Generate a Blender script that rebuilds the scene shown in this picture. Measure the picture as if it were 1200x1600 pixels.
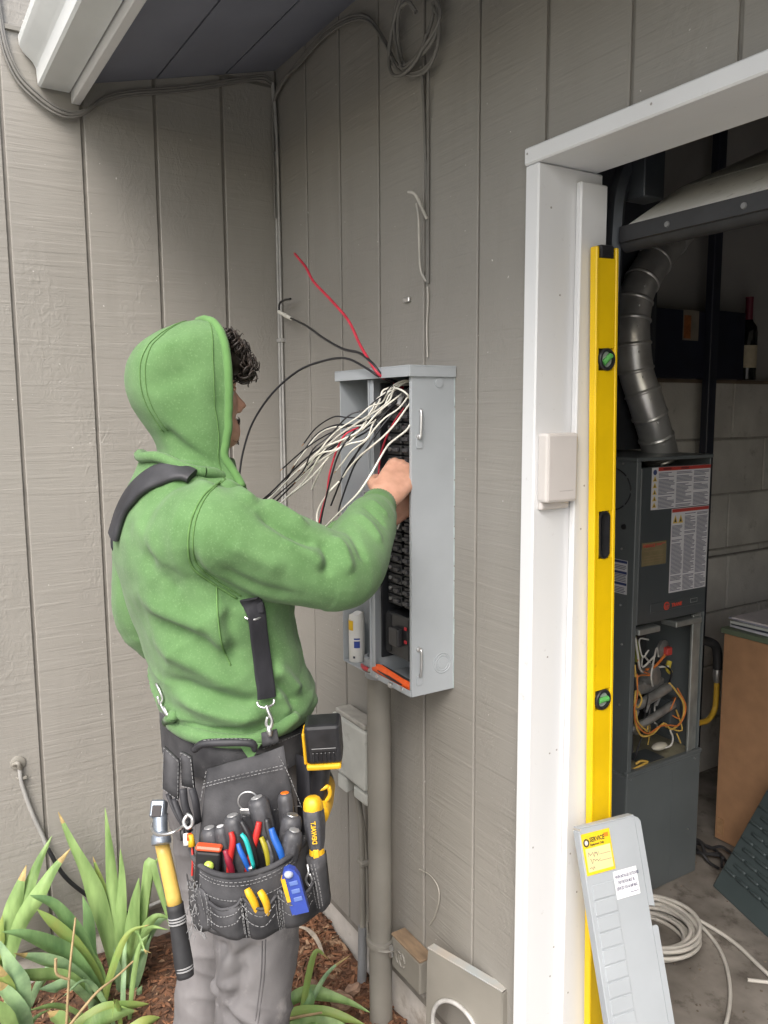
import bpy, bmesh, math, random
from mathutils import Vector, Matrix, noise as mnoise
import numpy as np
from mathutils.bvhtree import BVHTree
random.seed(7)
for _o in list(bpy.data.objects): bpy.data.objects.remove(_o)
SC = bpy.context.scene
COL = SC.collection

# ------------------------------------------------------------------ camera
cam_d = bpy.data.cameras.new('camera')
cam_d.sensor_fit = 'VERTICAL'; cam_d.sensor_height = 36.0; cam_d.lens = 28.278
cam_d.clip_start = 0.02; cam_d.clip_end = 800
cam = bpy.data.objects.new('camera', cam_d); COL.objects.link(cam)
_f = Vector((-0.84477835, 0.52019561, -0.12548333)); _r = Vector((0.52498217, 0.85109171, -0.00605175)); _u = _r.cross(_f).normalized()
cam.matrix_world = Matrix(((_r.x, _u.x, -_f.x, 2.435), (_r.y, _u.y, -_f.y, -1.117), (_r.z, _u.z, -_f.z, 1.60), (0, 0, 0, 1)))
SC.camera = cam

# ------------------------------------------------------------------ sky, sun, exposure
SUN_DIR = Vector((-0.45, 0.46, -0.72)).normalized()       # the way the light travels
world = bpy.data.worlds.new('World'); SC.world = world; world.use_nodes = True
wn = world.node_tree.nodes; wl = world.node_tree.links; wn.clear()
wo = wn.new('ShaderNodeOutputWorld'); wb = wn.new('ShaderNodeBackground'); sky = wn.new('ShaderNodeTexSky')
sky.sky_type = 'NISHITA'; sky.sun_disc = False; sky.air_density = 1.2; sky.dust_density = 4.0
sky.sun_elevation = math.asin(-SUN_DIR.z); sky.sun_rotation = math.atan2(-SUN_DIR.x, -SUN_DIR.y)
hs = wn.new('ShaderNodeHueSaturation'); hs.inputs['Saturation'].default_value = 0.8; hs.inputs['Value'].default_value = 1.0
wl.new(sky.outputs['Color'], hs.inputs['Color']); wl.new(hs.outputs['Color'], wb.inputs['Color'])
wb.inputs['Strength'].default_value = 0.14; wl.new(wb.outputs[0], wo.inputs['Surface'])
sun_d = bpy.data.lights.new('sun', 'SUN'); sun_d.energy = 1.25; sun_d.angle = math.radians(32); sun_d.color = (1.0, 0.99, 0.985)
sun = bpy.data.objects.new('sun', sun_d); COL.objects.link(sun)
sun.rotation_euler = SUN_DIR.to_track_quat('-Z', 'Y').to_euler(); sun.location = (4, -6, 8)
SC.view_settings.view_transform = 'Standard'; SC.view_settings.look = 'None'
SC.view_settings.exposure = 1.25; SC.view_settings.gamma = 1.0; SC.view_settings.use_curve_mapping = False

# ------------------------------------------------------------------ materials
MATS = {}
def mat(name, col, rough=0.6, metal=0.0, var=0.0, vscale=8.0, bump=0.0, bscale=60.0, stretch=(1, 1, 1), col2=None, dirt=None, spec=0.5, sheen=0.0, trans=0.0, coat=0.0, bdist=0.004, detail=4.0, dark=0.0):
    """Procedural principled material: base colour varied by noise in world position, bump from a second noise."""
    if name in MATS: return MATS[name]
    m = bpy.data.materials.new(name); m.use_nodes = True
    n = m.node_tree.nodes; l = m.node_tree.links
    b = n['Principled BSDF']
    b.inputs['Base Color'].default_value = (*col, 1); b.inputs['Roughness'].default_value = rough
    b.inputs['Metallic'].default_value = metal; b.inputs['Specular IOR Level'].default_value = spec
    if sheen: b.inputs['Sheen Weight'].default_value = sheen; b.inputs['Sheen Roughness'].default_value = 0.6
    if trans: b.inputs['Transmission Weight'].default_value = trans
    if coat: b.inputs['Coat Weight'].default_value = coat
    if var or bump or col2 or dirt:
        g = n.new('ShaderNodeNewGeometry'); mp = n.new('ShaderNodeMapping'); mp.inputs['Scale'].default_value = stretch
        l.new(g.outputs['Position'], mp.inputs['Vector'])
    if var or col2:
        nz = n.new('ShaderNodeTexNoise'); nz.inputs['Scale'].default_value = vscale; nz.inputs['Detail'].default_value = detail
        l.new(mp.outputs[0], nz.inputs['Vector'])
        mx = n.new('ShaderNodeMix'); mx.data_type = 'RGBA'
        a = tuple(max(0, c * (1 - var)) for c in col); c2 = col2 if col2 else tuple(min(1, c * (1 + var)) for c in col)
        mx.inputs[6].default_value = (*a, 1); mx.inputs[7].default_value = (*c2, 1)
        rp = n.new('ShaderNodeMapRange'); rp.inputs[1].default_value = 0.32; rp.inputs[2].default_value = 0.68
        l.new(nz.outputs[0], rp.inputs[0]); l.new(rp.outputs[0], mx.inputs[0])
        out = mx.outputs[2]
        if dirt:
            nz2 = n.new('ShaderNodeTexNoise'); nz2.inputs['Scale'].default_value = dirt[1]; nz2.inputs['Detail'].default_value = 8; nz2.inputs['Roughness'].default_value = 0.7
            l.new(g.outputs['Position'], nz2.inputs['Vector'])
            r2 = n.new('ShaderNodeMapRange'); r2.inputs[1].default_value = dirt[2]; r2.inputs[2].default_value = dirt[2] + 0.12
            l.new(nz2.outputs[0], r2.inputs[0])
            mu = n.new('ShaderNodeMath'); mu.operation = 'MULTIPLY'; mu.inputs[1].default_value = dirt[3]; l.new(r2.outputs[0], mu.inputs[0])
            m2 = n.new('ShaderNodeMix'); m2.data_type = 'RGBA'; l.new(mu.outputs[0], m2.inputs[0]); l.new(out, m2.inputs[6]); m2.inputs[7].default_value = (*dirt[0], 1)
            out = m2.outputs[2]
        l.new(out, b.inputs['Base Color'])
    if bump:
        nb = n.new('ShaderNodeTexNoise'); nb.inputs['Scale'].default_value = bscale; nb.inputs['Detail'].default_value = 5
        l.new(mp.outputs[0], nb.inputs['Vector'])
        bp = n.new('ShaderNodeBump'); bp.inputs['Strength'].default_value = bump; bp.inputs['Distance'].default_value = bdist
        l.new(nb.outputs[0], bp.inputs['Height']); l.new(bp.outputs[0], b.inputs['Normal'])
    MATS[name] = m
    return m

def siding_mat(name, along, k=1.0):
    """Rough-sawn painted plywood siding: fine saw lines along the wall, embossed grain in patches."""
    m = bpy.data.materials.new(name); m.use_nodes = True; n = m.node_tree.nodes; l = m.node_tree.links; b = n['Principled BSDF']
    b.inputs['Roughness'].default_value = 0.50; b.inputs['Specular IOR Level'].default_value = 0.45
    g = n.new('ShaderNodeNewGeometry')
    def nz(scale, st, det=4, rough=0.55, dist=0.0):
        mp = n.new('ShaderNodeMapping'); mp.inputs['Scale'].default_value = st; l.new(g.outputs['Position'], mp.inputs['Vector'])
        t = n.new('ShaderNodeTexNoise'); t.inputs['Scale'].default_value = scale; t.inputs['Detail'].default_value = det; t.inputs['Roughness'].default_value = rough; t.inputs['Distortion'].default_value = dist
        l.new(mp.outputs[0], t.inputs['Vector']); return t.outputs[0]
    def mr(s, a, b_):
        r = n.new('ShaderNodeMapRange'); r.inputs[1].default_value = a; r.inputs[2].default_value = b_; l.new(s, r.inputs[0]); return r.outputs[0]
    def mth(op, a, b_):
        q = n.new('ShaderNodeMath'); q.operation = op
        for i, v in enumerate((a, b_)):
            if isinstance(v, (int, float)): q.inputs[i].default_value = v
            else: l.new(v, q.inputs[i])
        return q.outputs[0]
    hst = (0.05, 1, 1) if along == 'x' else (1, 0.05, 1)
    lines = nz(200, hst, 3, 0.6)                       # saw lines
    coarse = mr(nz(40, hst, 2, 0.5), 0.50, 0.56)       # stepped edges of the saw cut
    grain = nz(46, (1.0, 1.0, 0.55), 3, 0.6, 1.6)      # embossed curly grain
    patch = mr(nz(5.5, (1, 1, 0.35), 3), 0.44, 0.60)
    h = mth('ADD', mth('MULTIPLY', lines, 0.75), mth('MULTIPLY', coarse, 0.34))
    h = mth('ADD', h, mth('MULTIPLY', mth('MULTIPLY', mr(grain, 0.40, 0.62), patch), 0.50))
    fine = nz(420, (1, 1, 1), 2)
    h = mth('ADD', h, mth('MULTIPLY', fine, 0.22))
    bp = n.new('ShaderNodeBump'); bp.inputs['Strength'].default_value = 0.42; bp.inputs['Distance'].default_value = 0.0026
    l.new(h, bp.inputs['Height']); l.new(bp.outputs[0], b.inputs['Normal'])
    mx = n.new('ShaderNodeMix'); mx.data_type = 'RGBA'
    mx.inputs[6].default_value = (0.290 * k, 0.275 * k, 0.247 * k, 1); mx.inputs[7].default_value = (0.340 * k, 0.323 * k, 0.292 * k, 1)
    l.new(mr(nz(3.0, (1, 1, 0.4), 5), 0.3, 0.7), mx.inputs[0])
    # small pale chips in the paint
    chip = mr(nz(95, (1, 1, 1), 1), 0.775, 0.80)
    m2 = n.new('ShaderNodeMix'); m2.data_type = 'RGBA'; l.new(chip, m2.inputs[0]); l.new(mx.outputs[2], m2.inputs[6]); m2.inputs[7].default_value = (0.55, 0.53, 0.5, 1)
    dk = mr(nz(14, (1, 1, 0.12), 4), 0.58, 0.80)
    m3 = n.new('ShaderNodeMix'); m3.data_type = 'RGBA'; l.new(mth('MULTIPLY', dk, 0.35), m3.inputs[0]); l.new(m2.outputs[2], m3.inputs[6]); m3.inputs[7].default_value = (0.20, 0.188, 0.168, 1)
    l.new(m3.outputs[2], b.inputs['Base Color'])
    MATS[name] = m
    return m

# ------------------------------------------------------------------ mesh helpers
LOC = {}
def thing(name, label, cat, loc=(0, 0, 0), group=None, rot=None):
    o = bpy.data.objects.new(name, None); COL.objects.link(o); o.empty_display_size = 0.05
    o.location = loc; o['label'] = label; o['category'] = cat
    if rot is not None: o.rotation_euler = rot
    if group: o['group'] = group
    LOC[o.name] = (Vector(loc), rot is not None)
    return o
def tag(o, label, cat, group=None):
    o['label'] = label; o['category'] = cat
    if group: o['group'] = group
    return o
def struct(o):
    o['kind'] = 'structure'; return o
def base_of(o):
    v = Vector((0, 0, 0))
    while o is not None:
        if o.name in LOC:
            if LOC[o.name][1]: return Vector((0, 0, 0))
            v += LOC[o.name][0]
        o = o.parent
    return v
def put(name, verts, faces, m, parent=None, smooth=False, auto=None, midx=None):
    me = bpy.data.meshes.new(name)
    off = base_of(parent) if parent is not None else None
    vs = [tuple(Vector(v) - off) for v in verts] if off is not None and off.length > 0 else [tuple(v) for v in verts]
    me.from_pydata(vs, [], faces); me.update()
    for k in (m if isinstance(m, (list, tuple)) else [m]): me.materials.append(k)
    if midx is not None: me.polygons.foreach_set('material_index', midx)
    if smooth: me.polygons.foreach_set('use_smooth', [True] * len(me.polygons))
    if auto is not None:
        me.polygons.foreach_set('use_smooth', [True] * len(me.polygons))
        bm = bmesh.new(); bm.from_mesh(me)
        for e in bm.edges:
            if len(e.link_faces) == 2 and e.calc_face_angle(0) > math.radians(auto): e.smooth = False
        bm.to_mesh(me); bm.free()
    o = bpy.data.objects.new(name, me); COL.objects.link(o)
    if parent is not None: o.parent = parent
    return o

def catmull(pts, n=6):
    pts = [Vector(p) for p in pts]
    if len(pts) < 3 or n <= 1: return pts
    out = []
    for i in range(len(pts) - 1):
        p0 = pts[i - 1] if i > 0 else pts[0] * 2 - pts[1]
        p1, p2 = pts[i], pts[i + 1]
        p3 = pts[i + 2] if i + 2 < len(pts) else pts[-1] * 2 - pts[-2]
        for k in range(n):
            t = k / n
            out.append(0.5 * ((2 * p1) + (p2 - p0) * t + (2 * p0 - 5 * p1 + 4 * p2 - p3) * t * t + (3 * p1 - p0 - 3 * p2 + p3) * t ** 3))
    out.append(pts[-1]); return out
def lerps(vals, n):
    """Resample a list of scalars to n samples."""
    if isinstance(vals, (int, float)): return [vals] * n
    if len(vals) == 1: return [vals[0]] * n
    out = []
    for i in range(n):
        t = i / max(1, n - 1) * (len(vals) - 1); k = min(int(t), len(vals) - 2); out.append(vals[k] + (vals[k + 1] - vals[k]) * (t - k))
    return out

class MB:
    def __init__(s): s.v = []; s.f = []; s.mi = []; s.cur = 0
    def add(s, vs, fs):
        o = len(s.v); s.v += [Vector(v) for v in vs]; s.f += [tuple(i + o for i in f) for f in fs]; s.mi += [s.cur] * len(fs); return s
    def box(s, x0, x1, y0, y1, z0, z1, bev=0.0, M=None):
        bm = bmesh.new(); bmesh.ops.create_cube(bm, size=1)
        for v in bm.verts: v.co = Vector(((x0 + x1) / 2 + v.co.x * (x1 - x0), (y0 + y1) / 2 + v.co.y * (y1 - y0), (z0 + z1) / 2 + v.co.z * (z1 - z0)))
        if bev: bmesh.ops.bevel(bm, geom=list(bm.edges), offset=bev, segments=2 if bev > 0.003 else 1, affect='EDGES', profile=0.5)
        bm.verts.index_update()
        s.add([(M @ v.co if M else v.co) for v in bm.verts], [[v.index for v in f.verts] for f in bm.faces]); bm.free(); return s
    def tube(s, pts, r, seg=8, n=6, cap=True, flat=None, up=None):
        P = catmull(pts, n); R_ = lerps(r, len(P)); T = []
        for i in range(len(P)):
            a = P[max(0, i - 1)]; b = P[min(len(P) - 1, i + 1)]; d = (b - a); T.append(d.normalized() if d.length > 1e-9 else Vector((0, 0, 1)))
        nrm = Vector(up) if up is not None else (Vector((0, 0, 1)) if abs(T[0].z) < 0.9 else Vector((1, 0, 0)))
        nrm = (nrm - T[0] * nrm.dot(T[0])).normalized(); vs = []; fs = []
        for i in range(len(P)):
            nrm = (nrm - T[i] * nrm.dot(T[i]))
            nrm = nrm.normalized() if nrm.length > 1e-6 else T[i].orthogonal().normalized()
            bn = T[i].cross(nrm)
            for k in range(seg):
                a = 2 * math.pi * k / seg
                vs.append(P[i] + nrm * math.cos(a) * R_[i] * (flat or 1) + bn * math.sin(a) * R_[i])
        for i in range(len(P) - 1):
            for k in range(seg):
                a = i * seg + k; b = i * seg + (k + 1) % seg; fs.append((a, b, b + seg, a + seg))
        if cap: fs.append(tuple(range(seg - 1, -1, -1))); fs.append(tuple(range((len(P) - 1) * seg, len(P) * seg)))
        return s.add(vs, fs)
    def rings(s, R_, closed=True, cap=True):
        """Loft a list of equally long point rings."""
        k = len(R_[0]); vs = [Vector(p) for r in R_ for p in r]; fs = []
        for i in range(len(R_) - 1):
            for j in range(k if closed else k - 1):
                a = i * k + j; b = i * k + (j + 1) % k; fs.append((a, b, b + k, a + k))
        if cap and closed: fs.append(tuple(range(k - 1, -1, -1))); fs.append(tuple(range((len(R_) - 1) * k, len(R_) * k)))
        return s.add(vs, fs)
    def lathe(s, prof, c, axis, seg=20, cap=True):
        """prof = [(distance along axis, radius)]"""
        ax = Vector(axis).normalized(); e1 = ax.orthogonal().normalized(); e2 = ax.cross(e1); c = Vector(c)
        return s.rings([[c + ax * t + (e1 * math.cos(2 * math.pi * k / seg) + e2 * math.sin(2 * math.pi * k / seg)) * r for k in range(seg)] for t, r in prof], True, cap)
    def ball(s, c, r, M=None, seg=14, rng=8):
        c = Vector(c); r = Vector(r) if not isinstance(r, (int, float)) else Vector((r, r, r)); vs = []; R_ = []
        for i in range(rng + 1):
            t = math.pi * min(max(i / rng, 0.02), 0.98); ring = []
            for k in range(seg):
                p = Vector((math.sin(t) * math.cos(2 * math.pi * k / seg) * r.x, math.sin(t) * math.sin(2 * math.pi * k / seg) * r.y, -math.cos(t) * r.z))
                ring.append(c + (M @ p if M else p))
            R_.append(ring)
        return s.rings(R_)
    def poly(s, pts, d):
        """Extrude a planar outline along vector d."""
        n = len(pts); d = Vector(d); P = [Vector(p) for p in pts]
        return s.add(P + [p + d for p in P], [tuple(range(n - 1, -1, -1)), tuple(range(n, 2 * n))] + [(i, (i + 1) % n, n + (i + 1) % n, n + i) for i in range(n)])
    def xf(s, M): s.v = [M @ v for v in s.v]; return s
    def build(s, name, m, parent=None, smooth=False, auto=None):
        return put(name, s.v, s.f, m, parent, smooth, auto, s.mi if isinstance(m, (list, tuple)) else None)
def box(name, x0, x1, y0, y1, z0, z1, m, parent=None, bev=0.002, M=None):
    return MB().box(x0, x1, y0, y1, z0, z1, bev, M).build(name, m, parent)
def tube(name, pts, r, m, parent=None, seg=8, n=6, **k):
    return MB().tube(pts, r, seg, n, **k).build(name, m, parent, auto=50)
def text_mb(body, size, M, bold=0.0, align='LEFT', sx=1.0):
    cu = bpy.data.curves.new('lettering', 'FONT'); cu.body = body; cu.size = size; cu.align_x = align; cu.offset = bold; cu.resolution_u = 2; cu.extrude = 0.0002
    o = bpy.data.objects.new('lettering', cu); me = o.to_mesh()
    mb = MB(); mb.add([M @ Vector((v.co.x * sx, v.co.y, v.co.z)) for v in me.vertices], [tuple(p.vertices) for p in me.polygons])
    o.to_mesh_clear(); bpy.data.objects.remove(o); bpy.data.curves.remove(cu)
    return mb
def frame_M(o, ex, ey):
    ex = Vector(ex).normalized(); ey = Vector(ey); ey = (ey - ex * ey.dot(ex)).normalized(); ez = ex.cross(ey); o = Vector(o)
    return Matrix(((ex.x, ey.x, ez.x, o.x), (ex.y, ey.y, ez.y, o.y), (ex.z, ey.z, ez.z, o.z), (0, 0, 0, 1)))
def remesh(mb, voxel, smooth_it=6, fac=0.5):
    """Fuse overlapping closed shapes into one continuous surface; returns vertex array, faces."""
    me = bpy.data.meshes.new('fuse'); me.from_pydata([tuple(v) for v in mb.v], [], mb.f); me.update()
    bm = bmesh.new(); bm.from_mesh(me); bmesh.ops.recalc_face_normals(bm, faces=bm.faces); bm.to_mesh(me); bm.free()
    o = bpy.data.objects.new('fuse', me); COL.objects.link(o)
    r = o.modifiers.new('r', 'REMESH'); r.mode = 'VOXEL'; r.voxel_size = voxel
    s = o.modifiers.new('s', 'SMOOTH'); s.iterations = smooth_it; s.factor = fac
    dg = bpy.context.evaluated_depsgraph_get(); e = o.evaluated_get(dg).to_mesh()
    n = len(e.vertices); V = np.empty(n * 3, 'f'); e.vertices.foreach_get('co', V); N = np.empty(n * 3, 'f'); e.vertices.foreach_get('normal', N)
    F = [tuple(p.vertices) for p in e.polygons]
    bpy.data.objects.remove(o); bpy.data.meshes.remove(me)
    return V.reshape(-1, 3).astype(float), N.reshape(-1, 3).astype(float), F
EYE = Vector((2.435, -1.117, 1.60))
def lay(p, tree, lift=0.0):
    """Slide a drawn point onto the outward surface it was sketched over."""
    p = Vector(p); d = (p - EYE).normalized(); h = tree.ray_cast(EYE, d)
    if h[0] is None or (h[0] - p).length > 0.16: h = tree.find_nearest(p)
    return h[0] + h[1] * lift
def tree_of(V, F): return BVHTree.FromPolygons([Vector(v) for v in V], F)
def fold(V, N, pts, amp, w, n=5, tree=None):
    """Raise (or press in) a soft ridge along a polyline; tapers at both ends."""
    P = catmull(pts, n)
    if tree is not None: P = [lay(p, tree) for p in P]
    P = np.array([list(p) for p in P])
    lo = P.min(0) - 4 * w; hi = P.max(0) + 4 * w
    sel = np.all((V > lo) & (V < hi), axis=1); X = V[sel]; d = np.full(len(X), 9.0); tt = np.zeros(len(X)); m = len(P) - 1
    for i in range(m):
        a, b = P[i], P[i + 1]; ab = b - a; L = max(ab @ ab, 1e-12); t = np.clip(((X - a) @ ab) / L, 0, 1); q = np.linalg.norm(X - a - t[:, None] * ab, axis=1)
        k = q < d; d[k] = q[k]; tt[k] = (i + t[k]) / m
    g = amp * np.exp(-(d / w) ** 2) * np.clip(np.sin(np.pi * np.clip(tt, 0.03, 0.97)) * 1.6, 0, 1)
    V[sel] += N[sel] * g[:, None]
def vnoise(V, N, amp, scale, seed=0):
    for i in range(len(V)):
        V[i] += N[i] * amp * mnoise.noise(Vector(V[i]) * scale + Vector((seed, seed * 2.1, 0)))
def copies(o, parent, loc):
    c = o.copy(); COL.objects.link(c); c.parent = parent; c.location = loc; return c

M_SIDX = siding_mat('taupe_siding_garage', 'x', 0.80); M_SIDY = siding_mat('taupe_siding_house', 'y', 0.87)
M_TAUPE = mat('taupe_paint', (0.225, 0.212, 0.184), 0.5, var=0.12, vscale=6, bump=0.12, bscale=220, bdist=0.001)
M_GROOVE = mat('groove_paint', (0.185, 0.172, 0.152), 0.6, var=0.15, vscale=20)
M_WHITE = mat('white_trim_paint', (0.70, 0.705, 0.71), 0.42, var=0.04, vscale=5, bump=0.10, bscale=70, stretch=(1, 1, 0.15), dirt=((0.42, 0.40, 0.37), 34, 0.63, 0.55), bdist=0.0015)
M_GUTTER = mat('white_gutter_metal', (0.72, 0.75, 0.75), 0.30, var=0.04, vscale=6, coat=0.2)
M_SOFFIT = mat('soffit_flare_tint', (0.205, 0.22, 0.275), 0.6, var=0.08, vscale=5, bump=0.1, bscale=90, bdist=0.002)  # blue cast of lens flare painted into the soffit board colour
M_CONC = mat('foundation_concrete', (0.50, 0.47, 0.43), 0.85, var=0.16, vscale=9, bump=0.35, bscale=90, bdist=0.004, dirt=((0.20, 0.16, 0.12), 7, 0.56, 0.6))
M_STEEL = mat('zinc_steel', (0.62, 0.62, 0.62), 0.32, 0.9, var=0.1, vscale=40)
M_BLACK = mat('black_plastic', (0.018, 0.018, 0.020), 0.42, var=0.2, vscale=40)
M_RUBBER = mat('black_rubber', (0.022, 0.022, 0.024), 0.65, var=0.25, vscale=30, bump=0.15, bscale=150, bdist=0.001)

# ------------------------------------------------------------------ ground and floors
def sheet(name, x0, x1, y0, y1, z, m, nx=1, ny=1, hf=None):
    vs = [(x0 + (x1 - x0) * i / nx, y0 + (y1 - y0) * j / ny, z) for j in range(ny + 1) for i in range(nx + 1)]
    if hf: vs = [(x, y, hf(x, y)) for x, y, _ in vs]
    fs = [(j * (nx + 1) + i, j * (nx + 1) + i + 1, (j + 1) * (nx + 1) + i + 1, (j + 1) * (nx + 1) + i) for j in range(ny) for i in range(nx)]
    return put(name, vs, fs, m, smooth=bool(hf))
M_SOIL = mat('bark_mulch_soil', (0.085, 0.045, 0.028), 0.95, var=0.5, vscale=45, bump=0.9, bscale=70, bdist=0.012, col2=(0.19, 0.098, 0.058))
M_DRIVE = mat('driveway_concrete', (0.26, 0.25, 0.235), 0.85, var=0.12, vscale=4, bump=0.25, bscale=160, bdist=0.002)
M_FLOOR = mat('garage_floor_concrete', (0.165, 0.145, 0.122), 0.75, var=0.30, vscale=7, bump=0.25, bscale=120, bdist=0.002, col2=(0.26, 0.235, 0.205), dirt=((0.075, 0.062, 0.05), 11, 0.53, 0.8))
struct(sheet('ground', -300, 300, -300, 300, -0.16, mat('lawn_soil', (0.10, 0.10, 0.06), 0.95, var=0.3, vscale=3)))
def bed_h(x, y):
    h = -0.075 + 0.03 * mnoise.noise(Vector((x * 4, y * 4, 0))) + 0.014 * mnoise.noise(Vector((x * 14, y * 14, 3))) + 0.006 * mnoise.noise(Vector((x * 40, y * 40, 5)))
    h += 0.035 * math.exp(-((x - 0.30) ** 2 + (y + 0.10) ** 2) / 0.03) - 0.02 * math.exp(-((x - 0.62) ** 2 + (y + 0.06) ** 2) / 0.02)
    return h
struct(sheet('planting_bed', 0.0, 1.22, -2.6, 0.0, -0.08, M_SOIL, 90, 150, bed_h))
struct(sheet('driveway', 1.22, 9.0, -9.0, -0.05, -0.012, M_DRIVE))
struct(put('garage_floor', [(0.2, 0.1, 0), (1.21, 0.1, 0), (1.21, -0.05, 0), (4.6, -0.05, 0), (4.6, 5.0, 0), (0.2, 5.0, 0)], [(0, 1, 2, 3, 4, 5)], M_FLOOR))

# ------------------------------------------------------------------ the house: garage wall (y = 0) and wing wall (x = 0), boards 8 inch
G = 0.2032; OX = 0.0156; OY = 0.0149
house = thing('house', 'taupe painted house with grooved plywood siding meeting in an inside corner under the eave', 'house', (0, 0, 0))
GAP = 0.0085
def board_x(x0, x1, z0, z1):
    mb = MB(); b = 0.0022; y0, y1 = -0.0115, -0.005
    prof = [(x0, y1), (x0, y0 + b), (x0 + b, y0), (x1 - b, y0), (x1, y0 + b), (x1, y1)]
    mb.rings([[(x, y, z) for x, y in prof] for z in (z0, z1)]); return mb
def board_y(y0, y1, z0, z1):
    mb = MB(); b = 0.0022; xo, xi = 0.0115, 0.005
    prof = [(xi, y0), (xo - b, y0), (xo, y0 + b), (xo, y1 - b), (xo - b, y1), (xi, y1)]
    mb.rings([[(x, y, z) for x, y in prof] for z in (z0, z1)]); return mb
# garage front wall sheathing (recessed behind the grooves), with the door opening left free
XJ = 1.232; HZ = 2.065; XE = 3.75
mb = MB(); mb.box(0.0, 1.19, -0.0058, 0.10, 0.03, 2.72); mb.box(1.1901, XE, -0.0058, 0.10, 2.099, 2.72); mb.box(XE + 0.0001, 4.7, -0.0058, 0.10, 0.03, 2.72)
mb.build('sheathing', M_GROOVE, house)
for k in range(0, 24):
    x0 = OX + k * G + GAP / 2 if k > 0 else 0.012; x1 = OX + (k + 1) * G - GAP / 2
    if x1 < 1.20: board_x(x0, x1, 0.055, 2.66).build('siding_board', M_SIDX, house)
    elif x0 < 1.20:
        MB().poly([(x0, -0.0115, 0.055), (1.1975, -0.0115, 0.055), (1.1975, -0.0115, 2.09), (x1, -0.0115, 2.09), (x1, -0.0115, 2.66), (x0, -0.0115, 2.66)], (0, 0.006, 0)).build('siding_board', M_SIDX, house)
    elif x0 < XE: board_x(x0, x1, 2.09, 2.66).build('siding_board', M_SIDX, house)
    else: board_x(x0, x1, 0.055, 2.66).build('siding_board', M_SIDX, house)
# wing wall sheathing and boards; a second tier of boards laps over above the eave line
MB().box(-0.12, 0.0058, -3.4, -0.006, 0.0, 3.3).build('sheathing', M_GROOVE, house)
for k in range(-17, 0):
    y0 = OY + k * G + GAP / 2; y1 = OY + (k + 1) * G - GAP / 2
    if k == -1: y1 = -0.0115
    board_y(y0, y1, 0.025, 2.592).build('siding_board', M_SIDY, house)
    board_y(y0, y1, 2.604, 3.3).build('siding_board', M_SIDY, house)
box('drip_flashing', 0.0, 0.020, -3.4, -0.74, 2.592, 2.604, M_TAUPE, house, 0.001)
# foundations
mb = MB(); mb.box(0.0, XJ - 0.03, 0.004, 0.16, -0.3, 0.05); mb.build('foundation', M_CONC, house)
MB().box(-0.12, -0.004, -3.4, 0.0, -0.3, 0.02).build('foundation', M_CONC, house)
# sloping soffit: wide boards with open joints, then the roof deck over garage
SL = 0.262; ZS = 2.648
def sof(y, z=0.0): return ZS + SL * y + z
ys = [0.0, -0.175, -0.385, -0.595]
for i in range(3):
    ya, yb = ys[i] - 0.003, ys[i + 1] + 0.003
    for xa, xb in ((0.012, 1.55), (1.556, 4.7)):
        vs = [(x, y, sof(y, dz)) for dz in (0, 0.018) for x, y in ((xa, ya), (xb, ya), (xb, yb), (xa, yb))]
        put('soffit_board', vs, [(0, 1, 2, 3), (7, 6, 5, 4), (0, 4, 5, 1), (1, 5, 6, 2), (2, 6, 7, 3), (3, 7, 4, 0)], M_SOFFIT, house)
vs = [(x, y, sof(y, dz)) for dz in (0.022, 0.11) for x, y in ((0.0, -0.64), (4.9, -0.64), (4.9, 2.6), (0.0, 2.6))]
put('roof_deck', vs, [(0, 1, 2, 3), (7, 6, 5, 4), (0, 4, 5, 1), (1, 5, 6, 2), (2, 6, 7, 3), (3, 7, 4, 0)], mat('roof_underside', (0.20, 0.17, 0.14), 0.9, var=0.2, vscale=4), house)
vs = [(x, y, ZS + SL * 2.6 - SL * (y - 2.6) + dz) for dz in (0.022, 0.11) for x, y in ((0.0, 2.6), (4.9, 2.6), (4.9, 5.4), (0.0, 5.4))]
put('roof_deck', vs, [(0, 1, 2, 3), (7, 6, 5, 4), (0, 4, 5, 1), (1, 5, 6, 2), (2, 6, 7, 3), (3, 7, 4, 0)], MATS['roof_underside'], house)
# fascia board
zf = sof(-0.60)
MB().box(0.014, 4.9, -0.622, -0.598, zf - 0.055, zf + 0.12, 0.002).build('fascia_board', M_WHITE, house)
# inner and outer garage side and back walls
M_INNER = mat('garage_inner_board', (0.30, 0.285, 0.27), 0.9, var=0.15, vscale=3)
MB().box(4.6, 4.7, 0.1, 5.1, 0.0, 3.1).build('garage_side_wall', M_INNER, house)
MB().box(0.2, 4.6, 5.0, 5.1, 0.0, 3.1).build('garage_back_wall', M_INNER, house)
MB().box(0.08, 0.19, 0.1, 5.1, 0.0, 3.5).build('garage_side_wall', M_INNER, house)
for i in range(5):
    xa = 0.65 + i * 0.6
    vs = [(x, y, sof(y, dz)) for dz in (-0.14, 0.018) for x, y in ((xa, 0.11), (xa + 0.04, 0.11), (xa + 0.04, 2.6), (xa, 2.6))]
    put('rafter', vs, [(3, 2, 1, 0), (4, 5, 6, 7), (0, 1, 5, 4), (1, 2, 6, 5), (2, 3, 7, 6), (3, 0, 4, 7)], mat('rafter_wood', (0.16, 0.12, 0.085), 0.85, var=0.25, vscale=10), house)

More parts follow.
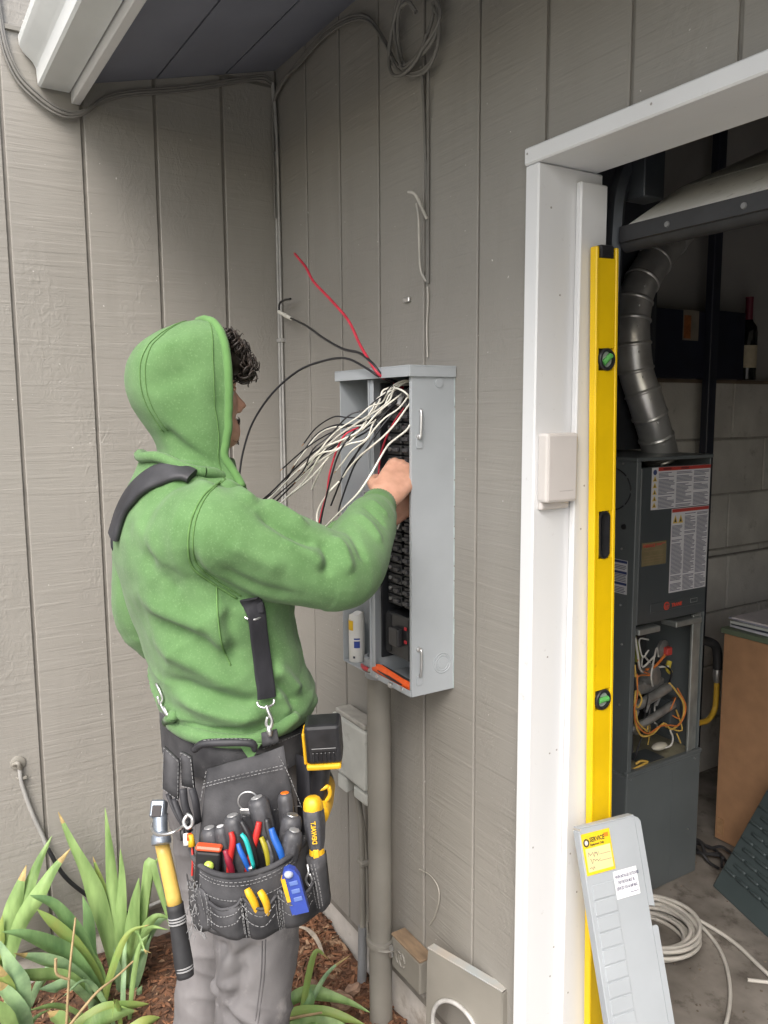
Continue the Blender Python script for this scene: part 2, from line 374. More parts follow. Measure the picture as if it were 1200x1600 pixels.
# ------------------------------------------------------------------ white rain gutter along the eave (K style)
gut = thing('rain_gutter', 'white metal rain gutter under the roof edge, its end against the wing wall', 'gutter', (0.02, -0.68, 2.45))
zg = 2.462
prof = [(-0.626, zg + 0.118), (-0.626, zg), (-0.700, zg), (-0.706, zg + 0.006), (-0.708, zg + 0.045), (-0.716, zg + 0.060), (-0.738, zg + 0.080), (-0.747, zg + 0.097), (-0.748, zg + 0.118), (-0.742, zg + 0.122), (-0.735, zg + 0.118)]
inner = [(y + (0.0012 if y < -0.63 else -0.0012), z + (0.0012 if z < zg + 0.11 else -0.0006)) for y, z in prof]
rg = []
for x in (0.022, 4.9): rg.append([(x, y, z) for y, z in prof] + [(x, y, z) for y, z in reversed(inner)])
MB().rings(rg).build('trough', M_GUTTER, gut, auto=25)
outl = prof[:9]
MB().poly([(0.0185, y, z) for y, z in outl], (0.003, 0, 0)).build('end_cap', M_GUTTER, gut)

# ------------------------------------------------------------------ white door frame round the garage opening
fr = thing('garage_door_frame', 'white painted wooden frame round the open garage doorway', 'door frame', (1.2, 0, 0))
YF = -0.030
box('jamb', 1.198, 1.236, YF, 0.142, 0.0, HZ, M_WHITE, fr, 0.003)
box('jamb', XE - 0.04, XE, YF, 0.142, 0.0, HZ, M_WHITE, fr, 0.003)
box('header', 1.1955, XE + 0.003, YF - 0.002, 0.130, HZ + 0.001, 2.098, M_WHITE, fr, 0.003)
box('door_stop', 1.237, 1.252, 0.066, 0.140, 0.0, 2.040, M_WHITE, fr, 0.003)
box('door_stop', XE - 0.056, XE - 0.041, 0.066, 0.140, 0.0, 2.040, M_WHITE, fr, 0.003)

rng = random.Random(8)
for _ in range(14):
    if rng.random() < 0.5: MB().lathe([(0, 0.0022), (0.0006, 0.0020)], (1.2362, rng.uniform(-0.015, 0.055), rng.uniform(0.2, 2.0)), (1, 0, 0), 8).build('nail_head', mat('nail_grey', (0.35, 0.33, 0.31), 0.6), fr)
    else: MB().lathe([(0, 0.0022), (0.0006, 0.0020)], (1.2522, rng.uniform(0.075, 0.13), rng.uniform(0.2, 2.0)), (1, 0, 0), 8).build('nail_head', mat('nail_grey', (0.35, 0.33, 0.31), 0.6), fr)
for x_ in (1.205, 1.50, 1.9, 2.4): MB().lathe([(0, 0.0024), (0.0006, 0.002)], (x_, YF - 0.0022, 2.086), (0, -1, 0), 8).build('nail_head', mat('nail_grey', (0.35, 0.33, 0.31), 0.6), fr)
# garage door half raised: bottom section tilted inward, black rubber seal
gd = thing('garage_door', 'raised white garage door with black rubber bottom seal, tilted under the header', 'garage door', (1.27, 0.25, 1.95))
M_DOOR = mat('door_white_paint', (0.80, 0.78, 0.73), 0.5, var=0.08, vscale=8, dirt=((0.25, 0.21, 0.16), 25, 0.58, 0.6))
def door_sec(y0, z0, y1, z1, x0=1.262, x1=XE - 0.06, th=0.04):
    d = Vector((0, y1 - y0, z1 - z0)).normalized(); n_ = Vector((0, -d.z, d.y)) * -1
    a, b = Vector((0, y0, z0)), Vector((0, y1, z1))
    mb = MB(); mb.rings([[Vector((x, 0, 0)) + p for p in (a, b, b + n_ * th, a + n_ * th)] for x in (x0, x1)]); return mb
DS = [(0.165, 1.955), (0.345, 2.062), (0.80, 2.255), (1.30, 2.33), (1.80, 2.36), (2.30, 2.37)]
for (ya, za), (yb, zb) in zip(DS[:-1], DS[1:]):
    door_sec(ya, za, yb - 0.004, zb - 0.002).build('door_section', M_DOOR, gd)
MB().tube([(1.262, 0.186, 1.936), (XE - 0.06, 0.186, 1.936)], 0.020, 12, 1, flat=1.15).build('bottom_seal', M_RUBBER, gd, auto=40)
d_ = MB(); d_.box(1.262, XE - 0.06, 0.1625, 0.167, 1.930, 1.962, 0.001); d_.build('seal_retainer', M_BLACK, gd)
for i in range(8):
    MB().lathe([(0, 0.006), (0.003, 0.005)], (1.38 + i * 0.16, 0.1625, 1.944), (0, -1, 0), 8).build('screw', mat('dull_screw', (0.16, 0.16, 0.16), 0.6), gd)
trk = thing('door_track', 'dark steel garage door track curving inside the left jamb', 'track', (1.24, 0.16, 0))
M_DKST = mat('dark_track_steel', (0.09, 0.10, 0.115), 0.45, 0.8, var=0.2, vscale=15)
tube('rail', [(1.240, 0.172, 1.3), (1.240, 0.172, 1.9), (1.240, 0.20, 2.08), (1.240, 0.32, 2.24), (1.240, 0.6, 2.31), (1.240, 2.0, 2.34)], 0.018, M_DKST, trk, 6)
MB().box(1.238, 1.290, 0.20, 0.26, 2.02, 2.30, 0.002, Matrix.Translation((0, 0, 0))).build('track_bracket', M_DKST, trk)

# small white sensor box on the jamb
sb = thing('sensor_box', 'small off-white plastic sensor box on the white door jamb', 'sensor', (1.236,0.0184,1.4714))
c = Vector((1.237,-0.0255,1.5494)); c2 = Vector((1.237,0.0581,1.404))
M_OFFW = mat('offwhite_plastic', (0.64, 0.60, 0.57), 0.45, var=0.03, vscale=8)
box('housing', 1.2365, 1.266, -0.022, 0.062, c2.z + 0.012, c.z + 0.004, M_OFFW, sb, 0.006)
box('base', 1.2362, 1.247, -0.019, 0.058, c2.z - 0.004, c2.z + 0.03, M_OFFW, sb, 0.004)
box('badge', 1.2655, 1.2665, 0.012, 0.050, c2.z + 0.034, c2.z + 0.0355, mat('badge_grey', (0.5, 0.46, 0.44), 0.5), sb, 0.0002)

# ------------------------------------------------------------------ electrical panel (meter-main enclosure, open)
M_PGREY = mat('panel_grey_enamel', (0.36, 0.385, 0.405), 0.38, var=0.05, vscale=9, bump=0.05, bscale=120, bdist=0.0006, dirt=((0.62, 0.64, 0.64), 38, 0.70, 0.35))
M_BUS = mat('bus_black', (0.012, 0.013, 0.016), 0.5, var=0.3, vscale=25)
M_BRK = mat('breaker_black', (0.020, 0.021, 0.023), 0.32, var=0.2, vscale=60)
M_REDP = mat('red_plastic', (0.42, 0.025, 0.035), 0.4, var=0.15, vscale=30)
PX0, PX1, PYF, PYB, PZ0, PZ1 = 0.622, 0.950, -0.130, -0.0125, 0.944, 1.694
pan = thing('electrical_panel', 'open grey steel electrical panel with rows of black breakers mounted on the siding', 'electrical panel', (0.786, PYB, PZ0))
t = 0.0022
box('back_plate', PX0 + t, PX1 - t, PYB - 0.003, PYB, PZ0 + t, PZ1 - t, M_PGREY, pan, 0)
box('side_wall', PX0, PX0 + t, PYF, PYB, PZ0, PZ1, M_PGREY, pan, 0.0006)
side = box('side_wall', PX1 - t, PX1, PYF, PYB, PZ0, PZ1, M_PGREY, pan, 0.0006)
box('side_lip', PX1 - 0.010, PX1 - t - 0.0002, PYF + 0.0004, PYF + 0.003, PZ0 + 0.004, PZ1 - 0.004, M_PGREY, pan, 0.0006)
box('bottom_wall', PX0 + t, PX1 - t, PYF, PYB, PZ0, PZ0 + t, M_PGREY, pan, 0.0006)
box('bottom_lip', 0.775, PX1 - t, PYF - 0.002, PYF - 0.0003, PZ0 - 0.0005, PZ0 + 0.014, M_PGREY, pan, 0.0006)
cap = MB(); cap.box(PX0 - 0.008, PX1 + 0.006, PYF - 0.010, PYB + 0.0008, PZ1, PZ1 + 0.004, 0.001); cap.box(PX0 - 0.008, PX1 + 0.006, PYF - 0.010, PYF - 0.0075, PZ1 - 0.021, PZ1 + 0.0005, 0.0008); cap.box(PX1 + 0.0035, PX1 + 0.006, PYF - 0.0075, PYB, PZ1 - 0.021, PZ1 + 0.0005, 0.0008); cap.box(PX0 - 0.008, PX0 - 0.0055, PYF - 0.0075, PYB, PZ1 - 0.021, PZ1 + 0.0005, 0.0008)
cp = cap.build('top_cap', M_PGREY, pan)
dv = box('divider', 0.763, 0.766, PYF + 0.004, PYB - 0.003, PZ0 + t, PZ1 - t, M_PGREY, pan, 0)
box('flange', 0.763, 0.784, PYF + 0.0015, PYF + 0.0038, PZ0 + t, PZ1 - 0.022, M_PGREY, dv, 0.0005)
box('flange', 0.7662, 0.7685, PYF - 0.003, PYF + 0.0012, PZ0 + t, PZ1 - 0.022, M_PGREY, dv, 0.0005)
# black inner bus pan
box('bus_base', 0.792, 0.944, -0.050, -0.016, PZ0 + 0.05, PZ1 - 0.03, M_BUS, pan, 0.003)
box('bus_side', 0.786, 0.791, -0.112, -0.016, PZ0 + 0.05, PZ1 - 0.03, M_BUS, pan, 0.001)
# breakers: two columns, handles pointing to the middle rail
brk_me = MB(); brk_me.box(0, 0.060, -0.100, -0.051, 0, 0.0235, 0.0015)
hd_me = MB(); hd_me.box(0.036, 0.056, -0.109, -0.1005, 0.007, 0.0165, 0.0015)
b0 = None
nrow = 20
for cx_, flip in ((0.800, 1), (0.868, -1)):
    for r_ in range(nrow):
        z = 1.625 - r_ * 0.0258
        if b0 is None:
            b0 = put('breaker', brk_me.v, brk_me.f, M_BRK); b0.parent = pan
            h0 = put('handle', hd_me.v, hd_me.f, mat('handle_black', (0.05, 0.05, 0.055), 0.3)); h0.parent = b0
            lug0 = put('terminal_screw', *(lambda m_: (m_.v, m_.f))(MB().lathe([(0, 0.005), (0.0025, 0.0045)], (0.012, -0.1003, 0.012), (0, -1, 0), 10)), M_STEEL); lug0.parent = b0
            bb = b0
        else:
            bb = b0.copy(); COL.objects.link(bb)
            for ch in (h0, lug0):
                c_ = ch.copy(); COL.objects.link(c_); c_.parent = bb
            bb.parent = pan
        bb.location = Vector((cx_ + (0 if flip == 1 else 0.064), 0, z)) - LOC[pan.name][0]
        if flip == -1: bb.scale = (-1, 1, 1)
# main breaker under the branch breakers
mbk = box('main_breaker', 0.800, 0.900, -0.106, -0.051, 1.010, 1.115, M_BRK, pan, 0.003)
box('handle', 0.835, 0.875, -0.122, -0.1062, 1.040, 1.085, mat('main_handle', (0.03, 0.03, 0.032), 0.35), mbk, 0.004)
for q in range(4): box('cooling_rib', 0.803 + q * 0.006, 0.806 + q * 0.006, -0.109, -0.1062, 1.016, 1.110, M_BRK, mbk, 0.0006)
box('indicator', 0.884, 0.894, -0.1095, -0.1063, 1.084, 1.092, M_REDP, mbk, 0.001); box('indicator', 0.884, 0.894, -0.1095, -0.1063, 1.052, 1.060, M_REDP, mbk, 0.001)
# meter socket: jaws on red insulating blocks
ms = box('meter_block', 0.646, 0.690, -0.070, -0.016, 1.360, 1.390, M_REDP, pan, 0.003)
box('jaw', 0.660, 0.668, -0.088, -0.0705, 1.355, 1.395, M_STEEL, ms, 0.001); box('jaw', 0.676, 0.683, -0.088, -0.0705, 1.355, 1.395, M_STEEL, ms, 0.001)
ms = box('meter_block', 0.705, 0.752, -0.070, -0.016, 1.360, 1.390, M_REDP, pan, 0.003)
box('jaw', 0.718, 0.726, -0.088, -0.0705, 1.355, 1.395, M_STEEL, ms, 0.001)
box('meter_block', 0.680, 0.752, -0.085, -0.016, 1.090, 1.250, M_BUS, pan, 0.006)
# latches and knockout on the near side wall
for zc, up in ((1.565, 1), (1.020, -1)):
    la = thing_part = MB().box(PX1 + 0.0003, PX1 + 0.0023, -0.118, -0.102, zc - 0.050, zc - 0.026, 0.0006).build('latch_plate', M_PGREY, pan)
    MB().tube([(PX1 + 0.004, -0.112, zc - 0.028), (PX1 + 0.007, -0.110, zc - 0.02), (PX1 + 0.006, -0.108, zc + 0.03), (PX1 + 0.001, -0.108, zc + 0.034)], 0.0032, 8, 4).build('latch_wire', M_STEEL, la, auto=50)
    MB().lathe([(0, 0.006), (0.004, 0.0055), (0.0055, 0.003)], (PX1 + 0.0003, -0.113, zc - 0.024 if up == 1 else zc + 0.036), (1, 0, 0), 10).build('rivet', M_STEEL, la, auto=40)
kc = Vector((PX1, -0.045, 1.012))
ko = MB().lathe([(0.0002, 0.013), (0.0012, 0.0125), (0.0013, 0.004)], kc, (1, 0, 0), 24).build('knockout', M_PGREY, pan, auto=30)
for rr in (0.018, 0.024):
    MB().tube([kc + Vector((0.0006, math.cos(a) * rr, math.sin(a) * rr)) for a in [i * 2 * math.pi / 28 for i in range(28)]], 0.0012, 6, 1).build('knockout_ring', M_PGREY, ko, auto=50)
MB().lathe([(0.0002, 0.011), (0.0018, 0.0105), (0.0022, 0.004)], (PX1 + 0.0002, -0.056, PZ1 - 0.034), (1, 0, 0), 20).build('padlock_notch', M_PGREY, pan, auto=30)
box('ground_lug', 0.862, 0.876, PYF - 0.012, PYF - 0.0021, PZ0 + 0.001, PZ0 + 0.012, M_STEEL, pan, 0.002)
for x_ in (0.80, 0.91): MB().lathe([(0, 0.005), (0.003, 0.0045)], (x_, PYF - 0.0022, PZ0 + 0.008), (0, -1, 0), 8).build('screw', M_STEEL, pan)
# flaking old paint edge where panel meets siding
rng = random.Random(3)
mb = MB(); z = PZ0
while z < PZ1 - 0.04:
    L_ = rng.uniform(0.02, 0.10); w_ = rng.uniform(0.0003, 0.002)
    mb.box(PX1 - 0.001, PX1 + 0.0015 + w_, PYB - 0.001, PYB + 0.0004, z, z + L_, 0.0004); z += L_ + rng.uniform(0.0, 0.004)
mb.build('sealant_bead', mat('pale_sealant', (0.38, 0.44, 0.44), 0.6, var=0.15, vscale=50), pan)

# can and knife lying in the panel
can = thing('sealant_tube', 'white plastic tube with torn top, yellow and blue print, standing in the panel', 'tube', (0.650, -0.104, PZ0 + t))
M_CANW = mat('white_tube_plastic', (0.74, 0.73, 0.70), 0.4, var=0.05, vscale=30)
cc = Vector((0.650, -0.104, PZ0 + t + 0.0006))
R_ = []
for i, (z_, r_) in enumerate([(0, 0.019), (0.002, 0.021), (0.05, 0.021), (0.105, 0.0212), (0.118, 0.0208), (0.128, 0.0195)]):
    R_.append([cc + Vector((math.cos(a) * r_, math.sin(a) * r_, z_ + (0.004 * math.sin(a * 1 + 0.8) + 0.003 * math.sin(3 * a) if z_ > 0.11 else 0))) for a in [k * 2 * math.pi / 24 for k in range(24)]])
MB().rings(R_).build('body', M_CANW, can, auto=45)
def wrap(c, r, a0, a1, z0, z1, n=8):
    return MB().rings([[c + Vector((math.cos(a) * r, math.sin(a) * r, z)) for a in [a0 + (a1 - a0) * k / n for k in range(n + 1)]] for z in (z0, z1)], closed=False, cap=False)
A = math.radians
wrap(cc, 0.0216, A(-110), A(-55), 0.086, 0.112).build('yellow_print', mat('print_yellow', (0.75, 0.45, 0.01), 0.5), can, True)
wrap(cc, 0.0216, A(-50), A(-8), 0.040, 0.058).build('blue_print', mat('print_blue', (0.03, 0.06, 0.30), 0.5), can, True)
wrap(cc, 0.0216, A(-50), A(-8), 0.062, 0.066).build('blue_print', MATS['print_blue'], can, True)
wrap(cc, 0.0216, A(-58), A(-42), 0.012, 0.018).build('dark_print', mat('print_dark', (0.06, 0.06, 0.08), 0.5), can, True)

kn = thing('cable_knife', 'orange and black cable knife lying on the bottom lip of the panel', 'knife', (0.82, -0.115, PZ0 + t))
M_ORANGE = mat('orange_plastic', (0.72, 0.10, 0.015), 0.42, var=0.12, vscale=60)
ks = [(0.768, -0.120, 0.962), (0.80, -0.121, 0.966), (0.85, -0.119, 0.962), (0.90, -0.116, 0.958), (0.945, -0.110, 0.957)]
MB().tube(ks, [0.009, 0.0115, 0.011, 0.010, 0.009], 10, 4, flat=1.15).build('grip', M_ORANGE, kn, auto=40)
MB().tube([(x, y - 0.0095, z + 0.001) for x, y, z in ks[1:4]], [0.002, 0.004, 0.002], 8, 4).build('grip_inlay', M_BLACK, kn, auto=40)
MB().tube([(x, y + 0.004, z + 0.010) for x, y, z in ks[1:]], [0.003, 0.005, 0.004], 8, 4).build('blade_cover', M_BLACK, kn, auto=40)
rk = thing('red_handled_pliers', 'red handle tip of pliers lying beside the meter hub in the panel', 'pliers', (0.735, -0.125, PZ0 + t))
MB().tube([(0.700, -0.118, 0.951), (0.725, -0.126, 0.952), (0.752, -0.128, 0.954)], [0.004, 0.006, 0.0055], 8, 4).build('handle', M_REDP, rk, auto=40)
MB().tube([(0.752, -0.128, 0.954), (0.775, -0.12, 0.953)], [0.0055, 0.004], 8, 3).build('jaw', M_STEEL, rk, auto=40)

# ------------------------------------------------------------------ conduit from panel into the ground
cdt = thing('service_conduit', 'thick taupe-painted conduit pipe running from panel bottom into the ground', 'conduit', (0.690, -0.062, -0.1))
MB().lathe([(0, 0.0315), (1.02, 0.0315)], (0.690, -0.062, -0.10), (0, 0, 1), 28).build('pipe', M_TAUPE, cdt, auto=40)
hub = MB().lathe([(0, 0.034), (0.003, 0.036), (0.030, 0.036), (0.033, 0.034), (0.034, 0.030)], (0.690, -0.062, PZ0 - 0.036), (0, 0, 1), 28).build('hub', M_PGREY, cdt, auto=40)
MB().lathe([(0, 0.030), (0.002, 0.034), (0.022, 0.034), (0.024, 0.027), (0.010, 0.026)], (0.705, -0.075, PZ0 + t + 0.0004), (0, 0, 1), 24).build('lock_ring', M_PGREY, hub, auto=40)
cl = MB().lathe([(0, 0.0325), (0.002, 0.0385), (0.010, 0.0395), (0.018, 0.0385), (0.020, 0.0325)], (0.690, -0.062, 0.150), (0, 0, 1), 28).build('clamp', M_TAUPE, cdt, auto=40)
MB().tube([(0.720, -0.085, 0.158), (0.735, -0.070, 0.158), (0.742, -0.045, 0.158), (0.742, -0.015, 0.158)], 0.007, 8, 4, flat=0.4).build('clamp_ear', M_TAUPE, cl, auto=50)
for zz in (0.150, 0.170): MB().lathe([(0, 0.008), (0.005, 0.007)], (0.745, -0.060, zz), (0, -1, 0.1), 6).build('bolt', M_STEEL, cl)

# ------------------------------------------------------------------ grey utility box on wall, cables out of it
ub = thing('utility_box', 'weathered grey plastic utility box on the wall left of the conduit', 'junction box', (0.555, -0.0125, 0.55))
M_UGREY = mat('weathered_grey_plastic', (0.47, 0.475, 0.44), 0.55, var=0.10, vscale=12, dirt=((0.20, 0.19, 0.16), 18, 0.60, 0.5))
box('housing', 0.452, 0.632, -0.062, -0.0125, 0.555, 0.742, M_UGREY, ub, 0.006)
lid = box('lid', 0.447, 0.637, -0.076, -0.060, 0.566, 0.736, M_UGREY, ub, 0.007)
box('ridge', 0.458, 0.628, -0.070, -0.020, 0.7365, 0.752, mat('ridge_brown', (0.36, 0.345, 0.31), 0.6, var=0.15, vscale=30), ub, 0.005)
box('cable_port', 0.460, 0.512, -0.066, -0.0125, 0.510, 0.554, M_UGREY, ub, 0.005)
box('cable_port', 0.557, 0.630, -0.068, -0.0125, 0.520, 0.554, M_UGREY, ub, 0.005)
box('mounting_tab', 0.582, 0.598, -0.019, -0.0125, 0.752, 0.790, M_STEEL, ub, 0.002)
pc = thing('thin_grey_conduit', 'thin grey conduit dropping from the utility box to the mulch', 'conduit', (0.59, -0.03, -0.07))
tube('pipe', [(0.528, -0.045, 0.52), (0.534, -0.034, 0.45), (0.536, -0.030, 0.30), (0.537, -0.030, 0.10)], 0.0095, M_TAUPE, pc, 10)
tube('sleeve', [(0.537, -0.030, 0.10), (0.535, -0.032, -0.02), (0.533, -0.034, -0.09)], 0.0135, mat('sleeve_grey', (0.22, 0.225, 0.23), 0.5, var=0.1, vscale=20), pc, 12)
box('strap', 0.521, 0.558, -0.042, -0.0125, 0.296, 0.308, M_TAUPE, pc, 0.002)
tag(tube('thin_cable', [(0.512, -0.040, 0.515), (0.530, -0.030, 0.46), (0.520, -0.020, 0.35), (0.525, -0.018, 0.20), (0.550, -0.022, 0.10), (0.563, -0.028, 0.06)], 0.0035, M_TAUPE, None, 6), 'thin painted cable from the left port of the utility box', 'cable')
tag(tube('thin_cable', [(0.522, -0.040, 0.515), (0.538, -0.028, 0.44), (0.542, -0.020, 0.33), (0.548, -0.02, 0.19), (0.555, -0.02, 0.12)], 0.004, M_TAUPE, None, 6), 'thin painted cable hugging the thin grey conduit below utility box', 'cable')

# painted wooden block at the foot of the wall, raw wood on top
wb_ = thing('wooden_block', 'taupe painted wooden block with bare weathered top edge beside the conduit clamp', 'wood block', (0.80, -0.0125, 0.115))
box('block', 0.738, 0.872, -0.056, -0.0125, 0.112, 0.200, M_TAUPE, wb_, 0.004)
box('bare_edge', 0.7365, 0.8725, -0.057, -0.0125, 0.2003, 0.208, mat('weathered_wood', (0.21, 0.145, 0.09), 0.85, var=0.35, vscale=40, stretch=(0.3, 1, 1)), wb_, 0.002)
for q in range(2): MB().tube([Vector((0.775 + 0.016 * q, -0.058, 0.160)) + Vector((math.cos(a) * 0.013, 0, math.sin(a) * 0.018)) for a in [i * 0.5 for i in range(12)]], 0.0025, 6, 2).build('cable_staple', M_TAUPE, wb_, auto=50)

# ------------------------------------------------------------------ meter cover with round opening leaning at the wall foot
mc = thing('meter_cover', 'taupe painted metal meter cover with round opening leaning at the wall foot', 'meter cover', (0, 0, 0), rot=(0, 0, 0))
TLc = Vector((0.938, -0.078, 0.292)); TRc = Vector((1.158, -0.026, 0.298)); dn = Vector((-0.06, -0.035, -0.36))
Mx = frame_M(TLc, TRc - TLc, -dn); W_ = (TRc - TLc).length; H_ = 0.36
mc.matrix_world = Mx; LOC[mc.name] = (Vector((0, 0, 0)), True)
cx_, cz_, rr = 0.098, -0.165, 0.072
outer = []; innr = []; N_ = 48
for k in range(N_):
    a = 2 * math.pi * k / N_; d = Vector((math.cos(a), math.sin(a)))
    tx = ((W_ - cx_) if d.x > 0 else cx_) / max(abs(d.x), 1e-6); ty = ((-cz_) if d.y > 0 else (H_ + cz_)) / max(abs(d.y), 1e-6); tt = min(tx, ty)
    outer.append((cx_ + d.x * tt, cz_ + d.y * tt)); innr.append((cx_ + d.x * rr, cz_ + d.y * rr))
def plate(zf, zb):
    mb = MB(); mb.rings([[(x, y, zf) for x, y in innr], [(x, y, zf) for x, y in outer], [(x, y, zb) for x, y in outer], [(x, y, zb) for x, y in innr], [(x, y, zf) for x, y in innr]], True, False); return mb
plate(0.0, -0.004).build('plate', M_TAUPE, mc)
M_CHIP = mat('chipped_blue_edge', (0.30, 0.37, 0.40), 0.5, col2=(0.40, 0.36, 0.31), vscale=12)
MB().box(0, W_, 0.0005, 0.0035, -0.024, 0.0005, 0.0008).build('bent_edge', M_CHIP, mc)
MB().box(W_ + 0.0003, W_ + 0.003, -H_, 0.0, -0.024, 0.0005, 0.0008).build('bent_edge', M_TAUPE, mc)
MB().tube([(cx_ + math.cos(a) * (rr + 0.002), cz_ + math.sin(a) * (rr + 0.002), 0.003) for a in [i * 2 * math.pi / 40 for i in range(41)]], 0.0055, 8, 1, cap=False).build('rim', mat('rim_worn', (0.42, 0.41, 0.39), 0.4, var=0.2, vscale=40), mc, True)

# ------------------------------------------------------------------ cables on the walls
M_CABP = mat('painted_cable', (0.17, 0.163, 0.15), 0.5, var=0.1, vscale=30)
M_CABG = mat('grey_cable', (0.33, 0.325, 0.31), 0.45, var=0.12, vscale=25)
corner = thing('corner_cables', 'pair of painted cables clipped down the inside corner of the walls', 'cables', (0.03, -0.02, 0.0))
tube('cable', [(0.020, -0.020, 0.05), (0.019, -0.021, 1.0), (0.020, -0.020, 1.9), (0.021, -0.021, 2.45), (0.022, -0.026, 2.60)], 0.0052, M_CABG, corner, 8)
tube('cable', [(0.036, -0.019, 0.05), (0.035, -0.018, 1.0), (0.036, -0.019, 1.9), (0.034, -0.020, 2.40), (0.032, -0.028, 2.60)], 0.0042, M_CABG, corner, 8)
for zz in (0.55, 1.25, 1.818): box('clip', 0.012, 0.044, -0.027, -0.0118, zz, zz + 0.012, M_CABG, corner, 0.001)

eave = thing('eave_cable_bundle', 'bundle of painted cables looping under the gutter and along the soffit joint', 'cables', (0.02, -0.3, 2.5))
for q, (dy, dz, rr) in enumerate(((0, 0.004, 0.0046), (0.004, 0.012, 0.0034), (-0.006, -0.004, 0.0034))):
    tube('cable', [(0.020, -0.80 + dy, 3.0), (0.020, -0.79 + dy, 2.62 + dz), Vector((0.022,-0.7629,2.4907)) + Vector((0, dy, dz)), Vector((0.026,-0.7076,2.4282)) + Vector((0, dy, dz)), Vector((0.03,-0.6454,2.3975)) + Vector((0, dy, dz)), Vector((0.03,-0.5917,2.4103)) + Vector((0, dy, dz)), Vector((0.022,-0.5048,2.4721)) + Vector((0, dy, dz)), Vector((0.02,-0.2818,2.5357)) + Vector((0, dy, dz)), Vector((0.02,-0.0791,2.6039)) + Vector((0, dy, dz)), (0.022, -0.03, 2.602 + dz)], rr, M_CABP, eave, 8)
up = thing('wall_cable_bundle', 'bundle of painted cables rising in an arc over the garage wall to the coil', 'cables', (0.3, -0.02, 2.55))
for q, (dx, dz, rr) in enumerate(((0, 0, 0.0046), (0.006, -0.010, 0.0034), (0.014, -0.018, 0.0034))):
    o_ = Vector((dx, -0.003 * q, dz))
    tube('cable', [(0.030, -0.030, 2.40 - 0.1 * q), (0.034, -0.026, 2.55)] + [Vector(p) + o_ for p in ((0.2145,-0.022,2.6066), (0.3589,-0.024,2.6213), (0.5052,-0.026,2.6047), (0.6019,-0.026,2.5671), (0.6765,-0.026,2.4875), (0.734,-0.03,2.4144))] + [Vector((0.8002,-0.034,2.3685)) + o_ * 0.5, Vector((0.8648,-0.034,2.3574)) + o_ * 0.5, (0.9066,-0.034,2.38), (0.9159,-0.034,2.4327), (0.8889,-0.032,2.4829)], rr, M_CABP, up, 8)
coil = thing('hanging_cable_coil', 'coil of spare painted cable hung high on the garage wall', 'cable coil', (0.8006,-0.02,2.4596))
rng = random.Random(11)
cc_ = Vector((0.8155,-0.03,2.4545))
pts = []
for i in range(52):
    a = i * 2 * math.pi / 13; k_ = i / 52
    pts.append(cc_ + Vector((math.cos(a) * (0.088 + 0.022 * math.sin(i * 0.7)), -0.012 * k_ + 0.004 * math.sin(i), math.sin(a) * (0.085 + 0.02 * math.sin(i * 0.43 + 1)))))
tube('loops', pts, 0.0043, M_CABP, coil, 8, 4)
tube('tie', [cc_ + Vector((0.035, -0.02, 0.02)), cc_ + Vector((0.02, -0.03, 0.045)), cc_ + Vector((-0.01, -0.028, 0.05)), cc_ + Vector((0.03, -0.024, 0.075)), cc_ + Vector((0.05, -0.02, 0.05))], 0.005, M_CABP, coil, 6)
dropc = thing('drop_cable', 'painted cable dropping straight down the garage wall groove from coil', 'cable', (0.8467,-0.016,2.098))
tube('cable', [(0.8412,-0.03,2.369), (0.8314,-0.018,2.3115), (0.8377,-0.017,2.1985), (0.8441,-0.016,2.0985), (0.847,-0.016,1.8929)], 0.0035, M_CABP, dropc, 6)
tube('cable', [(0.869,-0.03,2.3649), (0.8519,-0.018,2.2776), (0.8493,-0.016,2.0974), (0.8496,-0.016,1.8925)], 0.003, M_CABP, dropc, 6)
box('staple', 0.745, 0.772, -0.020, -0.0118, 1.860, 1.872, M_STEEL, dropc, 0.002)
M_BEIGE = mat('beige_cable', (0.42, 0.40, 0.36), 0.5, var=0.15, vscale=30)
tag(tube('beige_cable_end', [(0.818,-0.05,2.0999), (0.837,-0.045,2.0921), (0.8458,-0.035,2.0675), (0.85,-0.02,2.0372)], 0.0038, M_BEIGE), 'bent beige cable end sticking out from drop cable on the wall', 'cable')
tag(tube('beige_cable_loop', [(0.8226,-0.03,2.0758), (0.8305,-0.03,2.0428), (0.8272,-0.026,1.9935), (0.8266,-0.022,1.9287), (0.8446,-0.018,1.8974)], 0.003, M_BEIGE), 'drooping beige cable loop ending at wall staple above panel', 'cable')
tag(tube('beige_wall_cable', [(0.847,-0.016,1.8856), (0.8496,-0.016,1.8532), (0.8444,-0.016,1.7951), (0.8472,-0.016,1.7238)], 0.0022, M_BEIGE), 'thin beige cable from staple down to the panel top', 'cable')
tag(tube('loose_white_string', [(0.808,-0.014,0.4125), (0.8603,-0.016,0.4225), (0.8996,-0.02,0.415), (0.9053,-0.02,0.3837), (0.8832,-0.016,0.3266), (0.8577,-0.014,0.2848)], 0.0016, mat('dull_string', (0.34, 0.32, 0.28), 0.6)), 'thin pale wire loop stuck to the wall right of conduit', 'wire')
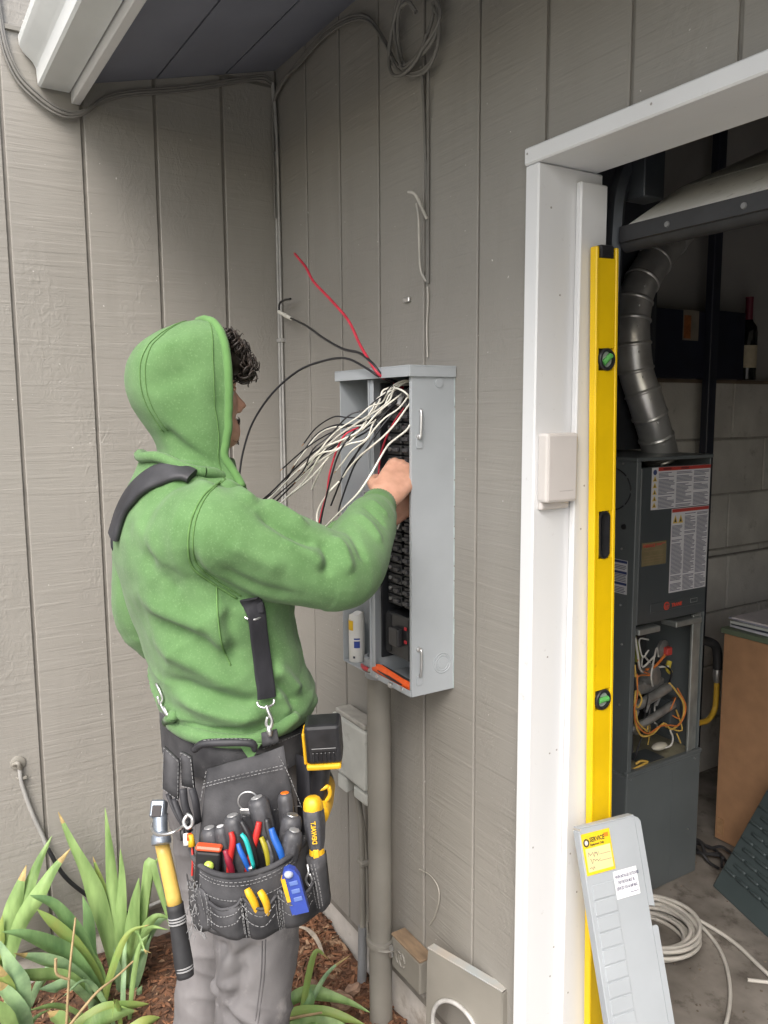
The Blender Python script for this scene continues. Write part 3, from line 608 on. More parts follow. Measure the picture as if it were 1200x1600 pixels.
# wall plate and black coax on the wing wall
wp = thing('coax_wall_plate', 'small painted cable entry plate low on the wing wall', 'wall plate', (0.0125,-0.8623,0.5986))
cpl = Vector((0.012,-0.8619,0.604))
MB().lathe([(0, 0.021), (0.004, 0.020), (0.006, 0.016)], cpl, (1, 0, 0), 20).build('plate', M_TAUPE, wp, auto=40)
MB().tube([cpl + Vector((0.004, -0.012, 0.0)), cpl + Vector((0.018, -0.002, 0.006)), cpl + Vector((0.012, 0.004, -0.014))], 0.006, 8, 4).build('elbow', M_TAUPE, wp, auto=50)
box('clip', 0.012, 0.026, cpl.y - 0.006, cpl.y + 0.02, cpl.z - 0.048, cpl.z - 0.040, M_TAUPE, wp, 0.001)
cx_t = thing('coax_cable', 'coaxial cable drooping from the wall plate behind the iris leaves', 'cable', (0.03,-0.7244,0.2193))
pa = [(0.022,-0.8591,0.588), (0.024,-0.8568,0.5439), (0.024,-0.8349,0.4505), (0.026,-0.8117,0.3757), (0.03,-0.8006,0.3345)]
pb = [pa[-1], (0.05,-0.7628,0.2463), (0.06,-0.7054,0.1715), (0.06,-0.6524,0.1181), (0.05,-0.5857,0.0637)]
pc_ = [pb[-1], (0.035,-0.533,0.0516), (0.025,-0.4591,0.053), (0.02,-0.3741,0.0366)]
tube('painted_run', pa, 0.0062, M_CABG, cx_t, 8); tube('black_run', pb, 0.0062, M_BLACK, cx_t, 8); tube('painted_run', pc_, 0.0062, M_CABG, cx_t, 8)

# ------------------------------------------------------------------ loose wires
M_WW = mat('white_wire', (0.74, 0.72, 0.64), 0.38, var=0.06, vscale=60)
M_WB = mat('black_wire', (0.016, 0.016, 0.019), 0.35, var=0.15, vscale=60)
M_WR = mat('red_wire', (0.50, 0.030, 0.055), 0.38, var=0.12, vscale=60)
M_WGR = mat('bare_copper', (0.55, 0.27, 0.13), 0.35, 0.9)
def wire(name, label, m, r, pts, group='loose wires in the open panel', tip=None):
    o = thing(name, label, 'wire', pts[-1], group)
    tube('insulation', pts, r, m, o, 8, 5)
    if tip is not None:
        a, b = Vector(pts[tip]), Vector(pts[tip + 1 if tip == 0 else tip - 1]); d = (a - b).normalized()
        MB().tube([a - d * 0.002, a + d * 0.010], r * 0.5, 6, 1).build('copper_tip', M_WGR, o, auto=40)
    return o
wire('red_wire', 'long red wire reaching out above panel, tip high on wall', M_WR, 0.0036, [(0.3765,-0.13,2.0251), (0.462,-0.14,1.9759), (0.5054,-0.14,1.9338), (0.6097,-0.14,1.8698), (0.6906,-0.14,1.8151), (0.7459,-0.142,1.7561), (0.8064,-0.15,1.7121), (0.8378,-0.145,1.6817), (0.8232,-0.11,1.6696), (0.8245,-0.07,1.6522)], tip=0)
wb1 = wire('black_wire', 'black wire with white connector clipped at the wall corner', M_WB, 0.0034, [(0.1609,-0.05,1.8812), (0.3827,-0.1,1.8323), (0.5355,-0.13,1.7878), (0.6658,-0.145,1.7508), (0.7559,-0.148,1.7343), (0.8179,-0.15,1.7071), (0.8383,-0.135,1.6789), (0.8262,-0.08,1.661)])
tube('white_connector', [(0.0653,-0.04,1.9088), (0.1229,-0.045,1.891), (0.1849,-0.055,1.8748)], [0.0055, 0.0065, 0.005], M_WW, wb1, 8, 3)
tube('bent_end', [(0.1726,-0.05,1.9347), (0.116,-0.045,1.9379), (0.0759,-0.042,1.933), (0.0656,-0.04,1.9127)], 0.0034, M_WB, wb1, 8, 3)
wire('black_wire', 'black wire arching from the panel down past the hood opening', M_WB, 0.0030, [(0.353,-0.3,1.4266), (0.3608,-0.29,1.4914), (0.3855,-0.27,1.5696), (0.4494,-0.24,1.6455), (0.5243,-0.2,1.7015), (0.6106,-0.17,1.7237), (0.7085,-0.16,1.7247), (0.7912,-0.155,1.6996), (0.8295,-0.14,1.6777), (0.8178,-0.08,1.6583)])
W0 = [
 ('white_wire', 'white wire looping highest inside panel then running left', M_WW, [(0.8787,-0.07,1.6639), (0.8708,-0.1,1.6667), (0.8418,-0.12,1.6513), (0.8298,-0.13,1.6442), (0.8316,-0.14,1.6221), (0.8279,-0.15,1.6046), (0.8264,-0.17,1.5783), (0.8367,-0.2,1.5526), (0.8152,-0.23,1.5339), (0.7773,-0.26,1.5144), (0.7333,-0.28,1.4804), (0.6863,-0.3,1.4436), (0.6161,-0.32,1.3926), (0.5694,-0.34,1.3624)]),
 ('white_wire', 'white wire second of the bundle sweeping left to the chest', M_WW, [(0.8584,-0.06,1.6588), (0.8435,-0.1,1.6559), (0.8714,-0.13,1.6389), (0.8735,-0.14,1.6216), (0.8506,-0.15,1.6045), (0.8382,-0.17,1.5901), (0.8253,-0.2,1.5699), (0.7873,-0.24,1.5319), (0.7734,-0.27,1.4924), (0.7249,-0.28,1.4407), (0.65,-0.31,1.3793), (0.6088,-0.33,1.3433)]),
 ('white_wire', 'white wire curling over the top of bundle against side wall', M_WW, [(0.9076,-0.1,1.6154), (0.9171,-0.12,1.6352), (0.8986,-0.125,1.6455), (0.8611,-0.12,1.6508), (0.8202,-0.11,1.6505), (0.8262,-0.08,1.658)]),
 ('white_wire', 'white wire ending in front of the red meter block', M_WW, [(0.8638,-0.06,1.6424), (0.9077,-0.1,1.6226), (0.9165,-0.13,1.5941), (0.9105,-0.15,1.5673), (0.8991,-0.17,1.5433), (0.8764,-0.19,1.5188), (0.8414,-0.2,1.496), (0.8077,-0.21,1.4667), (0.7886,-0.215,1.4448)]),
 ('white_wire', 'white wire passing in front of the hand down to cuff', M_WW, [(0.8637,-0.06,1.6011), (0.9225,-0.11,1.5797), (0.9472,-0.14,1.5578), (0.9522,-0.17,1.5404), (0.9659,-0.2,1.5264), (1.002,-0.24,1.506), (1.01,-0.27,1.4704), (0.991,-0.29,1.4302), (0.9391,-0.3,1.3908), (0.8326,-0.3,1.3276)]),
 ('white_wire', 'white wire bent back in a hook beside the red pair', M_WW, [(0.8293,-0.3,1.3243), (0.7586,-0.27,1.3521), (0.7564,-0.26,1.3785), (0.7868,-0.25,1.4137), (0.7972,-0.23,1.4372)]),
 ('white_wire', 'short stripped white wire hanging below the hand', M_WW, [(0.893,-0.08,1.4021), (0.8989,-0.1,1.3801), (0.8921,-0.115,1.3582), (0.8862,-0.12,1.3445), (0.8751,-0.12,1.3267)]),
 ('white_wire', 'white wire with cut end hanging left of the bundle', M_WW, [(0.8519,-0.07,1.6515), (0.8767,-0.13,1.623), (0.8557,-0.16,1.5943), (0.834,-0.19,1.5553), (0.8032,-0.215,1.5361), (0.7749,-0.22,1.5221), (0.7444,-0.235,1.4853), (0.716,-0.245,1.4429), (0.6941,-0.25,1.4107)]),
 ('white_wire', 'white wire lowest of the bundle near the sleeve', M_WW, [(0.8366,-0.2,1.5497), (0.7995,-0.23,1.5217), (0.776,-0.26,1.4774), (0.7315,-0.28,1.4351), (0.6659,-0.3,1.3941), (0.5939,-0.32,1.3458)]),
 ('black_wire', 'black wire hanging down in front of the panel divider', M_WB, [(0.8503,-0.06,1.6427), (0.8608,-0.12,1.613), (0.8453,-0.14,1.584), (0.8381,-0.16,1.5549), (0.825,-0.18,1.5226), (0.8055,-0.2,1.487), (0.7764,-0.21,1.4453), (0.7495,-0.215,1.4024), (0.7353,-0.22,1.3737)]),
 ('black_wire', 'black wire paired with the one hanging before divider, ending lower', M_WB, [(0.8503,-0.06,1.6339), (0.8744,-0.12,1.6013), (0.867,-0.15,1.5697), (0.8574,-0.17,1.5409), (0.8477,-0.19,1.5076), (0.8203,-0.2,1.4774), (0.7945,-0.21,1.424), (0.7804,-0.22,1.3781), (0.7794,-0.225,1.3541)]),
 ('black_wire', 'black wire bowing up before running left from the panel', M_WB, [(0.8368,-0.06,1.646), (0.849,-0.13,1.6015), (0.8269,-0.16,1.5767), (0.7835,-0.19,1.5664), (0.7481,-0.21,1.5662), (0.6971,-0.23,1.5475), (0.6667,-0.25,1.5101), (0.6493,-0.27,1.471), (0.6078,-0.29,1.414), (0.5557,-0.32,1.3759)]),
 ('black_wire', 'black wire running straight along the white bundle', M_WB, [(0.8422,-0.06,1.6385), (0.851,-0.14,1.5928), (0.8145,-0.17,1.5664), (0.7764,-0.2,1.5485), (0.7361,-0.23,1.5241), (0.6931,-0.26,1.4884), (0.6441,-0.28,1.4508), (0.5939,-0.31,1.4012), (0.5543,-0.33,1.37)]),
 ('black_wire', 'black wire lowest of the bundle over the sleeve', M_WB, [(0.8554,-0.16,1.5697), (0.819,-0.19,1.5404), (0.7812,-0.22,1.5238), (0.7408,-0.25,1.4902), (0.7048,-0.275,1.4513), (0.6479,-0.3,1.402), (0.5858,-0.325,1.3501)]),
 ('red_wire', 'red wire dropping behind the hand in the breaker section', M_WR, [(0.8503,-0.06,1.6339), (0.8686,-0.09,1.6129), (0.853,-0.11,1.5778), (0.8351,-0.12,1.5452), (0.8149,-0.12,1.5177), (0.8,-0.12,1.4883), (0.7906,-0.12,1.4419)]),
 ('red_wire', 'red wire hanging left of the panel from the bundle', M_WR, [(0.8194,-0.19,1.5609), (0.8186,-0.22,1.5483), (0.8059,-0.23,1.5292), (0.7924,-0.24,1.4923), (0.7847,-0.25,1.4478), (0.7835,-0.255,1.4107), (0.7658,-0.26,1.3673), (0.7543,-0.265,1.3239)]),
 ('black_wire', 'black wire twisted with the hanging red wire', M_WB, [(0.822,-0.2,1.5553), (0.8302,-0.23,1.5299), (0.8112,-0.24,1.4975), (0.8007,-0.25,1.4562), (0.7839,-0.257,1.4034), (0.7694,-0.262,1.3572), (0.7666,-0.268,1.3196)]),
]
for nm, lb, m_, p_ in W0: wire(nm, lb, m_, 0.0022, p_)
rng = random.Random(41)
for k in range(10):        # further strands of the fan, each a little bent
    src = W0[(0, 1, 11, 12, 0, 12, 1, 11, 9, 3)[k]]; off = Vector((rng.uniform(-0.016, 0.016), rng.uniform(-0.02, 0.01), rng.uniform(-0.026, 0.020))); n_ = len(src[3]); cut = n_ - rng.choice((0, 1, 2, 3))
    pts = [Vector(q) + off * min(1.0, i / 3.0) + Vector((rng.uniform(-1, 1), rng.uniform(-1, 1), rng.uniform(-1, 1))) * 0.0045 * min(1, i) for i, q in enumerate(src[3][:cut])]
    wht = k in (0, 2, 4, 6, 9)
    wire('white_wire' if wht else 'black_wire', 'thin crooked white wire among the bundle fanning left from panel' if wht else 'thin crooked black wire among the bundle fanning left from panel', M_WW if wht else M_WB, 0.0018, pts, 'thin strands of the wire fan', tip=len(pts) - 1)
tag(tube('grey_sheathed_cable', [(0.8643,-0.11,1.6115), (0.8624,-0.1,1.6276), (0.8607,-0.09,1.6365)], 0.0055, mat('grey_sheath', (0.5, 0.5, 0.5), 0.45), None, 10, 3), 'short stub of grey sheathed cable in the upper panel', 'cable')

# ------------------------------------------------------------------ garage: block wall, every block its own piece
bw = thing('block_wall', 'pale concrete block wall along the left side of the garage', 'wall', (0.2, 1.0, 0))
M_BLOCK = mat('block_paint_grey', (0.52, 0.505, 0.47), 0.85, var=0.14, vscale=6, bump=0.4, bscale=110, bdist=0.003, dirt=((0.17, 0.15, 0.13), 9, 0.58, 0.55))
M_MORT = mat('mortar', (0.30, 0.285, 0.26), 0.9, var=0.15, vscale=20)
box('mortar_bed', 0.19, 0.213, 0.12, 4.95, 0.0, 1.705, M_MORT, bw, 0)
bl = MB(); bl.box(0.0, 0.020, 0.0, 0.468, 0.0, 0.234, 0.004)
b0_ = None; bz = [0.012 + 0.2435 * i for i in range(7)]
for r_, z in enumerate(bz):
    y = 0.14 + (0.24 if r_ % 2 else 0.0)
    while y < 4.5:
        if b0_ is None: b0_ = put('concrete_block', bl.v, bl.f, M_BLOCK); b0_.parent = bw; q_ = b0_
        else: q_ = b0_.copy(); COL.objects.link(q_); q_.parent = bw
        q_.location = Vector((0.2 + random.uniform(-0.001, 0.001), y, z)) - LOC[bw.name][0]; y += 0.477
# lower courses step forward as a footing ledge
for r_, z in enumerate((0.004, 0.246, 0.488, 0.73)):
    y = 1.26 - (0.24 if r_ % 2 else 0.0)
    while y < 4.4:
        q_ = b0_.copy(); COL.objects.link(q_); q_.parent = bw; q_.location = Vector((0.262, y, z - 0.003)) - LOC[bw.name][0]; y += 0.477
box('footing_core', 0.213, 0.266, 1.03, 4.9, 0.0, 0.955, M_MORT, bw, 0)
box('wall_plate', 0.19, 0.232, 0.12, 4.95, 1.7055, 1.720, mat('plate_wood', (0.16, 0.12, 0.085), 0.85, var=0.2, vscale=10), bw, 0.001)

# ------------------------------------------------------------------ furnace
FX, FY0, FY1, FZ = 0.76, 0.82, 1.175, 1.440
M_FUR = mat('furnace_slate_enamel', (0.115, 0.130, 0.134), 0.36, var=0.08, vscale=6, spec=0.5)
M_FUD = mat('furnace_dark_enamel', (0.062, 0.071, 0.076), 0.34, var=0.08, vscale=6)
M_FIN = mat('furnace_inside', (0.055, 0.058, 0.058), 0.6, var=0.25, vscale=12)
fu = thing('furnace', 'slate grey gas furnace with open burner compartment standing by the block wall', 'furnace', (0.5, 1.0, 0.0))
box('base_cabinet', 0.27, FX + 0.004, FY0 - 0.006, FY1 + 0.004, 0.0, 0.432, M_FUR, fu, 0.004)
box('side_panel', 0.30, FX - 0.003, FY0, FY0 + 0.004, 0.4325, FZ, M_FUR, fu, 0.001)
box('side_panel', 0.30, FX - 0.003, FY1 - 0.004, FY1, 0.4325, FZ, M_FUR, fu, 0.001)
box('back_panel', 0.30, 0.304, FY0 + 0.004, FY1 - 0.004, 0.4325, FZ, M_FIN, fu, 0)
box('top_panel', 0.30, FX + 0.004, FY0 - 0.004, FY1 + 0.003, FZ + 0.0003, FZ + 0.012, M_FUR, fu, 0.002)
box('compartment_back', 0.52, 0.524, FY0 + 0.005, FY1 - 0.005, 0.44, 0.93, M_FIN, fu, 0)
box('compartment_floor', 0.525, FX - 0.004, FY0 + 0.005, FY1 - 0.005, 0.4325, 0.437, mat('dusty_floor_metal', (0.26, 0.24, 0.165), 0.6, var=0.25, vscale=15), fu, 0)
ud = box('upper_door', FX - 0.028, FX, FY0 + 0.020, FY1 - 0.002, 0.925, FZ - 0.020, M_FUD, fu, 0.003)
box('front_flange', FX - 0.022, FX + 0.001, FY0 - 0.001, FY0 + 0.018, 0.4325, FZ, M_FUR, fu, 0.002)
M_FPALE = mat('galvanised_flange', (0.30, 0.32, 0.31), 0.4, 0.5, var=0.15, vscale=20)
box('front_flange', FX - 0.012, FX - 0.002, FY1 - 0.058, FY1 - 0.035, 0.4325, 0.922, M_FPALE, fu, 0.002)
box('front_flange', FX - 0.024, FX - 0.010, FY1 - 0.033, FY1 - 0.006, 0.4325, 0.922, M_FPALE, fu, 0.002)
box('base_lip', FX - 0.01, FX + 0.007, FY0 - 0.007, FY1 + 0.006, 0.4322, 0.447, M_FUR, fu, 0.002)
for (y0, y1) in ((FY0 + 0.02, FY0 + 0.12), (FY1 - 0.16, FY1 - 0.03)):
    MB().box(FX - 0.05, FX + 0.012, y0, y1, 0.895, 0.915, 0.003, Matrix.Translation((0, 0, 0.0))).build('bent_bracket', M_FPALE, fu)
box('base_seam', FX + 0.0042, FX + 0.0050, FY0 + 0.215, FY0 + 0.2165, 0.03, 0.41, M_FUR, fu, 0)
for (y, z) in ((FY0 + 0.01, 0.424), (FY1 - 0.03, 0.418), (FY0 + 0.01, 0.20), (FY1 - 0.05, 0.17)):
    MB().lathe([(0, 0.004), (0.003, 0.0035)], (FX + 0.0042, y, z), (1, 0, 0), 8).build('screw', M_STEEL, fu)
for (x, z) in ((0.71, 1.165), (0.712, 0.985), (0.722, 0.86), (0.72, 0.66), (0.705, 1.432)):
    MB().lathe([(0, 0.0038), (0.003, 0.0033)], (x, FY0 - 0.0002, z), (0, -1, 0), 8).build('screw', M_STEEL, fu)
# slotted knockout circle, grommet and label on the left side
kc = Vector((0.650, FY0 - 0.0004, 1.350)); kob = MB()
for q in range(9):
    a0 = q * 2 * math.pi / 9
    kob.tube([kc + Vector((math.cos(a0 + w) * 0.088, 0, math.sin(a0 + w) * 0.068)) for w in (0, 0.15, 0.3, 0.45, 0.58)], 0.0022, 6, 1)
kob.build('knockout_slots', M_BUS, fu)
MB().lathe([(0, 0.009), (0.004, 0.008)], (0.715, FY0 - 0.0002, 1.235), (0, -1, 0), 14).build('grommet', M_BLACK, fu)
MB().lathe([(0, 0.015), (0.003, 0.014)], (0.675, FY0 - 0.0002, 0.72), (0, -1, 0), 14).build('grommet', M_BLACK, fu)
M_LABW = mat('label_white', (0.60, 0.60, 0.62), 0.5, var=0.03, vscale=20); M_INK = mat('label_ink', (0.12, 0.12, 0.17), 0.6); M_LRED = mat('label_red', (0.42, 0.05, 0.04), 0.5); M_LYEL = mat('label_yellow', (0.62, 0.44, 0.08), 0.5); M_LBLU = mat('label_blue', (0.03, 0.05, 0.16), 0.5)
rng = random.Random(5)
def lines_mb(y0, y1, z0, z1, x, step=0.0042, h=0.0022, plane='x'):
    mb = MB(); z = z1
    while z > z0:
        if rng.random() < 0.93:
            e = y1 - (rng.random() ** 3) * (y1 - y0) * 0.5
            p = [(x, y0, z), (x, e, z), (x, e, z - h), (x, y0, z - h)] if plane == 'x' else [(y0, x, z), (e, x, z), (e, x, z - h), (y0, x, z - h)]
            mb.add(p, [(0, 1, 2, 3)])
        z -= step
    return mb
# warning label, wide
xl = FX + 0.0006
la = box('warning_label', xl - 0.0005, xl, 0.886, 1.168, 1.287, 1.419, M_LABW, ud, 0)
box('header_band', xl + 0.0002, xl + 0.0004, 0.915, 1.168, 1.407, 1.4185, M_LRED, la, 0)
for k in range(3):
    y0 = 0.917 + k * 0.084; lines_mb(y0, y0 + 0.076, 1.291, 1.402, xl + 0.0004).build('print', M_INK, la)
    lines_mb(y0 + 0.02, y0 + 0.06, 1.409, 1.416, xl + 0.0007, 0.02, 0.006).build('print', mat('label_dark_red', (0.16, 0.02, 0.02), 0.5), la)
MB().lathe([(0.0002, 0.0085), (0.0005, 0.0085)], (xl, 0.9, 1.404), (1, 0, 0), 18).build('blue_symbol', M_LBLU, la)
for k in range(5):
    zc = 1.384 - k * 0.0205
    put('warning_triangle', [(xl + 0.0004, 0.890, zc - 0.008), (xl + 0.0004, 0.910, zc - 0.008), (xl + 0.0004, 0.900, zc + 0.009)], [(0, 1, 2)], M_LYEL, la)
    put('triangle_mark', [(xl + 0.0007, 0.8965, zc - 0.006), (xl + 0.0007, 0.9035, zc - 0.006), (xl + 0.0007, 0.900, zc + 0.004)], [(0, 1, 2)], M_BUS, la)
# second label, tall
lb = box('instruction_label', xl - 0.0005, xl, 0.985, 1.168, 1.012, 1.284, M_LABW, ud, 0)
box('header_band', xl + 0.0002, xl + 0.0004, 0.987, 1.167, 1.272, 1.2828, M_LRED, lb, 0)
for k in range(3):
    y0 = 0.989 + k * 0.060; lines_mb(y0, y0 + 0.054, 1.016, 1.230 if k == 0 else 1.266, xl + 0.0004).build('print', M_INK, lb)
for k in range(2):
    yc = 1.003 + k * 0.026
    put('warning_triangle', [(xl + 0.0004, yc - 0.012, 1.237), (xl + 0.0004, yc + 0.012, 1.237), (xl + 0.0004, yc, 1.264)], [(0, 1, 2)], M_LYEL, lb)
    put('triangle_mark', [(xl + 0.0007, yc - 0.005, 1.241), (xl + 0.0007, yc + 0.005, 1.241), (xl + 0.0007, yc, 1.256)], [(0, 1, 2)], M_BUS, lb)
# foil rating plate
lc = box('rating_plate', xl - 0.0005, xl, 0.852, 0.965, 1.112, 1.186, mat('foil_plate', (0.60, 0.50, 0.28), 0.25, 0.7, var=0.1, vscale=30), ud, 0)
Mt = frame_M((xl + 0.0005, 0.857, 1.171), (0, 1, 0), (0, 0, 1))
text_mb('FURNACE', 0.0135, Mt, 0.0006, sx=0.92).build('red_lettering', M_LRED, lc)
lines_mb(0.918, 0.960, 1.172, 1.180, xl + 0.0004, 0.004, 0.0026).build('red_print', M_LRED, lc)
lines_mb(0.862, 0.955, 1.122, 1.160, xl + 0.0004, 0.0085, 0.0016).build('print', mat('plate_ink', (0.20, 0.12, 0.06), 0.6), lc)
# badge with red round emblem and lettering
bd = box('badge_strip', xl - 0.0005, xl + 0.002, 0.900, 1.155, 0.958, 0.988, M_FUD, ud, 0.001)
yc, zc = 0.975, 0.972
MB().lathe([(0.0021, 0.0135), (0.0032, 0.0130)], (xl, yc, zc), (1, 0, 0), 24).build('round_emblem', mat('badge_red', (0.62, 0.06, 0.03), 0.4), bd)
em = MB(); em.tube([(xl + 0.0036, yc + math.cos(a) * 0.009, zc + math.sin(a) * 0.009) for a in [i * math.pi / 8 for i in range(17)]], 0.0011, 6, 1, cap=False); em.box(xl + 0.0033, xl + 0.0037, yc - 0.007, yc + 0.007, zc + 0.003, zc + 0.006); em.box(xl + 0.0033, xl + 0.0037, yc - 0.0016, yc + 0.0016, zc - 0.007, zc + 0.003)
em.build('emblem_mark', M_FUD, bd)
text_mb('TRANE', 0.0155, frame_M((xl + 0.0024, 1.000, 0.966), (0, 1, 0), (0, 0, 1)), 0.0007, sx=1.0).build('red_lettering', MATS['badge_red'], bd)
MB().tube([(xl + 0.0026, 1.092, 0.968), (xl + 0.0026, 1.125, 0.968), (xl + 0.0026, 1.125, 0.980), (xl + 0.0026, 1.092, 0.980), (xl + 0.0026, 1.092, 0.968)], 0.001, 6, 1).build('data_plate', M_FPALE, bd)
# side label
ls = box('side_label', 0.640, 0.735, FY0 - 0.0008, FY0 - 0.0003, 1.022, 1.130, M_LABW, fu, 0)
for z in (1.120, 1.086, 1.050): box('blue_band', 0.641, 0.733, FY0 - 0.0013, FY0 - 0.0010, z, z + 0.008, M_LBLU, ls, 0)
for z0, z1 in ((1.096, 1.118), (1.060, 1.084), (1.026, 1.048)): lines_mb(0.642, 0.731, z0, z1, FY0 - 0.0012, 0.005, 0.0024, 'y').build('print', M_INK, ls)
# burner compartment: inducer, gas valve, manifold, wires
M_ALU = mat('dull_aluminium', (0.34, 0.34, 0.33), 0.45, 0.7, var=0.25, vscale=25)
M_YW = mat('yellow_lead', (0.55, 0.36, 0.08), 0.4); M_OW = mat('orange_lead', (0.55, 0.17, 0.04), 0.4); M_WH2 = mat('pale_lead', (0.55, 0.54, 0.50), 0.45)
gv = MB().lathe([(0, 0.030), (0.02, 0.034), (0.055, 0.034), (0.058, 0.030)], (0.66, 0.985, 0.715), (1, 0.15, 0.2), 22).build('gas_valve_disc', M_ALU, fu, auto=40)
MB().box(0.60, 0.70, 0.93, 1.06, 0.660, 0.700, 0.006).build('gas_valve_body', M_ALU, fu)
MB().tube([(0.70, 0.850, 0.620), (0.715, 0.95, 0.645), (0.715, 1.06, 0.672)], 0.016, 10, 3).build('burner_manifold', M_ALU, fu, auto=40)
MB().tube([(0.715, 0.850, 0.560), (0.725, 0.95, 0.580), (0.725, 1.075, 0.612)], 0.013, 10, 3).build('burner_manifold', M_ALU, fu, auto=40)
for k in range(3): MB().lathe([(0, 0.007), (0.03, 0.006)], (0.715, 0.90 + k * 0.05, 0.598 + k * 0.012), (0.4, 0, 1), 8).build('orifice', M_STEEL, fu, auto=40)
MB().lathe([(0, 0.045), (0.03, 0.048), (0.06, 0.040)], (0.60, 0.955, 0.855), (1, 0, 0), 22).build('inducer_motor', M_BLACK, fu, auto=40)
MB().lathe([(0, 0.030), (0.012, 0.032), (0.018, 0.024)], (0.69, 1.045, 0.800), (1, 0.2, 0), 20).build('pressure_switch', M_ALU, fu, auto=40)
MB().box(0.70, 0.725, 1.035, 1.062, 0.785, 0.812, 0.003).build('switch_terminal', mat('terminal_red', (0.45, 0.05, 0.04), 0.5), fu)
MB().box(0.60, 0.68, 0.89, 1.03, 0.725, 0.765, 0.004).build('control_block', M_BLACK, fu)
MB().tube([(0.66, 0.935, 0.860), (0.67, 0.957, 0.80), (0.66, 0.958, 0.760)], 0.011, 10, 3).build('drain_tube', mat('drain_tube_green', (0.22, 0.24, 0.05), 0.4), fu, auto=40)
MB().tube([(0.70, 1.08, 0.755), (0.70, 1.072, 0.73), (0.70, 1.085, 0.715)], 0.009, 8, 3).build('drain_tube', mat('drain_tube_yellow', (0.5, 0.4, 0.05), 0.4), fu, auto=40)
MB().ball((0.72, 1.02, 0.475), (0.018, 0.035, 0.012), None, 12, 6).build('wire_connector', mat('pale_connector', (0.5, 0.48, 0.40), 0.5), fu, True)
MB().box(0.655, 0.735, 0.925, 1.03, 0.4375, 0.441, 0.001).build('wiring_plate', M_FUD, fu)
wires_ = [
 (M_YW, 0.0032, [(0.74, 0.862, 0.79), (0.742, 0.868, 0.72), (0.744, 0.862, 0.66), (0.742, 0.87, 0.60), (0.74, 0.905, 0.545), (0.74, 0.96, 0.540), (0.742, 1.01, 0.565), (0.742, 1.05, 0.535), (0.742, 1.10, 0.555), (0.742, 1.107, 0.61), (0.735, 1.075, 0.66), (0.72, 1.055, 0.69)]),
 (M_OW, 0.0028, [(0.744, 0.87, 0.76), (0.745, 0.872, 0.69), (0.748, 0.858, 0.645), (0.746, 0.875, 0.59), (0.745, 0.93, 0.548), (0.745, 0.985, 0.560), (0.745, 1.03, 0.555), (0.745, 1.085, 0.545), (0.745, 1.115, 0.60), (0.735, 1.08, 0.67)]),
 (M_OW, 0.0045, [(0.70, 0.96, 0.745), (0.712, 0.985, 0.752), (0.715, 1.02, 0.775), (0.712, 1.045, 0.792)]),
 (M_WH2, 0.0036, [(0.744, 0.855, 0.88), (0.744, 0.868, 0.83), (0.742, 0.882, 0.78), (0.73, 0.91, 0.755), (0.70, 0.945, 0.748)]),
 (M_WH2, 0.003, [(0.745, 1.04, 0.535), (0.745, 1.055, 0.505), (0.742, 1.05, 0.48), (0.735, 1.03, 0.472)]),
 (M_YW, 0.0030, [(0.744, 0.880, 0.70), (0.748, 0.890, 0.672), (0.746, 0.878, 0.648), (0.744, 0.862, 0.668), (0.742, 0.872, 0.70), (0.740, 0.880, 0.705)]),
 (M_YW, 0.0028, [(0.742, 0.872, 0.64), (0.742, 0.882, 0.60), (0.742, 0.905, 0.575), (0.742, 0.93, 0.555)]),
 (M_WB, 0.0040, [(0.742, 0.862, 0.75), (0.742, 0.868, 0.69), (0.742, 0.855, 0.60), (0.742, 0.862, 0.50)]),
 (M_WB, 0.0036, [(0.69, 0.985, 0.76), (0.70, 1.03, 0.755), (0.715, 1.07, 0.725), (0.72, 1.055, 0.68)]),
 (M_YW, 0.004, [(0.75, 0.862, 0.446), (0.75, 0.90, 0.450), (0.748, 0.93, 0.452), (0.745, 0.90, 0.462), (0.742, 0.88, 0.455)]),
]
for m_, r_, p_ in wires_: tube('lead_wire', p_, r_, m_, fu, 6, 5)

rng = random.Random(17)
for k in range(12):
    y0, z0 = rng.uniform(0.85, 1.08), rng.uniform(0.55, 0.86); pts = [(rng.uniform(0.69, 0.745), y0, z0)]
    for _ in range(4): pts.append((rng.uniform(0.69, 0.748), min(1.11, max(0.85, pts[-1][1] + rng.uniform(-0.06, 0.06))), min(0.88, max(0.47, pts[-1][2] + rng.uniform(-0.08, 0.05)))))
    tube('lead_wire', pts, rng.uniform(0.0018, 0.0032), rng.choice((M_WB, M_YW, M_OW, M_WH2, M_WB, M_WR)), fu, 6, 5)
MB().box(0.56, 0.66, 0.855, 0.90, 0.60, 0.70, 0.004).build('ignition_module', M_ALU, fu)
MB().box(0.62, 0.72, 1.07, 1.12, 0.50, 0.62, 0.004).build('terminal_box', M_FUD, fu)
MB().lathe([(0, 0.022), (0.05, 0.022)], (0.60, 0.89, 0.80), (1, 0, 0), 16).build('capacitor', M_ALU, fu, auto=40)
for k in range(4): MB().lathe([(0, 0.016), (0.05, 0.014)], (0.60, 0.88 + k * 0.055, 0.505), (1, 0, 0.1), 14).build('burner_tube', M_ALU, fu, auto=40)
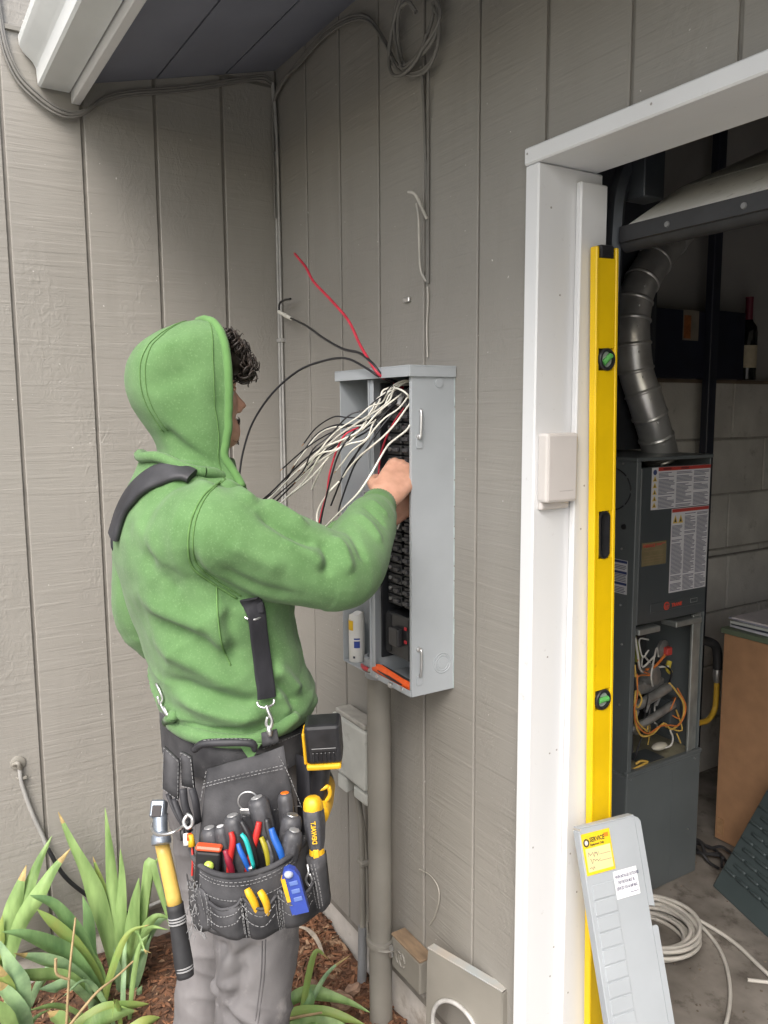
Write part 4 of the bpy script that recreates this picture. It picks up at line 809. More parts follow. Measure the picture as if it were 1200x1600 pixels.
# flue duct: jointed metal pipe, each length its own piece
M_FLUE = mat('galvanised_flue', (0.72, 0.72, 0.71), 0.33, 0.75, var=0.15, vscale=14, bump=0.15, bscale=30, bdist=0.003)
fl = thing('flue_duct', 'dull galvanised flue duct bending up from the furnace top', 'duct', (0.56, 1.0, FZ + 0.012))
path = catmull([(0.6,1.1242,1.4323), (0.6,1.0805,1.5285), (0.6,1.0313,1.6285), (0.58,1.0033,1.727), (0.58,0.9828,1.836), (0.57,0.9958,1.9298), (0.57,1.0314,2.014), (0.56,1.1226,2.1095), (0.54,1.2645,2.2238), (0.5,1.4529,2.367)], 4)
for i in range(0, len(path) - 3, 3):
    seg_ = path[i:i + 4]; rr = 0.0575
    s_ = MB().tube(seg_, rr - 0.0016 * (i % 2), 24, 1, cap=False).build('pipe_length', M_FLUE, fl, auto=40)
    d = (seg_[1] - seg_[0]).normalized()
    MB().tube([seg_[0] - d * 0.006, seg_[0] - d * 0.002, seg_[0] + d * 0.002, seg_[0] + d * 0.008], [rr - 0.001, rr + 0.0035, rr + 0.0035, rr - 0.001], 24, 1, cap=False).build('seam_bead', M_FLUE, s_, True)
    sd = d.orthogonal().normalized()
    MB().lathe([(0, 0.004), (0.004, 0.003)], seg_[2] + Vector((0.85, -0.5, 0)).normalized() * rr, (0.85, -0.5, 0), 8).build('screw', M_STEEL, s_)
# dark return duct behind the flue
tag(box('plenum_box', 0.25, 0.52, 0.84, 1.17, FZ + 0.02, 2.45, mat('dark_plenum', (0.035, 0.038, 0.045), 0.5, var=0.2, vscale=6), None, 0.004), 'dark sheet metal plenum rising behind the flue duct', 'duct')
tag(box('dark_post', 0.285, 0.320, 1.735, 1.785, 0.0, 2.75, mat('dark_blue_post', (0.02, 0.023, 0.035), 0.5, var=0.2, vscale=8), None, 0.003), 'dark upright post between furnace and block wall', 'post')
# boxes, card and bottle on top of the block wall
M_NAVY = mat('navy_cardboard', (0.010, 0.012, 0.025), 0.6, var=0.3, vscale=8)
lz = 1.7205
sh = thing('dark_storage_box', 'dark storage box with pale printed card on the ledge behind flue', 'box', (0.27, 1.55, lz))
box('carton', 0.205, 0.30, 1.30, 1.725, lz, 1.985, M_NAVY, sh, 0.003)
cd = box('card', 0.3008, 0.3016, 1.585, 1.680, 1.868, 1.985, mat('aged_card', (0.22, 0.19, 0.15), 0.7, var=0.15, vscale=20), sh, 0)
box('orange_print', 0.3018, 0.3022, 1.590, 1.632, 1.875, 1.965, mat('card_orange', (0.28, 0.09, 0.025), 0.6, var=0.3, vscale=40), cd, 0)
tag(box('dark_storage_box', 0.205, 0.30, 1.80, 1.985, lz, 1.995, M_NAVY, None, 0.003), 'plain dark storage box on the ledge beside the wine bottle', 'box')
bt = thing('wine_bottle', 'dark wine bottle with cream label standing on the block wall ledge', 'bottle', (0.262, 2.06, lz))
MB().lathe([(0, 0.036), (0.004, 0.0385), (0.20, 0.0385), (0.225, 0.034), (0.245, 0.020), (0.255, 0.0155), (0.335, 0.0145), (0.337, 0.0158), (0.345, 0.0158)], (0.262, 2.06, lz), (0, 0, 1), 24).build('glass', mat('dark_bottle_glass', (0.006, 0.007, 0.006), 0.12, spec=0.6), bt, auto=40)
MB().lathe([(0.252, 0.0162), (0.33, 0.0156), (0.349, 0.0165), (0.350, 0.010)], (0.262, 2.06, lz), (0, 0, 1), 20).build('capsule', mat('wine_capsule', (0.12, 0.01, 0.025), 0.4), bt, auto=40)
MB().lathe([(0.05, 0.0389), (0.05, 0.0391), (0.145, 0.0391), (0.145, 0.0389)], (0.262, 2.06, lz), (0, 0, 1), 24, False).build('label', mat('bottle_label', (0.44, 0.38, 0.27), 0.7, var=0.08, vscale=60), bt, auto=40)

# gas line with black iron elbow and yellow connector
gl = thing('gas_line', 'yellow gas connector hanging from a black iron elbow beside the furnace', 'gas pipe', (0.62, 1.3, 0.6))
tube('iron_pipe', [(0.6,1.3569,0.7593), (0.6,1.4125,0.7456), (0.6,1.4587,0.7235), (0.6,1.4764,0.6861), (0.6,1.4806,0.6283)], 0.017, M_RUBBER, gl, 12)
tube('union', [(0.6,1.4802,0.6334), (0.6,1.4784,0.6063), (0.6,1.4806,0.576)], [0.014, 0.015, 0.011], M_STEEL, gl, 10, 2)
tube('yellow_hose', [(0.6,1.4802,0.5811), (0.6,1.4811,0.5158), (0.6,1.4732,0.4672), (0.61,1.4237,0.4433), (0.62,1.351,0.45)], 0.0105, mat('gas_yellow', (0.50, 0.31, 0.03), 0.4, var=0.1, vscale=40), gl, 10)

# brown fibreboard cabinet, its green top, papers and black speaker
cb = thing('fibreboard_cabinet', 'brown fibreboard cabinet with green edged top beside the furnace', 'cabinet', (0.95, 1.6, 0))
M_FIBRE = mat('brown_fibreboard', (0.36, 0.200, 0.105), 0.75, var=0.12, vscale=14, bump=0.12, bscale=260, bdist=0.001, detail=8)
cbz = 0.792
box('end_panel', 0.664, 1.40, 1.42, 1.438, 0.006, cbz, M_FIBRE, cb, 0.001)
box('side_panel', 0.664, 0.68, 1.4385, 2.05, 0.006, cbz, M_FIBRE, cb, 0.001)
box('back_panel', 0.6805, 1.40, 2.03, 2.05, 0.006, cbz, M_FIBRE, cb, 0.001)
box('top', 0.655, 1.41, 1.41, 2.06, cbz + 0.0005, cbz + 0.020, mat('green_laminate', (0.12, 0.15, 0.10), 0.5, var=0.1, vscale=10), cb, 0.002)
MB().box(0.675, 0.70, 1.415, 1.42, 0.03, 0.09, 0).build('torn_corner', mat('torn_fibre', (0.38, 0.22, 0.11), 0.9, var=0.2, vscale=40), cb)
rng = random.Random(21)
pz = cbz + 0.021
for k in range(5):
    a = A(rng.uniform(-5, 5)); hh = rng.uniform(0.006, 0.013); dx = rng.uniform(-0.012, 0.012)
    Mz = Matrix.Translation((0.875 + dx, 1.60, pz)) @ Matrix.Rotation(a, 4, 'Z')
    cl_ = [(0.55, 0.55, 0.60), (0.05, 0.055, 0.08), (0.42, 0.44, 0.42), (0.30, 0.30, 0.38), (0.52, 0.49, 0.50)][k]
    tag(MB().box(-0.20, 0.20, -0.17, 0.14, 0, hh, 0.001, Mz).build('magazine', mat('magazine_%d' % k, cl_, 0.45, var=0.12, vscale=18)), ['white magazine at the bottom of the pile on the cabinet', 'dark covered magazine second from the bottom on the cabinet', 'grey green magazine in the middle of the cabinet pile', 'bluish magazine second from top of the cabinet pile', 'pale magazine on top of the pile under the black speaker'][k], 'magazine', 'magazines piled on the cabinet')
    pz += hh + 0.0005
sp = thing('black_speaker', 'small rounded black speaker lying on the pile of magazines', 'speaker', (0.93, 1.55, pz))
MB().tube([(0.853, 1.545, pz + 0.062), (0.87, 1.545, pz + 0.062), (0.96, 1.545, pz + 0.062), (1.1, 1.545, pz + 0.062)], [0.048, 0.058, 0.060, 0.058], 20, 3).build('body', mat('speaker_black', (0.010, 0.010, 0.013), 0.35), sp, auto=40)
MB().box(0.862, 1.09, 1.50, 1.59, pz + 0.0003, pz + 0.012, 0.003).build('foot', M_BLACK, sp)

# louvred furnace door leaning on the cabinet
lv = thing('louvred_door_panel', 'slate grey louvred metal door panel leaning on the brown cabinet', 'metal panel', (0, 0, 0), rot=(0, 0, 0))
BLp = Vector((0.8559,1.1461,0.003)); BRd = Vector((1.1185,1.0533,0.003)); TLp = Vector((0.88,1.385,0.4001))
Ml = frame_M(BLp, BRd - BLp, TLp - BLp); lv.matrix_world = Ml
Hh = (TLp - BLp).length + 0.10; Ww = 0.40
M_LOUV = mat('louvre_slate', (0.055, 0.072, 0.074), 0.40, var=0.08, vscale=8)
MB().box(0, Ww, 0, Hh, -0.016, 0, 0.004).build('sheet', M_LOUV, lv)
lo = MB().tube([(0, 0, 0), (0.006, 0, 0.004), (0.046, 0, 0.004), (0.052, 0, 0)], 0.006, 6, 2, flat=0.7)
l0 = None
for r_ in range(int((Hh - 0.07) / 0.030)):
    for c_ in range(6):
        if l0 is None: l0 = lo.build('louvre', M_LOUV, lv, True); o_ = l0
        else: o_ = l0.copy(); COL.objects.link(o_); o_.parent = lv
        o_.location = (0.030 + c_ * 0.064 + (0.030 if r_ % 2 else 0) - (0.02), 0.075 + r_ * 0.030, 0.0002)

# yellow box level standing behind the jamb
ly = thing('spirit_level', 'long yellow spirit level standing upright against the white jamb', 'spirit level', (0, 0, 0), rot=(0, 0, 0))
Ml = frame_M((1.2665, 0.1655, 0.002), (0, 1, 0.0245), (0, -0.0245, 1)); ly.matrix_world = Ml
M_LY = mat('level_yellow', (0.80, 0.52, 0.004), 0.36, var=0.07, vscale=9, coat=0.1, dirt=((0.25, 0.16, 0.03), 30, 0.66, 0.7))
LW, LH, LT = 0.0315, 1.915, 0.018
def web(y0, y1): return MB().box(-LW + 0.008, LW - 0.008, y0, y1, -0.0075, 0.0075, 0.0)
# the web is cut where vials and hand holes sit
holes = [(0.985, 0.022), (1.340, 0.050), (1.697, 0.022), (0.45, 0.05)]
edges = [0.002]
for c_, h_ in sorted(holes): edges += [c_ - h_, c_ + h_]
edges.append(LH - 0.022)
for i in range(0, len(edges), 2): web(edges[i], edges[i + 1]).build('web', M_LY, ly)
for s_ in (-1, 1):
    MB().box(*( (-LW, -LW + 0.0085) if s_ < 0 else (LW - 0.0085, LW)), 0.002, LH, -LT / 2, LT / 2, 0.002).build('rail', M_LY, ly)
for c_, h_ in ((1.340, 0.050), (0.45, 0.05)):
    mb = MB(); nn = 20; R1 = []; R2 = []
    for k in range(nn):
        a = 2 * math.pi * k / nn; R1.append((math.cos(a) * 0.0150, c_ + math.copysign(h_ - 0.0150, math.sin(a)) + math.sin(a) * 0.0150)); 
        R2.append((math.cos(a) * 0.0115, c_ + math.copysign(h_ - 0.0155, math.sin(a)) + math.sin(a) * 0.0115))
    zz = 0.0095
    mb.rings([[(x, y, z) for x, y in R1] for z in (-zz, zz)] , True, False); 
    mb2 = MB(); mb2.rings([[(x, y, -zz) for x, y in R2], [(x, y, -zz) for x, y in R1], [(x, y, zz) for x, y in R1], [(x, y, zz) for x, y in R2], [(x, y, -zz) for x, y in R2]], True, False)
    mb2.build('hand_grip', M_BLACK, ly, auto=40)
    for sx_ in (-1, 1):
        for sy_ in (-1, 1): MB().box(min(sx_ * 0.0145, sx_ * (LW - 0.008)), max(sx_ * 0.0145, sx_ * (LW - 0.008)), c_ + (h_ - 0.016 if sy_ > 0 else -h_ - 0.002), c_ + (h_ + 0.002 if sy_ > 0 else -h_ + 0.016), -0.0058, 0.0058).build('web', M_LY, ly)
        MB().box(min(sx_ * 0.0145, sx_ * (LW - 0.008)), max(sx_ * 0.0145, sx_ * (LW - 0.008)), c_ - h_ + 0.016, c_ + h_ - 0.016, -0.0058, 0.0058).build('web', M_LY, ly)
M_VIAL = mat('vial_green', (0.18, 0.62, 0.16), 0.08, trans=0.4, spec=0.6)
for c_, hor in ((0.985, 0), (1.697, 1)):
    vf = MB().lathe([(-0.009, 0.0205), (-0.0085, 0.0225), (0.0085, 0.0225), (0.0105, 0.0205), (0.0105, 0.0165), (0.004, 0.016), (0.004, 0.0005)], (0, c_, 0.002), (0, 0, 1), 24).build('vial_housing', M_BLACK, ly, auto=40)
    for sx_ in (-1, 1): MB().box(min(sx_ * 0.0200, sx_ * (LW - 0.008)), max(sx_ * 0.0200, sx_ * (LW - 0.008)), c_ - 0.022, c_ + 0.022, -0.0058, 0.0058).build('web', M_LY, ly)
    d_ = Vector((1, 0, 0)) if not hor else Vector((0.8, 0.6, 0))
    MB().tube([Vector((0, c_, 0.0095)) - d_ * 0.013, Vector((0, c_, 0.0095)) + d_ * 0.013], 0.0062, 12, 1).build('vial', M_VIAL, vf, auto=40)
    MB().lathe([(0, 0.0155), (0.001, 0.0155)], (0, c_, 0.0062), (0, 0, 1), 20).build('vial_window', mat('vial_clear', (0.35, 0.40, 0.36), 0.15), vf)
ec = MB(); ec.box(-LW + 0.013, LW - 0.013, LH - 0.022, LH + 0.004, -LT / 2, LT / 2, 0.004); ec.build('end_cap', M_BLACK, ly)

# dead-front cover leaning on the jamb
df = thing('panel_cover', 'grey steel panel cover with yellow service sticker leaning at the doorway', 'panel cover', (0, 0, 0), rot=(0, 0, 0))
TL = Vector((1.3108,0.0405,0.738)); TR = Vector((1.3389,0.1927,0.7412)); BL = Vector((1.4128,0.006,0.3863))
Wd = (TR - TL).length; Md = frame_M(TL, TR - TL, TL - BL); df.matrix_world = Md
Hd = 0.79
M_DF = mat('cover_grey_enamel', (0.37, 0.395, 0.415), 0.36, var=0.05, vscale=8, dirt=((0.6, 0.62, 0.62), 50, 0.72, 0.3))
face = MB().box(0.007, Wd - 0.014, -Hd, 0, -0.0018, 0, 0.0005).build('face', M_DF, df)
MB().box(0, 0.0068, -Hd, -0.004, -0.020, 0.0012, 0.001).build('flange', M_DF, df)
fx = Wd - 0.0138
MB().poly([(fx, 0, 0.0005), (Wd - 0.006, -0.004, 0.0005), (Wd, -0.012, 0.0005), (Wd, -0.186, 0.0005), (Wd - 0.004, -0.183, 0.0005), (fx, -0.180, 0.0005)], (0, 0, -0.004)).build('flange', M_DF, df)
MB().poly([(fx, -0.222, 0.0005), (Wd - 0.003, -0.222, 0.0005), (Wd, -0.226, 0.0005), (Wd, -Hd, 0.0005), (fx, -Hd, 0.0005)], (0, 0, -0.004)).build('flange', M_DF, df)
MB().box(0.003, Wd - 0.014, 0.0003, 0.003, -0.020, 0, 0.0008).build('flange', M_DF, df)
tw = MB(); tw.box(0.011, 0.064, -0.0285, 0.0, -0.0002, 0.0022, 0.001); tw0 = None
for k in range(20):
    if tw0 is None: tw0 = tw.build('twist_out', M_DF, df); o_ = tw0
    else: o_ = tw0.copy(); COL.objects.link(o_); o_.parent = df
    o_.location = (0.0, -0.112 - k * 0.0315, 0.0 if k % 2 else 0.0006)
st = MB().box(0.004, 0.074, -0.092, -0.010, 0.0012, 0.0016, 0).build('service_sticker', mat('sticker_yellow', (0.78, 0.53, 0.02), 0.45, var=0.06, vscale=60), df)
M_SINK = mat('sticker_ink', (0.06, 0.05, 0.02), 0.6)
def flat_text(body, size, x, y, z, m, name, par, bold=0.0, rot=0.0, sx=1.0):
    text_mb(body, size, Matrix.Translation((x, y, z)) @ Matrix.Rotation(rot, 4, 'Z'), bold, sx=sx).build(name, m, par)
flat_text('SERVICE', 0.0125, 0.0225, -0.0285, 0.0018, M_SINK, 'lettering', st, 0.0004, sx=0.80)
flat_text('Equipment Only', 0.0060, 0.0225, -0.0360, 0.0018, M_SINK, 'lettering', st, 0.0002, sx=0.85)
MB().tube([(0.0135 + math.cos(a) * 0.0058, -0.0285 + math.sin(a) * 0.0068, 0.0019) for a in [i * math.pi / 9 for i in range(19)]], 0.0016, 6, 1, cap=False).build('round_mark', M_SINK, st)
MB().lathe([(0.0017, 0.0042), (0.0020, 0.0042)], (0.0135, -0.0285, 0), (0, 0, 1), 14).build('round_mark_centre', M_LABW, st)
MB().box(0.009, 0.070, -0.086, -0.040, 0.0017, 0.0019, 0).build('form_field', mat('sticker_pale', (0.72, 0.60, 0.30), 0.5), st)
M_PEN = mat('pen_ink', (0.10, 0.09, 0.10), 0.6)
def scribble(x0, y0, w, h, n, seed):
    r = random.Random(seed); pts = [(x0 + w * i / n, y0 + r.uniform(-0.3, 1.0) * h, 0.0022) for i in range(n + 1)]; return MB().tube(pts, 0.00045, 4, 3)
scribble(0.013, -0.055, 0.026, 0.008, 15, 1).build('handwriting', M_PEN, st); scribble(0.017, -0.068, 0.024, 0.007, 14, 2).build('handwriting', M_PEN, st); scribble(0.012, -0.080, 0.014, 0.005, 9, 3).build('handwriting', M_PEN, st)
for yy in (-0.056, -0.069): MB().box(0.040, 0.068, yy, yy + 0.0007, 0.0020, 0.0021, 0).build('rule_line', M_PEN, st)
MB().box(0.057, 0.069, -0.025, -0.017, 0.0017, 0.0019, 0).build('orange_mark', mat('sticker_orange', (0.62, 0.22, 0.02), 0.5), st)
wl_ = MB().box(0.066, 0.124, -0.152, -0.097, 0.0012, 0.0016, 0).build('instruction_sticker', mat('sticker_white', (0.80, 0.80, 0.82), 0.45), df)
for i, (tx, xx) in enumerate((('WHEN INSTALLED OUTDOORS', 0.069), ('THIS PORTION MUST BE', 0.0735), ('SERVICED FOR 60 AMP MAX', 0.069))):
    flat_text(tx, 0.0088, xx, -0.112 - i * 0.0115, 0.0018, M_INK, 'lettering', wl_, 0.0002, sx=0.47 if i != 1 else 0.44)
MB().box(0.1, 0.121, -0.1450, -0.1435, 0.0017, 0.0019, 0).build('print_line', M_INK, wl_)

# coil of pale cable on the floor and loose ends
ca = thing('floor_cable_coil', 'coil of pale grey cable lying on the garage floor behind the panel cover', 'cable coil', (0.93, 0.745, 0.0))
M_ROMEX = mat('pale_grey_cable', (0.47, 0.445, 0.40), 0.5, var=0.12, vscale=14)
rng = random.Random(4)
for k in range(10):
    rr = 0.098 + 0.034 * rng.random(); zz = 0.009 + 0.0065 * k; ox, oy = rng.uniform(-0.012, 0.012), rng.uniform(-0.012, 0.012); ph = rng.uniform(0, 6)
    pts = [(0.935 + ox + math.cos(a) * rr * (1 + 0.03 * math.sin(2 * a + ph)), 0.745 + oy + math.sin(a) * rr * (1 + 0.03 * math.sin(3 * a + ph)), zz + 0.004 * math.sin(a * 2 + ph)) for a in [i * 2 * math.pi / 24 for i in range(25)]]
    MB().tube(pts, 0.0062, 8, 2, cap=False).build('loop', M_ROMEX, ca, True)
tube('free_end', [(0.8548,0.7455,0.06), (0.8691,0.8315,0.055), (0.9208,0.9048,0.03), (0.9988,0.9416,0.012), (1.0877,0.9412,0.008), (1.1793,0.9133,0.008), (1.2747,0.8855,0.008)], 0.0062, M_ROMEX, ca, 8)
tube('free_end', [(0.8747,0.8548,0.05), (0.9483,0.916,0.02), (1.0303,0.9053,0.008), (1.1138,0.85,0.008), (1.196,0.7602,0.008), (1.2589,0.6604,0.008), (1.3114,0.5431,0.008)], 0.0055, M_ROMEX, ca, 8)
tag(tube('cable_offcut', [(1.1989,0.8336,0.007), (1.2182,0.8547,0.007), (1.2622,0.9056,0.007)], 0.0055, M_ROMEX, None, 8), 'straight pale cable offcut lying on the garage floor at right', 'cable')
bk = thing('black_cable_heap', 'tangle of black cables on the floor between furnace and cabinet', 'cables', (0.72, 1.32, 0))
for k in range(5):
    pts = [(0.60 + i * 0.035 + rng.uniform(-0.01, 0.01), 1.27 + 0.02 * k + rng.uniform(-0.02, 0.02) - i * 0.004, 0.008 + 0.006 * (k % 3) + rng.uniform(0, 0.02)) for i in range(7)]
    tube('cable', pts, 0.0055, M_RUBBER, bk, 6)
# floor grit
rng = random.Random(9); mb = MB()
for _ in range(260):
    x, y, s_ = rng.uniform(0.6, 1.7), rng.uniform(0.2, 1.6), rng.uniform(0.0012, 0.005)
    mb.ball((x, y, s_ * 0.4), (s_, s_ * rng.uniform(0.5, 1), s_ * 0.5), Matrix.Rotation(rng.uniform(0, 6), 3, 'Z'), 5, 3)
gr = mb.build('floor_grit', mat('grit', (0.16, 0.13, 0.10), 0.9, var=0.5, vscale=60)); gr['kind'] = 'stuff'; gr['label'] = 'scattered grit and crumbs on the garage floor'

# ------------------------------------------------------------------ iris plants: every blade its own leaf
M_LEAF = [mat('iris_green', (0.219, 0.368, 0.120), 0.42, var=0.22, vscale=22, stretch=(1, 1, 0.25), col2=(0.398, 0.558, 0.224)),
          mat('iris_dark', (0.190, 0.355, 0.145), 0.42, var=0.25, vscale=22, stretch=(1, 1, 0.3), col2=(0.321, 0.512, 0.216)),
          mat('iris_yellow', (0.486, 0.560, 0.163), 0.45, var=0.25, vscale=18, col2=(0.303, 0.464, 0.142)),
          mat('iris_blue_green', (0.293, 0.466, 0.257), 0.45, var=0.22, vscale=20, col2=(0.453, 0.627, 0.348))]
for m_ in M_LEAF:      # thin blades let light through
    n = m_.node_tree.nodes; l = m_.node_tree.links; b = n['Principled BSDF']; tr_ = n.new('ShaderNodeBsdfTranslucent'); mx = n.new('ShaderNodeMixShader'); mx.inputs[0].default_value = 0.34
    src_ = b.inputs['Base Color'].links[0].from_socket
    hv = n.new('ShaderNodeHueSaturation'); hv.inputs['Value'].default_value = 1.4; hv.inputs['Saturation'].default_value = 0.9; l.new(src_, hv.inputs['Color']); l.new(hv.outputs[0], tr_.inputs['Color'])
    o_ = n['Material Output']; l.new(b.outputs[0], mx.inputs[1]); l.new(tr_.outputs[0], mx.inputs[2]); l.new(mx.outputs[0], o_.inputs['Surface'])
    wv = n.new('ShaderNodeTexNoise'); g_ = n.new('ShaderNodeNewGeometry'); mp_ = n.new('ShaderNodeMapping'); mp_.inputs['Scale'].default_value = (300, 300, 14); l.new(g_.outputs['Position'], mp_.inputs['Vector']); l.new(mp_.outputs[0], wv.inputs['Vector']); wv.inputs['Scale'].default_value = 1.0
    bp_ = n.new('ShaderNodeBump'); bp_.inputs['Strength'].default_value = 0.35; bp_.inputs['Distance'].default_value = 0.002; l.new(wv.outputs[0], bp_.inputs['Height']); l.new(bp_.outputs[0], b.inputs['Normal'])
M_TIP = mat('withered_leaf', (0.36, 0.27, 0.11), 0.7, var=0.3, vscale=60)
def leaf(pts, w, kind, parent, blunt=False):
    P = catmull(pts, 5); n = len(P); F = Vector((0.84, -0.50, 0.15)); R_ = []
    rg = random.Random(int(abs(P[0].x * 9999)) + n); ph = rg.uniform(0, 6)
    for i, p in enumerate(P):
        t = i / (n - 1)
        ww = w * min(1.0, 0.03 + 1.75 * t ** 0.85) if not blunt else w * min(1.0, 0.5 + t)
        ww *= (1 - 0.25 * max(0, t - 0.6) / 0.4)
        T = (P[min(n - 1, i + 1)] - P[max(0, i - 1)]).normalized(); S = T.cross(F).normalized(); N_ = S.cross(T)
        wob = 0.10 * ww * math.sin(t * 9 + ph)
        R_.append([p - S * ww * 0.5 - N_ * (0.16 * ww) + N_ * wob, p - S * ww * 0.25 - N_ * 0.02 * ww, p + N_ * 0.06 * ww, p + S * ww * 0.25 - N_ * 0.02 * ww, p + S * ww * 0.5 - N_ * (0.16 * ww) - N_ * wob])
    R_ = R_ + [[q - F * 0.0006 for q in r] for r in reversed(R_)]
    mbl = MB().rings(R_, False, False)
    o_ = mbl.build('leaf', M_LEAF[kind], parent, True)
    if rg.random() < 0.4:        # withered tip
        o_.data.materials.append(M_TIP); nt = rg.choice((1, 1, 2, 3)) * 4; nf = len(mbl.f); mi = [1 if (i < nt or i >= nf - nt) else 0 for i in range(nf)]; o_.data.polygons.foreach_set('material_index', mi)
    return o_
def iris(label, loc, leaves, thin=4):
    t_ = thing('iris_plant', label, 'plant', loc, 'iris plants in the bed')
    for k, w, pts in leaves: leaf(pts, w * 1.28, k, t_)
    rl = random.Random(int(loc[0] * 1000)); b0 = Vector(loc)
    for _ in range(thin):
        a = rl.uniform(0, 6.28); h = rl.uniform(0.10, 0.30); sp_ = rl.uniform(0.05, 0.16); d_ = Vector((math.cos(a), math.sin(a), 0))
        if (b0 + d_ * sp_).x < 0.05: d_.x = abs(d_.x)
        b1 = b0 + d_ * 0.02; leaf([b1 + d_ * sp_ * 1.25 + Vector((0, 0, h * rl.uniform(0.7, 1.05))), b1 + d_ * sp_ * 0.7 + Vector((0, 0, h * 0.8)), b1 + d_ * sp_ * 0.25 + Vector((0, 0, h * 0.4)), b1], rl.uniform(0.014, 0.024), rl.choice((0, 0, 2, 3)), t_)
    return t_
iris('tall upright iris clump beside the hammer against the wing wall', (0.165, -0.635, -0.08), [
 (0, 0.040, [(0.09,-0.774,0.4646), (0.11,-0.7491,0.379), (0.13,-0.7112,0.269), (0.14,-0.6879,0.1689), (0.15,-0.6669,0.0501), (0.16,-0.6479,-0.082)]),
 (0, 0.030, [(0.12,-0.6515,0.4573), (0.13,-0.6486,0.3364), (0.14,-0.6476,0.177), (0.16,-0.6489,-0.0241), (0.16,-0.6447,-0.0936)]),
 (0, 0.026, [(0.15,-0.6206,0.3355), (0.16,-0.6241,0.234), (0.17,-0.6391,0.08), (0.17,-0.6413,-0.0884)]),
 (2, 0.026, [(0.11,-0.6905,0.3137), (0.12,-0.6738,0.2194), (0.13,-0.6595,0.1087), (0.15,-0.6467,-0.0684)]),
 (0, 0.036, [(0.2,-0.5836,0.2576), (0.2,-0.6024,0.1664), (0.19,-0.6171,0.027), (0.18,-0.6157,-0.1234)]),
 (0, 0.026, [(0.18,-0.5185,0.2966), (0.18,-0.5475,0.2353), (0.18,-0.577,0.1178), (0.18,-0.6047,-0.0454), (0.18,-0.6172,-0.1145)]),
 (0, 0.024, [(0.22,-0.4982,0.053), (0.21,-0.5145,0.143), (0.2,-0.5359,0.2419), (0.19,-0.548,0.2888), (0.19,-0.5618,0.2291), (0.18,-0.5901,0.0309), (0.18,-0.6153,-0.1153)]),
 (0, 0.024, [(0.24,-0.5053,0.1243), (0.23,-0.545,0.1409), (0.21,-0.5708,0.1045), (0.2,-0.5873,0.046), (0.18,-0.608,-0.1184)]),
 (3, 0.024, [(0.22,-0.5615,0.0807), (0.21,-0.5881,0.0038), (0.2,-0.6147,-0.0694), (0.19,-0.6216,-0.1142)]),
 (1, 0.030, [(0.16,-0.7332,0.2313), (0.17,-0.7246,0.1651), (0.17,-0.723,0.0556), (0.17,-0.6946,-0.0562)]),
 (3, 0.022, [(0.23,-0.5962,-0.0574), (0.22,-0.6116,-0.0902), (0.2,-0.6203,-0.1121)]),
 (3, 0.018, [(0.2,-0.663,0.0708), (0.2,-0.6561,-0.0121), (0.19,-0.6516,-0.1261)]),
])
iris('slender upright iris clump at the left picture edge', (0.10, -0.90, -0.08), [
 (0, 0.036, [(0.1,-0.8672,0.3372), (0.11,-0.8955,0.2712), (0.11,-0.9289,0.1755), (0.1,-0.9604,0.0655)]),
 (0, 0.030, [(0.09,-0.7947,0.3988), (0.1,-0.8355,0.3367), (0.11,-0.873,0.2597), (0.11,-0.9103,0.159), (0.1,-0.9413,0.058)]),
 (0, 0.034, [(0.16,-0.7582,0.3827), (0.16,-0.8083,0.3316), (0.16,-0.8533,0.2686), (0.14,-0.8991,0.1916), (0.12,-0.9402,0.0605)]),
 (2, 0.026, [(0.12,-0.937,0.2224), (0.12,-0.9541,0.1524), (0.11,-0.9759,0.0394)]),
])
iris('broad drooping iris clump sprawling to the lower left', (0.26, -0.74, -0.08), [
 (1, 0.042, [(0.26,-0.8799,0.3377), (0.26,-0.8269,0.2939), (0.25,-0.7841,0.2059), (0.24,-0.7468,0.077), (0.23,-0.7146,-0.0483)]),
 (2, 0.040, [(0.28,-0.8675,0.3047), (0.28,-0.8325,0.2521), (0.27,-0.7895,0.1747), (0.25,-0.7414,0.0541), (0.24,-0.7149,-0.0454)]),
 (1, 0.042, [(0.32,-0.9566,0.2976), (0.32,-0.9016,0.2667), (0.29,-0.8162,0.1691), (0.27,-0.7614,0.0749), (0.25,-0.7188,-0.0448)]),
 (3, 0.036, [(0.34,-0.9342,0.2417), (0.33,-0.8645,0.1888), (0.3,-0.7907,0.1021), (0.26,-0.7174,-0.0426)]),
 (0, 0.034, [(0.36,-0.9784,0.2263), (0.36,-0.9424,0.1945), (0.35,-0.8902,0.167), (0.33,-0.8133,0.1157), (0.28,-0.7348,-0.0294)]),
 (3, 0.028, [(0.36,-0.8859,0.136), (0.36,-0.8526,0.1259), (0.34,-0.8019,0.0936), (0.28,-0.7352,-0.0369)]),
 (0, 0.040, [(0.24,-0.8045,0.2245), (0.24,-0.7692,0.1356), (0.24,-0.7296,0.043), (0.24,-0.7061,-0.0451)]),
])
iris('blue-green iris clump cut off by the bottom left corner', (0.36, -0.98, -0.08), [
 (3, 0.046, [(0.38,-0.9771,0.3303), (0.4,-0.9501,0.2472), (0.4,-0.9377,0.1614), (0.38,-0.9333,0.0388)]),
 (3, 0.044, [(0.42,-0.9947,0.2475), (0.42,-0.959,0.1854), (0.41,-0.9388,0.115), (0.38,-0.9295,0.0015)]),
 (0, 0.040, [(0.46,-1.0081,0.2295), (0.45,-0.9754,0.1587), (0.4,-0.9485,0.025)]),
 (2, 0.028, [(0.42,-0.9809,0.2922), (0.41,-0.9625,0.2024), (0.4,-0.9474,0.0944)]),
 (0, 0.034, [(0.42,-0.8755,0.1101), (0.42,-0.8501,0.0762), (0.4,-0.8235,-0.0145)]),
])
